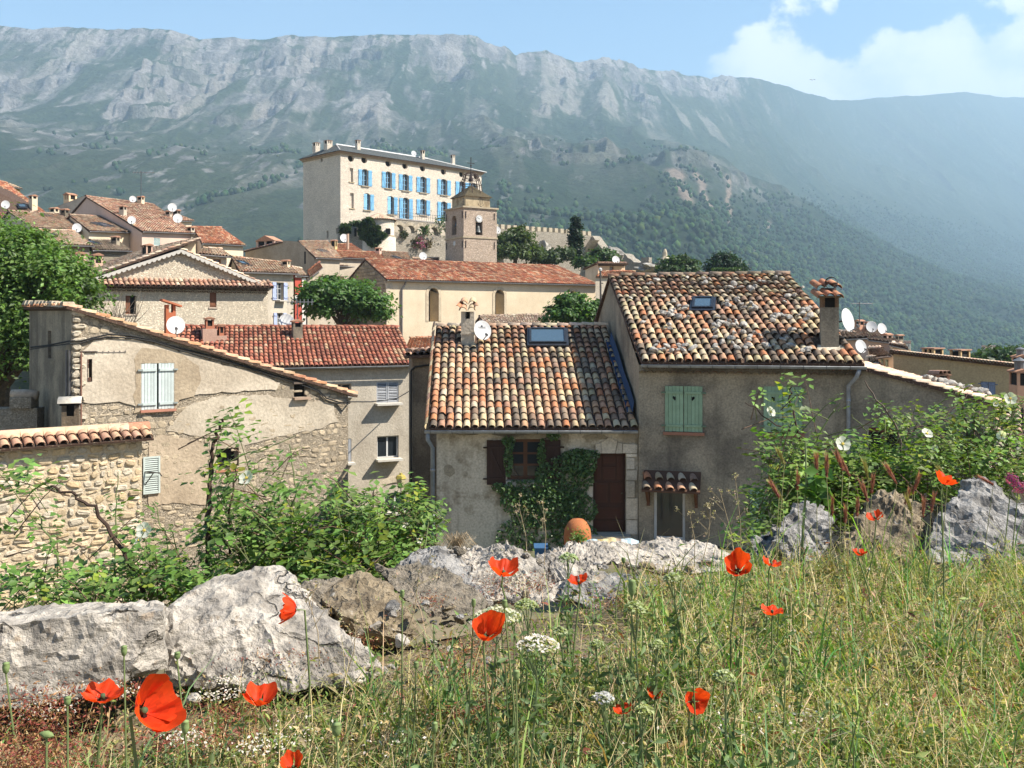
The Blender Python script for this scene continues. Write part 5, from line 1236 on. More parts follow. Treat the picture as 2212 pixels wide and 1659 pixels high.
def h3_group():
    Y = 42.0
    ER = P(900, 787, Y-.4); fr0 = Fr(ER, ang=math.radians(24)); e1, e2 = fr0.e1, fr0.e2
    EL = Vector(ER)-e1*10.5; RR = P(860, 706, 45.0); dr = fr0.loc(RR); RL = Vector(RR)-e1*10.2; RL.z = RR.z+.05
    wk = dict(f=(.62, .62, .60), nx=2, ny=1, sill=(.58, .54, .47), t=.14)
    wc_ = dict(f=(.4, .4, .4), nx=1, ny=1, sill=(.58, .54, .47), closed=(.42, .43, .45), t=.16)
    z4 = R4
    root, fr, roof, rp = village_house('terraced_house', 'three storey beige house with bright red tiled roof and arched ground floor window', EL, ER, RL, RR, -11, W_BEIGE, PAL_RED,
        [(z4(592, 625), z4(745, 775), wc_), (z4(596, 998), z4(745, 1160), wk), (z4(648, 1385), z4(800, 1530), dict(wk, arch=.12)), (z4(385, 1020), z4(418, 1182), dict(wc_, closed=(.45, .46, .48))), (z4(290, 640), z4(418, 720), dict(wk, f=(.3, .25, .2)))], .205, .31, .35, individual=300, key='red', tmpl=TT_MID)
    # pale arch stones round the ground floor window
    a = fr.hit(*z4(615, 1540), .35); b = fr.hit(*z4(825, 1370), .35); mb = MB(fr); n = 9; sL, sR = a[0], b[0]; c = (sL+sR)/2; w = (sR-sL)/2; zt = b[1]
    outer = [(sL-.28, a[1]), (sL-.28, zt)]+[(c-(w+.28)*math.cos(math.pi*k/n), zt+.62*math.sin(math.pi*k/n)) for k in range(1, n)]+[(sR+.28, zt), (sR+.28, a[1])]
    inner = [(sL, a[1]), (sL, zt)]+[(c-w*math.cos(math.pi*k/n), zt+.36*math.sin(math.pi*k/n)) for k in range(1, n)]+[(sR, zt), (sR, a[1])]
    for k in range(len(outer)-1):
        mb = MB(fr); mb.prism([outer[k], inner[k], inner[k+1], outer[k+1]], .30, .36, 0, tuple(np.array((1.0, .97, .92))*RS.uniform(.9, 1.08))); mb.build('arch_stone', W_STONEPIECE, root)
    ch_on(root, roof, fr, rp, *R3(2060, 335), 20, R3(0, 178)[1]+8, W_GREY, (.8, .8, .8), .45)
    # metal cowl chimney top
    add_aerial(P(*R3(2055, 200), 44.0), .95, 'thin aerial with fan elements on the red-roofed house', .2, 1.4)
    add_dish(P(*R3(1980, 213), 44.3), (.35, -.9, .25), .44, 'white dish beside the metal-capped chimney on the red roof', tuple(P(*R3(1985, 262), 44.5)))
    # pink chimney pair at the left end of the red roof
    t = thing('pink_chimney', 'wide pink rendered chimney block with two little tiled vent houses on top', 'chimney', P(465, 755, 40)); f = Fr(P(437, 0, 40), ang=math.radians(24)); a = f.hit(*R3(1402, 420)); b = f.hit(*R3(1500, 262)); c = f.hit(*R3(1570, 310))
    mb = MB(f); mb.box(a[0], b[0], 0, 1.0, a[1]-1.5, b[1]); mb.box(b[0], c[0], .02, .98, a[1]-1.5, c[1]); mb.build('shaft', plain('chimney_pink', (.50, .33, .25), (.44, .29, .22), 2, 20, .95, .004, True), t)
    for (x0, x1, zz, hh) in ((a[0]+.15, b[0]-.1, b[1], .40), (b[0]+.12, c[0]-.10, c[1], .40)):
        chimney_mb(f, x0, x1, .2, .75, zz-.02, zz+hh, (.42, .17, .10), 'tile', None, .28).build('vent_house', [M_TINT, M_DARK, M_TILE], t)
    # street lantern on its bracket
    t = thing('street_lantern', 'old street lantern with yellowed glass roof on a wall bracket', 'lantern', P(866, 1060, 40.5)); o = P(866, 1040, 40.6); mb = MB(); s = .0125*40.6/41
    q = lambda px: px/F*40.6
    mb.lathe(o, [(q(7), q(-14)), (q(11), q(6)), (q(11.5), q(6.5))], 6, 0, (.5, .45, .28)); mb.build('glass_body', M_TINT, t)
    mb = MB(); mb.lathe(o, [(q(12.5), q(6.5)), (q(9.5), q(13)), (q(4), q(15)), (q(3.5), q(18)), (0, q(19))], 6, 0, (.40, .33, .08)); mb.build('lamp_roof', M_TINT, t)
    mb = MB(); mb.tube([tuple(o-Vector((0, 0, q(14)))), tuple(o-Vector((0, 0, q(22)))), tuple(o+Vector((q(20), .3, -q(24)))), tuple(o+Vector((q(34), 1.0, -q(16))))], .025, 5, None, 0, (.03, .03, .03)); mb.build('bracket', M_TINT, t)
    # shaded building in the alley, beside the cottage
    EL, ER = P(874, 768, 29.0), P(945, 764, 28.6); RL, RR = P(880, 760, 31.5), P(950, 757, 31.1)
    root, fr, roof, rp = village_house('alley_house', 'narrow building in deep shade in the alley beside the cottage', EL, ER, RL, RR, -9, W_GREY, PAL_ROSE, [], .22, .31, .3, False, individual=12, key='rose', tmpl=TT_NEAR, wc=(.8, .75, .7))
    mb = MB(fr); s = fr.hit(905, 900, .28)[0]; mb.tube([(s-.25, .24, fr.hit(880, 800, .28)[1]), (s-.1, .24, fr.hit(880, 792, .28)[1]), (s+.5, .24, fr.hit(880, 786, .28)[1])], .03, 5, None, 0, (.02, .02, .02)); mb.tube([(s-.25, .24, fr.hit(880, 800, .28)[1]), (s-.25, .24, -9)], .03, 5, None, 0, (.02, .02, .02)); mb.build('cable_run', M_TINT, root)
    # orange roof corner between
    root, fr, roof, rp = village_house('small_roofed_house', 'low house with fresh orange tiles tucked behind the alley', P(872, 760, 52), P(950, 757, 53), P(885, 730, 57), P(950, 728, 58), -8, W_BEIGE, [((.52, .19, .09), 3), ((.58, .30, .18), 1)], [], .21, .3, .2)
h3_group()

def stone_gable():
    # front wall with its gable, pent row of tiles and saw-tooth fascia
    root = thing('gabled_stone_house', 'wide pale stone house with a low gable and a row of tiles across its front', 'house', P(400, 740, 50))
    A = P(*R1(640, 920), 48.0); fr = Fr(A, ang=math.radians(37)); S = lambda x, y, t=0: fr.hit(*R1(x, y), t)
    ap = S(1240, 728); lo = S(615, 925); hi = S(1862, 985); zb = -10.0
    w1a, w1b = S(868, 1165), S(942, 1040); w2a, w2b = S(1450, 1118), S(1497, 1017)
    s0, s1 = S(645, 930)[0], S(1850, 1000)[0]; D = 9
    mb = MB(fr); mb.wall([(s0, zb), (s1, zb), (s1, hi[1]), ap, (s0, lo[1])], [rect(w1a[0], w1b[0], w1a[1], w1b[1]), rect(w2a[0], w2b[0], w2a[1], w2b[1])], 0, .3)
    mb.add([(s1, 0, zb), (s1, D, zb), (s1, D, hi[1]), (s1, 0, hi[1])], [(0, 1, 2, 3)]); mb.add([(s0, 0, zb), (s0, 0, lo[1]), (s0, D, lo[1]), (s0, D, zb)], [(0, 1, 2, 3)])
    mb.add([(s0, D, zb), (s0, D, lo[1]), (ap[0], D, ap[1]), (s1, D, hi[1]), (s1, D, zb)], [(0, 1, 2, 3, 4)])
    mb.build('wall', W_STONE, root)
    # left roof slope carries on past the gable to a higher wall on the right
    Ae = Vector(fr.w(lo[0]-.1, -.3, lo[1]+.15)); q = S(1382, 640, -.3); C1 = Vector(fr.w(q[0], -.3, q[1]))
    De = Ae+fr.e2*9.5; C0 = C1+fr.e2*9.5
    tile_roof(root, De, Ae, C0, C1, PAL_PALE, 'pale', .26, .36, 0, TT_FAR, False, .12)
    mb = MB(fr); rz = lambda s_: ap[1]+(hi[1]-ap[1])*(s_-ap[0])/(hi[0]-ap[0])
    mb.prism([(ap[0]+.05, ap[1]-.1), (q[0]-.05, rz(q[0])-.2), (q[0]-.05, q[1]-.12), (ap[0]+.05, ap[1]+.08)], .25, 4.0)
    mb.build('upper_wall', W_CREAM, root)
    # right slope
    Rf = Vector(fr.w(ap[0], -.25, ap[1]+.12)); Hf = Vector(fr.w(hi[0]+.1, -.25, hi[1]+.05))
    tile_roof(root, Hf, Hf+fr.e2*9, Rf, Rf+fr.e2*9, PAL_PALE, 'pale', .26, .36, 0, TT_FAR, False, .12, name='right_roof')
    # fascia with scallops
    def fascia(p, q):
        mb = MB(fr); p, q = Vector((p[0], p[1])), Vector((q[0], q[1])); L = (q-p).length; n = int(L/.27); d = (q-p)/n
        for i in range(n):
            a = p+d*i; b = a+d
            pts = [(a.x, a.y), (a.x+d.x*.3, a.y+d.y*.3-.09), (a.x+d.x*.7, a.y+d.y*.7-.09), (b.x, b.y), (b.x, b.y+.12), (a.x, a.y+.12)]
            mb.prism(pts, -.30, -.02, 0, (.50, .47, .42))
        return mb.build('scalloped_fascia', M_TINT, root)
    fascia((lo[0], lo[1]-.12), (ap[0], ap[1]-.06)); fascia((ap[0], ap[1]-.06), (hi[0], hi[1]-.08))
    # pent row of tiles across the front
    zl, zr = S(670, 968)[1], S(1865, 985)[1]; z_ = (zl+zr)/2
    EL, ER = Vector(fr.w(s0+.1, -.55, zl-.02)), Vector(fr.w(s1+.15, -.55, zr+.02)); RL, RR = Vector(fr.w(s0+.1, -.02, zl+.36)), Vector(fr.w(s1+.15, -.02, zr+.40))
    tile_roof(root, EL, ER, RL, RR, PAL_ROSE, 'rose', .262, .50, 60, TT_NEAR, False, .08, name='pent_roof')
    for row in range(2):
        n = 38; t = (np.arange(n)+.5)/n*(s1-s0)+s0; base = np.array([fr.w(a, -.14-.16*row, z_-.30+row*.14) for a in t])
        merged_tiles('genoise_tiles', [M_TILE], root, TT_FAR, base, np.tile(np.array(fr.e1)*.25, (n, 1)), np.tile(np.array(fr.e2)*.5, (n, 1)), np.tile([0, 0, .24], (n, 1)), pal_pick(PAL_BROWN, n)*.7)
    for (a, b, half) in ((w1a, w1b, True), (w2a, w2b, False)):
        mb = MB(fr); mb.box(a[0], b[0], .26, .30, a[1], b[1], 1); mb.build('window', [M_TINT, M_DARK], root)
        add_shutter(root, fr, a[0], a[0]+(b[0]-a[0])*(.45 if half else 1), a[1], b[1], .06, (.20, .085, .045), 3, each=False)
        mb = MB(fr); mb.box(a[0]-.06, b[0]+.06, -.05, .1, a[1]-.08, a[1]-.005, 0, (.45, .36, .28)); mb.build('sill', M_TINT, root)
    # chimneys on the roof
    rp = RoofPlane(Ae, C1, De)
    for (x0, x1, yb, yt) in ((512, 598, 860, 752), (645, 715, 850, 762), (1185, 1238, 720, 655)):
        p = rp.hit(*R1((x0+x1)/2, yb)); w = (x1-x0)*.3125/F*p.y; zt = (HY-R1(0, yt)[1])/F*p.y; s, t, _ = fr.loc(p); t = max(t, .6)
        chimney_mb(fr, s-w/2*.85, s+w/2*.85, t, t+.9, p.z-.5, zt, (1.05, .93, .85), 'tile', None, .42).build('chimney', [W_PINK, M_DARK, M_TILE], root)
    # satellite arm etc. right wing with blue shutters
    b1 = dict(f=(.4, .4, .4), nx=2, ny=3, sh=(.40, .46, .66), sw=.52, sill=(.5, .46, .4), t=.16)
    EL, ER = P(*R1(1660, 872), 56), P(*R1(2062, 884), 60.5); RL, RR = P(*R1(1600, 772), 60), P(*R1(1985, 812), 64.5)
    root, fr2, roof, rp2 = village_house('blue_shuttered_house', 'beige house with lilac blue shutters behind the stone gable', EL, ER, RL, RR, -10, W_BEIGE, PAL_BROWN, [(R1(1908, 948), R1(1958, 1068), b1), (R1(1912, 1158), R1(1955, 1262), b1)], .24, .36, .3)
    sky_on(roof, rp2, (R1(1672, 826), R1(1728, 832), R1(1662, 806)))
    ch_on(root, roof, fr2, rp2, *R1(1997, 838), 9, R1(0, 792)[1], W_CREAM)
    # brick red house next to it
    root, fr2, roof, rp2 = village_house('red_fronted_house', 'narrow house painted brick red with white bands', P(*R1(2040, 896), 61), P(*R1(2125, 900), 62), P(*R1(2010, 838), 65), P(*R1(2080, 850), 66), -10, plain('red_paint', (.42, .075, .05), (.38, .07, .045), 1, 20, .9, .003, True), PAL_PALE, [], .24, .36, .12, True)
    z1 = fr2.hit(*R1(2080, 1040), .1)[1]; L = fr2.loc(P(*R1(2125, 900), 62))[0]
    mb = MB(fr2); mb.box(.1, L-.1, .08, .13, z1-.18, z1+.02, 0, (.62, .60, .55)); mb.build('band', M_TINT, root); mb = MB(fr2); mb.box(L-.42, L-.06, .07, .13, -10, fr2.hit(*R1(2100, 905), .1)[1]-.1, 0, (.60, .56, .5)); mb.build('corner_band', M_TINT, root)
    mb = MB(fr2); mb.box(.1, L-.45, .07, .12, fr2.hit(*R1(2080, 916), .1)[1], fr2.hit(*R1(2080, 900), .1)[1], 0, (.62, .58, .52)); mb.build('top_band', M_TINT, root)
    # little upper roof between gable and V4
    village_house('attic_house', 'small house with dark attic window above the stone gable', P(*R1(1372, 748), 56), P(*R1(1600, 768), 58), P(*R1(1400, 708), 60), P(*R1(1530, 716), 61), -4, W_BEIGE, PAL_PALE, [(R1(1465, 788), R1(1530, 822), dict(f=(.2, .1, .06), nx=2, ny=1))], .24, .36, .3)
stone_gable()

def left_village():
    w = dict(f=(.4, .38, .34), nx=2, ny=2); z = R1
    H = village_house
    root, fr, roof, rp = H('corner_house', 'house with rust red roof and roof window at the edge of the village', P(*z(-260, 560), 78), P(*z(330, 470), 84), P(*z(-300, 190), 83), P(*z(45, 258), 89), -4, W_BEIGE, PAL_CHURCH, [], .24, .36)
    sky_on(roof, rp, (z(132, 432), z(186, 432), z(116, 408)))
    add_dish(P(*z(38, 410), 78.5), (.35, -.9, .2), .42, 'round dish against the rust red corner roof', tuple(P(*z(40, 440), 79)))
    ch_on(root, roof, fr, rp, *z(241, 440), 12, z(0, 345)[1], W_CREAM, (1, 1, 1), .6)
    H('yellow_house', 'yellow painted house just showing above the rust red corner roof', P(*z(-60, 262), 95), P(*z(158, 300), 98), P(*z(-60, 225), 99), P(*z(110, 282), 101), -2, plain('yellow_paint', (.58, .42, .14), (.52, .37, .12), 1, 16, .9, .004, True), PAL_PALE, [], .24, .36, .25)
    root, fr, roof, rp = H('long_roof_house', 'long house with weathered brown tiles and ochre gable edge', P(*z(228, 566), 66), P(*z(622, 590), 70.5), P(*z(52, 452), 71), P(*z(480, 480), 76), -4, W_BEIGE, PAL_BROWN, [], .24, .36)
    sky_on(roof, rp, (z(330, 497), z(372, 499), z(325, 486))); ch_on(root, roof, fr, rp, *z(464, 500), 11, z(0, 440)[1], W_GREY, (.6, .6, .6), .5)
    ch_on(root, roof, fr, rp, *z(393, 478), 12, z(0, 432)[1], W_CREAM, (1, 1, 1), .6)
    add_dish(P(*z(532, 571), 67.5), (.35, -.9, .25), .40, 'white dish at the eave of the long brown roof', tuple(P(*z(534, 600), 67.8)))
    root, fr, roof, rp = H('cream_house', 'cream house with a wide blue roof window beside the pink house', P(*z(622, 588), 68), P(*z(985, 602), 73), P(*z(478, 480), 73), P(*z(785, 497), 78), -4, W_CREAM, PAL_BROWN, [], .24, .36)
    sky_on(roof, rp, (z(712, 565), z(790, 565), z(692, 541)))
    pk = dict(f=(.4, .38, .34), nx=1, ny=1, closed=(.40, .50, .48))
    root, fr, roof, rp = H('pink_house', 'tall pale pink house with green shutters and a broad rose tiled roof', P(*z(988, 592), 70), P(*z(1350, 606), 75), P(*z(592, 352), 78.5), P(*z(1062, 408), 85), -4, W_PINK, PAL_ROSE, [(z(1062, 642), z(1108, 690), pk)], .24, .36)
    ch_on(root, roof, fr, rp, *z(866, 492), 9, z(0, 418)[1], W_BEIGE, (1, 1, 1), .5); ch_on(root, roof, fr, rp, *z(1182, 492), 7, z(0, 452)[1], W_BEIGE); ch_on(root, roof, fr, rp, *z(1237, 496), 9, z(0, 446)[1], W_GREY)
    ch_on(root, roof, fr, rp, *z(988, 400), 9, z(0, 352)[1], W_CREAM)
    for (x, y, Yd, r, lab) in ((910, 517, 71, .38, 'small dish low on the pink house roof by the chimney pipe'), (1191, 430, 78, .45, 'large dish high on the chimney at the end of the rose roof'), (1228, 505, 73.5, .45, 'tilted dish below the chimney at the end of the rose roof'), (918, 372, 82, .36, 'dish half hidden behind the ridge of the rose roof')):
        add_dish(P(*z(x, y), Yd), (.35, -.88, .3), r, lab, tuple(P(*z(x+3, y+40), Yd+.3)))
    add_aerial(P(*z(975, 385), 81), 2.6, 'tall aerial on the ridge of the rose tiled roof', .2, 2.0)
    # left return wall of the pink house, with dark attic windows
    t = thing('back_house', 'shaded beige house with two dark windows behind the rose tiled roof', 'house', P(*z(500, 480), 84)); pts = [z(378, 428), z(582, 350), z(700, 400), z(860, 470), z(980, 600), z(378, 560)]
    f = Fr(P(*z(378, 0), 86), P(*z(980, 0), 80)); q = [f.hit(*p) for p in pts]; mb = MB(f); mb.wall([(q[5][0], -3), (q[4][0], -3), q[4], q[3], q[2], q[1], q[0]], [], 0, .2); mb.build('wall', W_BEIGE, t)
    mb = MB(f)
    mb.add([(a, 0, b+.02) for a, b in (q[0], q[1])]+[(a, 6, b+.02) for a, b in (q[1], q[0])], [(0, 1, 2, 3)], 0, (.5, .3, .2)); mb.build('roof', M_TILE, t)
    for (x0, x1, y0, y1) in ((625, 643, 430, 487), (695, 730, 434, 490)):
        a = f.hit(*z(x0, y1)); b = f.hit(*z(x1, y0)); mb = MB(f); mb.box(a[0], b[0], -.03, .05, a[1], b[1], 0, (.05, .04, .035)); mb.box(a[0]-.06, b[0]+.06, -.06, .05, a[1]-.1, a[1]-.002, 0, (.5, .45, .38)); mb.build('window', M_TINT, t)
    s = f.hit(*z(437, 400))[0]; chimney_mb(f, s-.4, s+.4, .3, 1.1, 6, f.hit(*z(437, 340))[1], (1.1, 1.05, .95), 'tile', None, .4).build('chimney', [W_CREAM, M_DARK, M_TILE], t)
    H('far_gable_house', 'small house end with cream wall beyond the pink house chimneys', P(*z(1240, 520), 88), P(*z(1345, 520), 90), P(*z(1150, 455), 91), P(*z(1230, 478), 92), -2, W_CREAM, PAL_ROSE, [], .24, .36)
    root, fr, roof, rp = H('rose_roof_house', 'cream house with rust tiled roof at the end of the village row', P(*z(1398, 675), 72), P(*z(1702, 690), 76), P(*z(1330, 562), 77), P(*z(1527, 568), 80), -5, W_CREAM, PAL_CHURCH, [], .24, .36)
    ch_on(root, roof, fr, rp, *z(1334, 600), 10, z(0, 562)[1], W_BEIGE)
    root, fr, roof, rp = H('rubble_house', 'rubble stone house with faded pink roof and roof window', P(*z(385, 684), 57), P(*z(648, 692), 60), P(*z(262, 584), 62), P(*z(512, 592), 65.5), -6, W_STONE_L, PAL_PALE, [], .24, .36)
    sky_on(roof, rp, (z(322, 625), z(392, 626), z(308, 602))); ch_on(root, roof, fr, rp, *z(288, 640), 10, z(0, 582)[1], W_BEIGE)
    root, fr, roof, rp = H('brown_roof_house', 'low stone house with dark brown corrugated-looking roof', P(*z(640, 720), 60), P(*z(908, 726), 63), P(*z(620, 656), 64), P(*z(812, 656), 67), -5, W_STONE_L, [((.26, .20, .15), 3), ((.34, .27, .20), 2)], [], .24, .36)
    sky_on(roof, rp, (z(648, 683), z(692, 684), z(642, 661))); ch_on(root, roof, fr, rp, *z(817, 692), 10, z(0, 628)[1], W_GREY)
left_village()

def mid_village():
    H = village_house; c3 = lambda x, y: (710.1+.11363*x, 433.6+.11363*y); z = R2
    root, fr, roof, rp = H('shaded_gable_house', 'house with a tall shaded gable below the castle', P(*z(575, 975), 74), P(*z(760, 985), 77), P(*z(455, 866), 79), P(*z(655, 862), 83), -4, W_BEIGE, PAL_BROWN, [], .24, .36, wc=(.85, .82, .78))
    sky_on(roof, rp, (z(618, 942), z(668, 942), z(610, 926)))
    # stepped shaded wall left of it
    t = thing('shaded_wall_house', 'plain house with long shaded wall and tiled verge below the castle', 'house', P(*z(250, 1000), 80)); f = Fr(P(*z(88, 0), 80), P(*z(575, 0), 76.5)); q = [f.hit(*z(*p)) for p in ((88, 938), (345, 872), (352, 858), (452, 866), (575, 975))]
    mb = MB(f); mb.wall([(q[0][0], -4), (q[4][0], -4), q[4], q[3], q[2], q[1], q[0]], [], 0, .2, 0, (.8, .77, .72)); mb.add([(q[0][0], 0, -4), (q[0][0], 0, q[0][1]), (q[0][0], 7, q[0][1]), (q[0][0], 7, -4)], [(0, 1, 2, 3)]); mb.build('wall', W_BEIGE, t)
    A0, A1 = Vector(f.w(q[0][0]-.1, -.15, q[0][1]+.08)), Vector(f.w(q[1][0], -.15, q[1][1]+.08)); tile_roof(t, A0, A0+f.e2*6, A1, A1+f.e2*6, PAL_ROSE, 'rose', .24, .36, 0, TT_FAR, False, .1)
    s = f.hit(*z(212, 900))[0]; chimney_mb(f, s-1.0, s+1.0, .2, 1.2, q[0][1]-.6, f.hit(*z(212, 862))[1], (1, .95, .9), 'tile', None, .55).build('chimney', [W_PINK, M_DARK, M_TILE], t)
    mb = MB(f); a = f.hit(*z(505, 985)); mb.box(a[0]-.15, a[0]+.15, -.03, .05, a[1]-.4, a[1]+.6, 0, (.06, .05, .04)); mb.build('window', M_TINT, t)
    root, fr, roof, rp = H('upper_house', 'house with orange chimney and dish just under the castle wall', P(*c3(-150, 965), 84), P(*c3(640, 948), 90), P(*c3(-190, 838), 89), P(*c3(425, 822), 95), -3, W_BEIGE, PAL_CHURCH, [], .24, .36)
    ch_on(root, roof, fr, rp, *c3(142, 935), 8.5, c3(0, 750)[1], plain('chimney_yellow', (.62, .48, .24), None, 2, 20, .9, .003, True), (1, 1, 1), .5, .5)
    p = rp.hit(*c3(362, 930)); mb = MB(); mb.tube([tuple(p-Vector((0, 0, .3))), tuple(p+Vector((0, 0, 1.5)))], .12, 8, None, 0, (.50, .36, .26)); mb.build('vent_pipe', M_TINT, roof)
    add_dish(P(*c3(292, 712), 91), (.35, -.88, .3), .50, 'white dish on the house under the castle wall', tuple(P(*c3(300, 800), 91.5)))
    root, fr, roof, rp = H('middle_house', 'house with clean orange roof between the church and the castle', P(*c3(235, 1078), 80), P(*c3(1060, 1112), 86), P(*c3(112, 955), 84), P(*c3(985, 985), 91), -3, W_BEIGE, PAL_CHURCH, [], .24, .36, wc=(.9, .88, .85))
    ch_on(root, roof, fr, rp, *c3(985, 1030), 8, c3(0, 895)[1], W_PINK, (1, .95, .9))
    root, fr, roof, rp = H('end_house', 'house with dark striped tiles behind the church ridge', P(*c3(1060, 1110), 87), P(*c3(1570, 1125), 91), P(*c3(1000, 968), 91), P(*c3(1500, 990), 96), -3, W_BEIGE, PAL_BROWN, [], .24, .36)
    sky_on(roof, rp, (c3(1300, 1108), c3(1390, 1112), c3(1285, 1068)))
    H('low_row_house', 'low tiled outhouse at the foot of the castle terrace', P(*c3(1590, 1112), 93), P(*c3(2100, 1118), 98), P(*c3(1580, 1086), 95), P(*c3(2090, 1090), 100), -2, W_BEIGE, PAL_PALE, [], .24, .36)
    add_dish(P(*c3(1792, 1056), 92), (.3, -.88, .35), .48, 'white dish at the foot of the castle terrace', tuple(P(*c3(1800, 1110), 92.4)))
    root, fr, roof, rp = H('church_neighbour', 'cream house with a low orange roof against the church gable', P(*c3(110, 1228), 79), P(*c3(560, 1250), 83), P(*c3(15, 1085), 82), P(*c3(655, 1102), 87), -5, W_CREAM, PAL_ROSE, [], .24, .36)
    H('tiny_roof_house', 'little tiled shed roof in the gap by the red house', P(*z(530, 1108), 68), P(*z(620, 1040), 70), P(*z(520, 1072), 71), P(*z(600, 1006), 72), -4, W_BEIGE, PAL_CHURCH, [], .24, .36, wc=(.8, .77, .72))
    t = thing('gap_house', 'beige house wall with small window in the gap left of the church', 'house', P(690, 640, 72)); f = Fr(P(655, 0, 73), P(735, 0, 75)); a, b = f.hit(655, 600), f.hit(735, 590); mb = MB(f); mb.box(a[0], b[0], 0, 4, -6, a[1]); mb.build('wall', W_BEIGE, t)
    c = f.hit(*z(545, 1140)); mb = MB(f); mb.box(c[0]-.3, c[0]+.3, -.04, .05, c[1]-.5, c[1]+.5, 0, (.25, .12, .07)); mb.build('window', M_TINT, t); mb = MB(f); mb.box(a[0]-.2, b[0]+.2, -.3, 4.2, a[1]+.002, a[1]+.2, 0, SLAB_C); mb.build('roof', M_TILE, t)
mid_village()

def church():
    c5 = lambda x, y: (729+.475*x, 540.4+.475*y)
    root = thing('church', 'long cream church with orange tiled roof and narrow arched windows', 'church', P(1050, 730, 78))
    EL = P(836, 604, 75.0); fr = Fr(EL, ang=math.radians(32)); L = 21.3; zt = EL.z
    ER = Vector(fr.w(L, 0, zt)); D = 4.5; zr = P(788, 559, 78.8).z
    RL, RR = Vector(fr.w(0, D, zr)), Vector(fr.w(L, D, zr))
    # roof's far end is hipped in the photo: the ridge is shorter than the eave
    RRs = Vector(fr.w(L-1.6, D, zr)); zb = -6
    holes = []; wins = []
    for (x0, x1, y0, y1) in ((414, 460, 172, 325), (716, 758, 180, 292), (1056, 1088, 184, 250)):
        a = fr.hit(*c5(x0, y1), .3); b = fr.hit(*c5(x1, y0), .3); r = (b[0]-a[0])/2; holes.append(arch(a[0], b[0], a[1], b[1]-r, r)); wins.append((a, b, r))
    mb = MB(fr); mb.wall([(.1, zb), (L-.1, zb), (L-.1, zt-.1), (.1, zt-.1)], holes, .3, 1.0); mb.add([(L-.1, .3, zb), (L-.1, 2*D-.3, zb), (L-.1, 2*D-.3, zt), (L-1.6, D, zr-.1), (L-.1, .3, zt)], [(0, 1, 2, 3, 4)]); mb.add([(.1, 2*D-.3, zb), (.1, 2*D-.3, zt), (L-.1, 2*D-.3, zt), (L-.1, 2*D-.3, zb)], [(0, 1, 2, 3)])
    mb.build('wall', W_CREAM, root)
    g = MB(fr); g.add([(.1, .3, zb), (.1, .3, zt-.05), (.1, D, zr-.08), (.1, 2*D-.3, zt-.05), (.1, 2*D-.3, zb)], [(0, 1, 2, 3, 4)]); gw = g.build('gable_wall', W_COURSED, root)
    # coursed blocks on the gable
    rs = np.random.RandomState(5); z = zt-2.8; out = MB(fr)
    while z < zr-.3:
        h = rs.uniform(.26, .34); half = D-.35 if z < zt else (D-.35)*(zr-z-h)/(zr-zt)
        t = D-half
        while t < D+half-.15:
            w = min(rs.uniform(.35, .8), D+half-t); j = rs.uniform(.55, 1.0)
            out.add([(.1-.0, t+.02, z+.02), (.1, t+w-.02, z+.02), (.1, t+w-.02, z+h-.02), (.1, t+.02, z+h-.02), (.055, t+.05, z+.045), (.055, t+w-.05, z+.045), (.055, t+w-.05, z+h-.045), (.055, t+.05, z+h-.045)],
                    [(4, 7, 6, 5), (0, 4, 5, 1), (1, 5, 6, 2), (2, 6, 7, 3), (3, 7, 4, 0)], 0, (j*.8, j*.78, j*.74)); t += w
        z += h
    out.build('gable_blocks', W_STONEPIECE, gw, kind='stuff')
    tile_roof(root, EL, ER, RL, RRs, PAL_CHURCH, 'church', .225, .36, 0, TT_MID, True, .12)
    BL, BR = Vector(fr.w(0, 2*D, zt)), Vector(fr.w(L, 2*D, zt)); tile_roof(root, BR, BL, RRs, RL, PAL_CHURCH, 'church', .225, .5, 0, TT_FAR, False, .12, name='rear_roof')
    gutter(root, fr.w(.05, -.07, zt-.05), fr.w(L, -.07, zt-.05), .08, hooks=4)
    for (a, b, r) in wins:
        mb = MB(fr); w = (b[0]-a[0])*.42; mb.box(a[0], a[0]+w, .85, .95, a[1], b[1]-r*.3, 1); mb.add([(a[0]+w, .9, a[1]), (b[0], .32, a[1]), (b[0], .32, b[1]-r), (a[0]+w, .9, b[1]-r*.4)], [(0, 1, 2, 3)], 0, (.80, .72, .55))
        wo = mb.build('window', [plain('reveal', (.62, .5, .36), None, 1, 20, .95, .004, True), M_DARK], root)
        n = 10; c = (a[0]+b[0])/2; mb = MB(fr)
        ring = lambda R: [(c-R, a[1])]+[(c-R*math.cos(math.pi*k/n), b[1]-r+R*math.sin(math.pi*k/n)) for k in range(n+1)]+[(c+R, a[1])]
        o, i_ = ring(r+.24), ring(r)
        for k in range(len(o)-1): mb.prism([o[k], i_[k], i_[k+1], o[k+1]], .265, .30, 0, (1.0, .95, .86))
        mb.build('stone_surround', W_STONEPIECE, wo)
        mb = MB(fr)
        for k in range(4): mb.box(a[0], a[0]+w, .80, .83, a[1]+(b[1]-a[1])*(k+.5)/4.5, a[1]+(b[1]-a[1])*(k+.5)/4.5+.04, 0, (.05, .05, .05))
        mb.build('glazing_bars', M_TINT, wo)
    z = zt-3.2; i = 0
    while z < zt-.4:   # dressed corner
        h = .42; w = (.62, .4)[i % 2]; i += 1; mb = MB(fr); j = RS.uniform(.95, 1.15); mb.box(.06, w, .27, .5, z+.012, z+h-.012, 0, (j, j*.98, j*.95)); mb.build('corner_stone', W_STONEPIECE, root); z += h
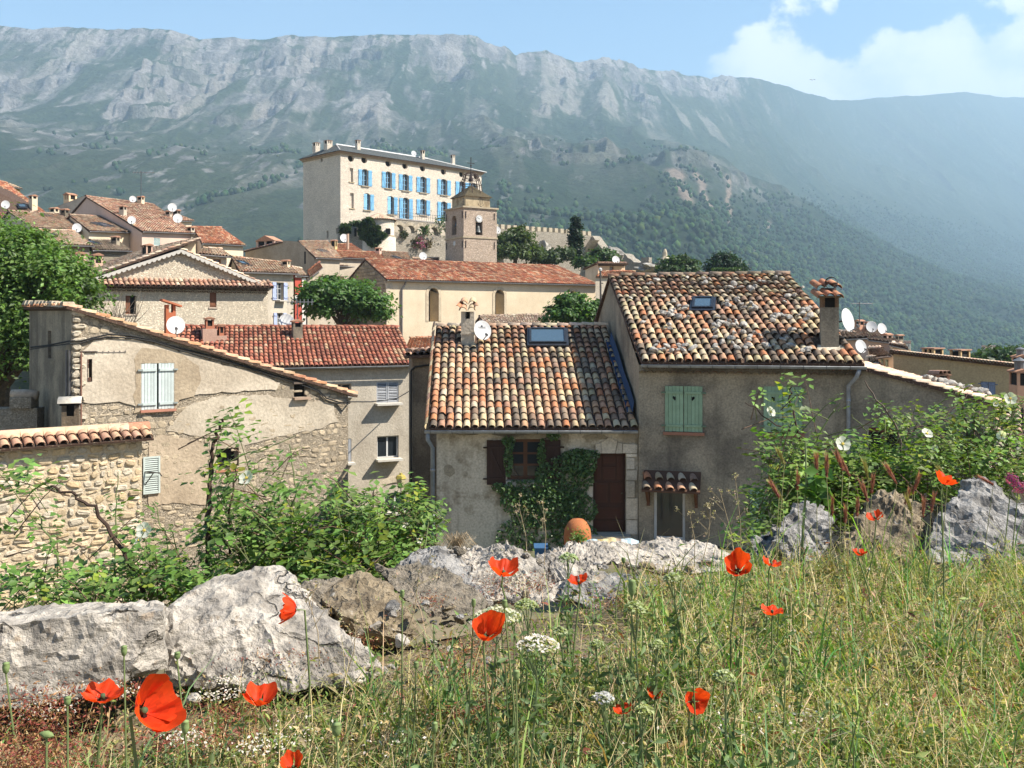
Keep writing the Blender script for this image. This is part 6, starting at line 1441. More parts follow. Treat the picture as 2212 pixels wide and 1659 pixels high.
    mb = MB(fr); s = fr.hit(*c5(293, 200), .2)[0]; mb.tube([(s+.25, .0, zt-.12), (s+.2, .1, zt-.4), (s, .2, zt-.8), (s, .2, zb)], .07, 6, None, 0, (.55, .5, .48)); mb.build('downpipe', M_METAL, root)
    # low side roof below the nave windows
    village_house('church_annex', 'low mossy tiled annex below the church windows', P(1052, 706, 66), P(1190, 708, 70), P(1035, 683, 69), P(1185, 679, 73.5), -6, W_CREAM, [((.42, .30, .21), 3), ((.50, .40, .30), 2), ((.30, .22, .17), 2)], [], .24, .36)
    t = thing('utility_mast', 'thin dark mast with brackets between the church and the stone-strewn house', 'mast', P(1298, 700, 45)); mb = MB(); a = P(1298, 705, 45); b = P(1297, 586, 45); mb.tube([tuple(a), tuple(b)], .05, 6, None, 0, (.10, .09, .08)); mb.build('pole', M_TINT, t)
    mb = MB()
    for (y, w) in ((640, 12), (655, 20), (700, 20), (612, 5)): p = P(1298, y, 45); mb.tube([tuple(p), tuple(p+Vector((w/F*45, .1, .0)))], .025, 4, None, 0, (.08, .07, .06))
    mb.lathe(P(1297, 583, 45), [(.0, .12), (.08, .05), (.08, -.04), (0, -.08)], 8, 0, (.5, .5, .48)); mb.build('brackets', M_TINT, t)
    # wall and roof scrap between church and house
    t = village_house('hidden_house', 'sliver of rose tiled house between the church and the stone-strewn house', P(1296, 700, 48), P(1330, 700, 48), P(1300, 640, 52), P(1330, 640, 52), -6, W_CREAM, PAL_CHURCH, [], .23, .34)

    # ---------------- bell tower
    c4 = lambda x, y: (930+.2507*x, 339.3+.2507*y)
    T = thing('bell_tower', 'square stone bell tower with clock, bell and iron cage on top', 'tower', P(1010, 570, 97))
    fr = Fr(P(1001.5, 0, 96), ang=math.radians(32)); s = 3.95; S = lambda x, y, t=0: fr.hit(*c4(x, y), t)
    zc = S(285, 432)[1]; zm = S(285, 686)[1]; zb = -2.0
    a = S(388, 670); b = S(448, 500); rr = (b[0]-a[0])/2
    mb = MB(fr); hole = arch(a[0], b[0], a[1], b[1]-rr, rr); mb.wall([(0, zb), (s, zb), (s, zc), (0, zc)], [hole], 0, .6)
    lf = Fr(fr.w(0, s, 0), fr.w(0, 0, 0)); a2 = lf.hit(*c4(182, 675)); b2 = lf.hit(*c4(224, 500)); r2 = (b2[0]-a2[0])/2
    m2 = MB(lf); m2.wall([(0, zb), (s, zb), (s, zc), (0, zc)], [arch(a2[0], b2[0], a2[1], b2[1]-r2, r2)], 0, .6)
    mb.V += m2.V; o = len(mb.V)-len(m2.V); mb.Fc += [[i+o for i in f] for f in m2.Fc]; mb.M += m2.M; mb.C += m2.C
    mb.add([(s, 0, zb), (s, s, zb), (s, s, zc), (s, 0, zc)], [(0, 1, 2, 3)]); mb.add([(0, s, zb), (0, s, zc), (s, s, zc), (s, s, zb)], [(0, 1, 2, 3)]); mb.add([(0, 0, zc), (s, 0, zc), (s, s, zc), (0, s, zc)], [(0, 1, 2, 3)]); mb.box(.65, s-.65, .65, s-.65, zm-1, zc-.3, 1)
    mb.build('shaft', [W_TOWER, M_DARK], T)
    for (z0, z1, k, nm) in ((zc-.02, zc+.14, .16, 'cornice'), (zm-.10, zm+.08, .08, 'string_course')):
        g = MB(fr); g.box(-k, s+k, -k, s+k, z0, z1, 0, (.75, .7, .62)); g.build(nm, W_STONEPIECE, T)
    def clock(f, c, r, t=-.05):
        g = MB(f); n = 24; g.prism([(c[0]+r*math.cos(2*math.pi*k/n), c[1]+r*math.sin(2*math.pi*k/n)) for k in range(n)], t, .3, 0, (.70, .70, .68)); cl = g.build('clock_face', M_TINT, T)
        g = MB(f); g.prism([(c[0]+r*1.12*math.cos(2*math.pi*k/n), c[1]+r*1.12*math.sin(2*math.pi*k/n)) for k in range(n)], t+.03, .2, 0, (.5, .46, .4)); g.build('clock_rim', M_TINT, cl)
        for k in range(12):
            an = math.pi*k/6; g = MB(f); d = (math.sin(an), math.cos(an)); q = (d[1], -d[0]); p0, p1, w = .70, .92, .045 if k % 3 else .07
            g.prism([(c[0]+r*(d[0]*p0+q[0]*w), c[1]+r*(d[1]*p0+q[1]*w)), (c[0]+r*(d[0]*p0-q[0]*w), c[1]+r*(d[1]*p0-q[1]*w)), (c[0]+r*(d[0]*p1-q[0]*w), c[1]+r*(d[1]*p1-q[1]*w)), (c[0]+r*(d[0]*p1+q[0]*w), c[1]+r*(d[1]*p1+q[1]*w))][::-1], t-.012, t-.002, 0, (.05, .05, .05)); g.build('hour_mark', M_TINT, cl)
        for (an, ln, w) in ((math.radians(-62), .5, .07), (math.radians(-45), .78, .05)):
            g = MB(f); d = (math.sin(an), math.cos(an)); q = (d[1], -d[0]); g.prism([(c[0]+r*(q[0]*w-d[0]*.1), c[1]+r*(q[1]*w-d[1]*.1)), (c[0]+r*(-q[0]*w-d[0]*.1), c[1]+r*(-q[1]*w-d[1]*.1)), (c[0]+r*d[0]*ln, c[1]+r*d[1]*ln)][::-1], t-.025, t-.015, 0, (.03, .03, .03)); g.build('clock_hand', M_TINT, cl)
    clock(fr, S(417, 533), 30*.2507/F*97, -.08); clock(lf, lf.hit(*c4(207, 745)), 20*.2507/F*98)
    g = MB(fr); c = S(405, 600, .5); r = .34; g.lathe((c[0], .4, c[1]-.6), [(r, 0), (r*.86, .10), (r*.62, .45), (r*.5, .62), (r*.2, .72), (0, .73)], 14, 0, (.32, .34, .32)); g.build('bell', M_METAL, T, True)
    g = MB(fr); g.box(a[0], b[0], .36, .46, c[1]+.12, c[1]+.24, 0, (.12, .08, .06)); g.build('bell_beam', M_TINT, T)
    g = MB(lf); c = ((a2[0]+a2[0]+2*r2)/2, a2[1]+.9); g.lathe((c[0], .4, c[1]), [(.34, 0), (.29, .10), (.2, .45), (.16, .6), (0, .7)], 12, 0, (.2, .2, .2)); g.build('bell', M_METAL, T, True)
    # rendered attic and pyramid roof
    u0 = fr.hit(*c4(300, 425), .55)[0]-.0; i = .52; zt = S(300, 332)[1]+.05
    g = MB(fr); g.box(i, s-i, i, s-i, zc+.1, zt, 0, (1.0, .95, .85)); g.build('attic', plain('stained_render', (.46, .39, .28), (.24, .19, .13), 1.2, 16, .95, .01, True, (.4, .66), streak=.5), T)
    ap = fr.hit(*c4(345, 242), s/2)[1]; g = MB(fr); e = i-.22; m = s/2
    v = [(e, e, zt), (s-e, e, zt), (s-e, s-e, zt), (e, s-e, zt), (m, m, ap)]; g.add(v, [(0, 1, 4), (1, 2, 4), (2, 3, 4), (3, 0, 4), (3, 2, 1, 0)], 0, (.9, .85, .7))
    g.build('pyramid_roof', rubble('mossy_tiles', (.20, .15, .09), (.12, .10, .055), (.07, .06, .035), .22, 1.0, .05), T)
    # wrought iron cage, bell and cross
    g = MB(fr); ztop = fr.hit(*c4(345, 152), m)[1]; b0, b1 = 1.25, .72
    for k in range(8):
        an = math.pi*k/4+math.pi/8; c_, s_ = math.cos(an), math.sin(an); zk = zt+(ap-zt)*.28
        g.tube([(m+b0*c_, m+b0*s_, zk), (m+(b0-.16)*c_, m+(b0-.16)*s_, zk+(ztop-zk)*.5), (m+b1*c_, m+b1*s_, ztop)], .045, 5, None, 0, (.07, .045, .035))
        for z_, r_ in ((ztop, b1), (ztop-.55, .9), (ztop-1.1, 1.02)):
            a3 = math.pi*(k+1)/4+math.pi/8; g.tube([(m+r_*c_, m+r_*s_, z_), (m+r_*math.cos(a3), m+r_*math.sin(a3), z_)], .035, 4, None, 0, (.07, .045, .035))
        for sg in (-1, 1): g.tube([(m+.95*math.cos(an+.12*sg), m+.95*math.sin(an+.12*sg), ztop-.55), (m+.85*math.cos(an+.3*sg), m+.85*math.sin(an+.3*sg), ztop-.28), (m+.76*math.cos(an+.12*sg), m+.76*math.sin(an+.12*sg), ztop-.02)], .022, 4, None, 0, (.07, .045, .035))
        g.tube([(m+b1*c_, m+b1*s_, ztop), (m+.3*c_, m+.3*s_, ztop+.25), (m, m, ztop+.3)], .03, 4, None, 0, (.07, .045, .035))
    g.build('iron_cage', M_TINT, T)
    zx = fr.hit(*c4(345, 2), m)[1]; g = MB(fr); g.tube([(m, m, ap-.1), (m, m, zx)], .045, 5, None, 0, (.05, .04, .035)); g.tube([(m-.42, m, zx-.62), (m+.42, m, zx-.62)], .04, 5, None, 0, (.05, .04, .035)); g.lathe((m, m, ztop+.95), [(0, -.12), (.12, 0), (0, .12)], 8, 0, (.06, .05, .04)); g.build('cross', M_TINT, T)
    g = MB(fr); g.lathe((m, m, ztop-.65), [(.30, 0), (.24, .15), (.18, .4), (0, .55)], 10, 0, (.16, .08, .06)); g.build('small_bell', M_METAL, T, True)
    g = MB(fr)
    for (p, q) in ((-.1, -.1), (s+.1, -.1), (s+.1, s+.1), (-.1, s+.1)):
        g.tube([(p, q, zc+.1), (p, q, zc+1.0)], .03, 4, None, 0, (.05, .045, .04))
        for k in range(3): g.tube([(p-.12, q, zc+.2+.3*k), (p, q, zc+.35+.3*k), (p+.12, q, zc+.2+.3*k)], .02, 4, None, 0, (.05, .045, .04))
    cx = s/2
    for sg in (-1, 1): g.tube([(cx, -.1, zc+.14), (cx+.3*sg, -.1, zc+.35), (cx+.12*sg, -.1, zc+.7), (cx+.28*sg, -.1, zc+.95), (cx+.05*sg, -.1, zc+1.05)], .025, 4, None, 0, (.05, .045, .04))
    g.tube([(cx, -.1, zc+.1), (cx, -.1, zc+1.2)], .025, 4, None, 0, (.05, .045, .04)); g.build('iron_finials', M_TINT, T)
    g = MB(fr)
    for (x, zz) in ((.25, zc-.75), (s-.3, zc-.75), (.25, zm-.75), (s-.3, zm-.75)): g.box(x-.04, x+.04, -.06, .0, zz-.35, zz+.35, 0, (.06, .045, .04))
    for (t_, zz) in ((.25, zc-.75), (s-.3, zc-.75), (.25, zm-.75), (s-.3, zm-.75)): g.box(-.06, 0, t_-.04, t_+.04, zz-.35, zz+.35, 0, (.06, .045, .04))
    g.build('tie_anchors', M_TINT, T)
church()

def castle():
    c1 = lambda x, y: (647.3+.11363*x, 295.4+.11363*y); c2 = lambda x, y: (835.8+.11363*x, 295.4+.11363*y); c3 = lambda x, y: (710.1+.11363*x, 433.6+.11363*y)
    root = thing('castle', 'large square stone castle with rows of bright blue shutters', 'castle', P(740, 520, 126))
    fr = Fr(P(735.5, 0, 125), ang=math.radians(45)); S = lambda p, t=0: fr.hit(*p, t)
    L = S((1040, 400))[0]; D = 9.0; zt = S(c1(775, 300))[1]; zb = 4.0
    holes = []; wins = []
    def win(px, py0, py1, c, wpx=115, arc=.22): 
        a = S(c(px-wpx/2, py1)); b = S(c(px+wpx/2, py0)); holes.append(arch(a[0], b[0], a[1], b[1]-arc, arc)); wins.append((a[0], b[0], a[1], b[1]))
    for (px, y0, y1, c) in ((1243, 622, 925, c1), (1690, 668, 972, c1), (2012, 718, 1015, c1), (690, 765, 1055, c2), (1085, 812, 1100, c2), (1430, 855, 1140, c2), (1655, 885, 1160, c2)): win(px, y0, y1, c)
    nup = len(wins)
    for (px, y0, y1, c) in ((1280, 1080, 1385, c1), (1730, 1132, 1470, c1), (2020, 1165, 1555, c1), (690, 1190, 1480, c2), (1085, 1238, 1600, c2), (1440, 1280, 1640, c2)): win(px, y0, y1, c)
    ocs = []
    for (px, py, c) in ((975, 412, c1), (1228, 442, c1), (1684, 507, c1), (2002, 553, c1), (678, 600, c2), (1075, 665, c2), (1420, 712, c2), (1690, 750, c2)):
        o = S(c(px, py)); r = .50; holes.append([(o[0]+r*math.cos(2*math.pi*k/16), o[1]+r*.92*math.sin(2*math.pi*k/16)) for k in range(16)]); ocs.append((o, r))
    niches = []
    for (x0, x1, y0, y1) in ((950, 1018, 600, 855), (960, 1030, 1075, 1355)):
        a = S(c1(x0, y1)); b = S(c1(x1, y0)); holes.append(rect(a[0], b[0], a[1], b[1])); niches.append((a, b))
    mb = MB(fr); mb.wall([(0, zb), (L, zb), (L, zt), (0, zt)], holes, 0, .45)
    lf = Fr(fr.w(0, D, 0), fr.w(0, 0, 0)); lw = []
    for (x0, x1, y0, y1) in ((400, 435, 405, 482),): a = lf.hit(*c1(x0, y1)); b = lf.hit(*c1(x1, y0)); lw.append(rect(a[0], b[0], a[1], b[1]))
    for (x0, x1, y0, y1) in ((140, 180, 515, 640), (-40, -5, 570, 720)): a = lf.hit(*c3(x0, y1)); b = lf.hit(*c3(x1, y0)); lw.append(rect(a[0], b[0], a[1], b[1])) if a[0] > .3 and b[0] < D-.2 else None
    m2 = MB(lf); m2.wall([(0, zb), (D, zb), (D, zt), (0, zt)], lw, 0, .4); o = len(mb.V); mb.V += m2.V; mb.Fc += [[i+o for i in f] for f in m2.Fc]; mb.M += m2.M; mb.C += m2.C
    mb.add([(L, 0, zb), (L, D, zb), (L, D, zt), (L, 0, zt)], [(0, 1, 2, 3)]); mb.add([(0, D, zb), (0, D, zt), (L, D, zt), (L, D, zb)], [(0, 1, 2, 3)]); mb.build('wall', W_CHATEAU, root)
    for h in lw: g = MB(lf); g.box(h[0][0], h[1][0], .35, .4, h[0][1], h[2][1], 0); g.build('window', M_DARK, root)
    for a, b in niches: g = MB(fr); g.box(a[0], b[0], .28, .34, a[1], b[1]); g.build('blind_niche', W_CHATEAU, root); g = MB(fr); g.box(a[0]-.12, b[0]+.12, -.1, .1, a[1]-.14, a[1]-.01, 0, (.75, .68, .56)); g.build('sill', W_STONEPIECE, root)
    for (o_, r) in ocs: g = MB(fr); n = 16; g.prism([(o_[0]+r*1.1*math.cos(2*math.pi*k/n), o_[1]+r*1.05*math.sin(2*math.pi*k/n)) for k in range(n)], .36, .42); g.build('oculus', M_DARK, root)
    blue = (.20, .45, .68)
    for i, (a, b, c, d) in enumerate(wins):
        tall = i >= nup and (d-c) > 2.6
        add_window(root, fr, a, b, c, d, .30, (.22, .42, .60), 2, 3 if not tall else 4, None, fw=.09)
        if c > 0 and not tall: g = MB(fr); g.box(a-.15, b+.15, -.16, .2, c-.16, c-.01, 0, (.62, .58, .52)); g.build('sill', W_STONEPIECE, root)
        w = (b-a)*.60
        closed = i in (nup, nup+1)
        dd = d-.12
        if closed: add_shutter(root, fr, a-.02, a+(b-a)*.5, c+.02, dd, -.02, (.26, .52, .72), 3, each=False, side=1); add_shutter(root, fr, b+.02, b+w, c, dd, -.08, blue, 3, ((.1, 1), (.5, 1), (.9, 1)), True, False, side=-1)
        else:
            add_shutter(root, fr, a-w, a-.02, c, dd, -.08, blue, 3, ((.1, 1), (.5, 1), (.9, 1)), True, False, side=1)
            if i != nup-1: add_shutter(root, fr, b+.02, b+w, c, dd, -.08, blue, 3, ((.1, 1), (.5, 1), (.9, 1)), True, False, side=-1)
    # eave and slate roof, hipped
    e = .55; zr = fr.hit(*c1(835, 152), D*.36)[1]
    g = MB(fr); g.box(-e*.6, L+e*.6, -e*.6, D+e*.6, zt-.02, zt+.18, 0, (.62, .46, .36)); g.box(-e*.3, L+e*.3, -e*.3, D+e*.3, zt-.22, zt-.021, 0, (.70, .60, .48)); cor = g.build('cornice', W_STONEPIECE, root)
    n = int((L+1)/.34); k = np.arange(n); base = np.array([fr.w(-.4+.34*i+.1, -e*.62, zt+.15) for i in k]); merged_tiles('eave_tiles', [M_TILE], cor, TT_FAR, base, np.tile(np.array(fr.e1)*.34, (n, 1)), np.tile(np.array(fr.e2)*.8, (n, 1)), np.tile([0, 0, .3], (n, 1)), pal_pick(PAL_PALE, n))
    z0 = zt+.18; q = [(-e, -e, z0), (L+e, -e, z0), (L+e, D+e, z0), (-e, D+e, z0), (1.9, D*.42, zr), (L-7.5, D*.42, zr)]
    g = MB(fr); g.add(q, [(0, 1, 5, 4), (1, 2, 5), (2, 3, 4, 5), (3, 0, 4)]); rf = g.build('roof', rubble('slate', (.115, .125, .12), (.08, .085, .085), (.06, .065, .065), .5, .6, .03, .05), root)
    g = MB(fr); g.tube([q[4], q[5]], .14, 6, None, 0, (.72, .70, .68)); g.tube([q[5], q[1]], .10, 6, None, 0, (.66, .64, .60)); g.tube([q[4], (-e+.3, -e+.3, z0+.12)], .09, 6, None, 0, (.55, .5, .45)); g.build('ridge_capping', M_TINT, rf)
    for (p, w, y0, y1, d_) in ((c1(1130, 0), 13, 225, 70, D*.25), (c2(697, 0), 11.5, 410, 268, D*.30), (c2(1272, 0), 12, 490, 352, D*.22)):
        c = c1 if p[0] < 860 and y1 == 70 else c2
        s, zz = fr.hit(p[0], c(0, y1)[1], d_); ww = w/F*140*.62; chimney_mb(fr, s-ww/2, s+ww/2, d_, d_+ww, zt+.2, zz, (1, .96, .92), 'flat', None, .4).build('chimney', [W_CHATEAU, M_DARK, M_TILE], rf)
    for (p, w, y1) in ((c1(345, 0), 16, 118), (c1(575, 0), 18, 75)):
        t = D*.78 if p[0] < 690 else D*.45; s, zz = fr.hit(p[0], c1(0, y1)[1], t); ww = w/F*132*.72; chimney_mb(fr, s-ww/2, s+ww/2, t, t+ww, zt+.2, zz, (1.05, 1.0, .96), 'flat', None, .4).build('chimney', [W_CHATEAU, M_DARK, M_TILE], rf)
    add_dish(P(*c2(510, 318), 140), (.4, -.85, .3), .5, 'white dish behind the slate ridge of the castle', None)
    # balcony on iron brackets
    a, za = S(c3(1040, 345)); b, _ = S(c3(2130, 400)); zs = S(c3(1300, 352))[1]
    g = MB(fr); g.box(a, b, -1.1, 0, zs-.14, zs, 0, (.35, .32, .3)); bal = g.build('balcony', M_TINT, root); g = MB(fr); n = 26
    for k in range(n+1): s = a+(b-a)*k/n; g.tube([(s, -1.05, zs), (s, -1.05, zs+.95)], .018 if k % 5 else .03, 4, None, 0, (.12, .11, .11))
    for zz in (zs+.95, zs+.5): g.tube([(a, -1.05, zz), (b, -1.05, zz)], .025, 4, None, 0, (.12, .11, .11))
    g.build('railing', M_TINT, bal); g = MB(fr)
    for k in range(6): s = a+2.2+(b-a-3)*k/6; g.tube([(s, -1.0, zs-.15), (s, -.4, zs-.5), (s, 0, zs-1.1)], .05, 5, None, 0, (.06, .05, .05))
    g.build('brackets', M_TINT, bal)
    # ---------------- terrace: arcaded retaining wall and round turret
    T = thing('castle_terrace', 'arcaded stone terrace wall below the castle', 'terrace', P(920, 560, 116)); f = Fr(P(818, 0, 112.5), ang=math.radians(40)); S2 = lambda x, y, t=0: f.hit(*c3(x, y), t)
    zt2 = S2(1500, 438)[1]; zw = S2(1500, 612)[1]; hl = []; ar = []
    for (x0, x1, y1) in ((1250, 1420, 600), (1465, 1635, 606), (1675, 1850, 622), (1905, 2070, 640), (2130, 2290, 650)):
        p = S2(x0, y1); q_ = S2(x1, y1); r = (q_[0]-p[0])/2; z0 = zw; hl.append(arch(p[0], q_[0], z0, z0+.25, r*.98)); ar.append((p[0], q_[0], z0, r))
    Lw = S2(2900, 600)[0]
    g = MB(f); g.wall([(-1, 2), (Lw, 2), (Lw, zt2+.35), (-1, zt2+.35)], hl, 0, .8); g.add([(-1, .8, zt2+.35), (-1, 0, zt2+.35), (Lw, 0, zt2+.35), (Lw, .8, zt2+.35)], [(0, 1, 2, 3)]); tw = g.build('retaining_wall', W_RAMPART, T)
    g = MB(f); g.box(-1, Lw, 3.0, 3.4, zw-.5, zt2+.3); g.box(-1, Lw, .8, 3.0, zw-.5, zw-.05); g.build('terrace_back', W_BEIGE, T)
    for (p, q_, z0, r) in ar:
        c = (p+q_)/2; n = 14
        for k in range(n):
            a0, a1 = math.pi*k/n+.02, math.pi*(k+1)/n-.02; g = MB(f); pl = lambda an, R: (c+R*math.cos(an), z0+.25+R*math.sin(an)); j = RS.uniform(.75, 1.05)
            g.prism([pl(a0, r+.02), pl(a0, r+.42), pl(a1, r+.42), pl(a1, r+.02)][::1], -.10, .05, 0, (j, j*.96, j*.9)); g.build('arch_stone', W_STONEPIECE, tw)
    # turret with conical tiled roof
    U = thing('round_turret', 'round stone turret with conical tile roof at the castle terrace', 'turret', P(819, 540, 112)); o = P(*c3(960, 900), 113); r = (1258-690)/2*.11363/F*113
    zt3 = (HY-c3(0, 350)[1])/F*(113-r); zl = (HY-c3(0, 660)[1])/F*(113-r); g = MB(); g.lathe((o.x, o.y, 0), [(r*1.22, -2), (r*1.10, zl-.1), (r*1.0, zl+.02), (r, zt3)], 28); g.build('drum', W_CHATEAU, U, True)
    g = MB(); g.lathe((o.x, o.y, zl), [(r*1.02, -.08), (r*1.09, -.05), (r*1.09, .10), (r*1.0, .12)], 28, 0, (.7, .66, .6)); g.build('string_course', W_STONEPIECE, U)
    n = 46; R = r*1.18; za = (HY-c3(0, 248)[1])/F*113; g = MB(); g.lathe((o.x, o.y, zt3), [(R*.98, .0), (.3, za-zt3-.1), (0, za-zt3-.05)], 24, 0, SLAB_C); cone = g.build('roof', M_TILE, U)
    base = []; up = []; ax = []; nn = []
    for k in range(n):
        an = 2*math.pi*k/n; d = np.array([math.cos(an), math.sin(an), 0]); tg = np.array([-math.sin(an), math.cos(an), 0]); u = np.array([*( -d[:2]*(R-.3)), za-zt3]); 
        for j in range(4):
            b_ = np.array([o.x, o.y, zt3+.02])+d*R+u*j/4; w = 2*math.pi*R/n*(1-j/4*.9); base.append(b_); up.append(u/4*1.2); ax.append(tg*w); m_ = np.cross(tg, u); m_ /= np.linalg.norm(m_); nn.append(m_*np.sign(m_[2])*w)
    merged_tiles('tiles', [M_TILE], cone, TT_FAR, np.array(base), np.array(ax), np.array(up), np.array(nn), pal_pick(PAL_PALE, len(base)))
    g = MB(); p = P(*c3(1130, 585), 113-r*.93); g.box(p.x-.25, p.x+.25, p.y-.25, p.y+.3, p.z-.35, p.z+.35); g.build('loophole', M_DARK, U)
    # low wall left of the turret
    t = thing('castle_yard_wall', 'shaded yard wall with small window between castle and turret', 'wall', P(760, 500, 114)); f3 = Fr(P(728, 0, 119), P(800, 0, 113)); a = f3.hit(*c3(170, 470)); b = f3.hit(*c3(800, 470)); g = MB(f3); g.box(a[0], b[0], 0, .8, 2, a[1]); g.build('masonry', W_COURSED, t); c = f3.hit(*c3(515, 600)); g = MB(f3); g.box(c[0]-.3, c[0]+.3, -.05, .1, c[1]-.5, c[1]+.5); g.build('window', M_DARK, t)
    # ivy on the turret
    iv = thing('turret_ivy', 'dark ivy hanging over the castle turret and yard wall', 'ivy', P(790, 560, 111)); pts = []
    for (x, y, rx, ry, nn_) in ((760, 480, 110, 160, 420), (740, 650, 110, 130, 350), (920, 660, 170, 75, 420), (850, 780, 120, 90, 300), (310, 560, 105, 120, 420), (560, 440, 160, 45, 260), (620, 560, 60, 140, 220), (940, 520, 40, 50, 60), (640, 690, 40, 60, 60)):
        for _ in range(nn_):
            an = RS.uniform(0, 6.28); k = RS.uniform()**.5; xx, yy = c3(x+rx*k*math.cos(an), y+ry*k*math.sin(an)); Yd = 113-r*.95 if x > 700 else 116.0
            if x > 700: dx = (xx-CX)/F*113-o.x; Yd = 113-math.sqrt(max(0, (r*1.1)**2-dx*dx))-RS.uniform(.05, .6)
            else: Yd = 115.5-RS.uniform(0, .8)-max(0, (x-310)/300)*1.5
            pts.append(tuple(P(xx, yy, Yd)))
    pts = np.array(pts); n = len(pts); leaf_cloud('foliage', iv, pts, rand_nrm(n, .8, (.3, -.6, .6)), RS.uniform(.35, .7, n), leaf_cols(n, (.045, .075, .022), .5))
    # wall plants
    for i, (x, y, rr, c, lab) in enumerate(((1700, 810, .9, (.28, .08, .16), 'pink flowering plant growing from the terrace wall'), (1640, 800, .8, (.12, .10, .05), 'dry brown plant tuft beside the pink flowers on the terrace wall'), (1405, 645, .55, (.06, .07, .03), 'dark weed tuft under the second terrace arch'), (1860, 830, .7, (.13, .10, .06), 'brown weed tuft low on the terrace wall'), (1790, 590, .9, (.06, .10, .04), 'bushy plant in the third terrace arch'), (2140, 430, 1.5, (.06, .11, .035), 'green shrub at the end of the castle balcony'))):
        o_ = f.hit(*c3(x, y)); p = Vector(f.w(o_[0], -.25, o_[1])); n = 150; q_ = np.array(p)+RS.normal(0, rr*.42, (n, 3)); t = thing('wall_plant', lab, 'plant', p); leaf_cloud('foliage', t, q_, rand_nrm(n, .5), RS.uniform(.2, .4, n), leaf_cols(n, c, .4))
        g = MB(); g.tube([tuple(p), tuple(p+Vector((.1, -.1, .3)))], .04, 4); g.build('stem', M_BARK, t)
castle()
# ------------------------------------------------------------------ ground under the village, right side, ramparts
def village_ground():
    ctrl = [(-60, 20, -9), (-12, 22, -7.5), (0, 22, -6.2), (4, 24, -5.75), (12, 24, -6.6), (30, 24, -10), (70, 25, -22), (-6, 40, -9), (5, 40, -9), (20, 45, -12), (60, 50, -26), (-20, 50, -6), (-30, 70, -1), (-60, 70, 0), (-10, 70, -5),
            (10, 75, -6), (30, 80, -12), (-60, 110, 3), (-30, 120, 6), (-22, 128, 8), (-5, 137, 8), (-14, 106, 3), (-4, 108, 3), (-25, 118, 5), (10, 130, 4), (25, 130, -2), (60, 130, -25), (-90, 160, -5), (0, 200, -5), (60, 200, -35), (-90, 250, -30), (0, 300, -50), (90, 300, -70), (-90, 20, -12), (90, 100, -40), (-90, 110, -5), (0, 8, -7), (-20, 8, -8), (20, 8, -8), (60, 8, -16)]
    C = np.array(ctrl, float); xs = np.linspace(-110, 120, 120); ys = np.linspace(5.4, 420, 170); X, Y = np.meshgrid(xs, ys)
    d = (X[..., None]-C[:, 0])**2+(Y[..., None]-C[:, 1])**2; w = 1/(d+6)**1.6; Z = (w*C[:, 2]).sum(-1)/w.sum(-1)
    Z = Z+(fbm(X/9, Y/9, 4, 9)-.5)*1.0-np.maximum(0, Y-300)*.35
    idx = np.arange(X.size).reshape(X.shape); f = np.stack([idx[:-1, :-1], idx[:-1, 1:], idx[1:, 1:], idx[1:, :-1]], -1).reshape(-1, 4)
    m = plain('village_earth', (.20, .16, .10), (.09, .10, .05), .35, 6, 1, .02)
    me = fast_mesh('ground', np.stack([X, Y, Z], -1).reshape(-1, 3), f, None, True, [m]); link('ground', me, None, 'sloping earth and paths between the village houses', None, None, 'structure')
village_ground()

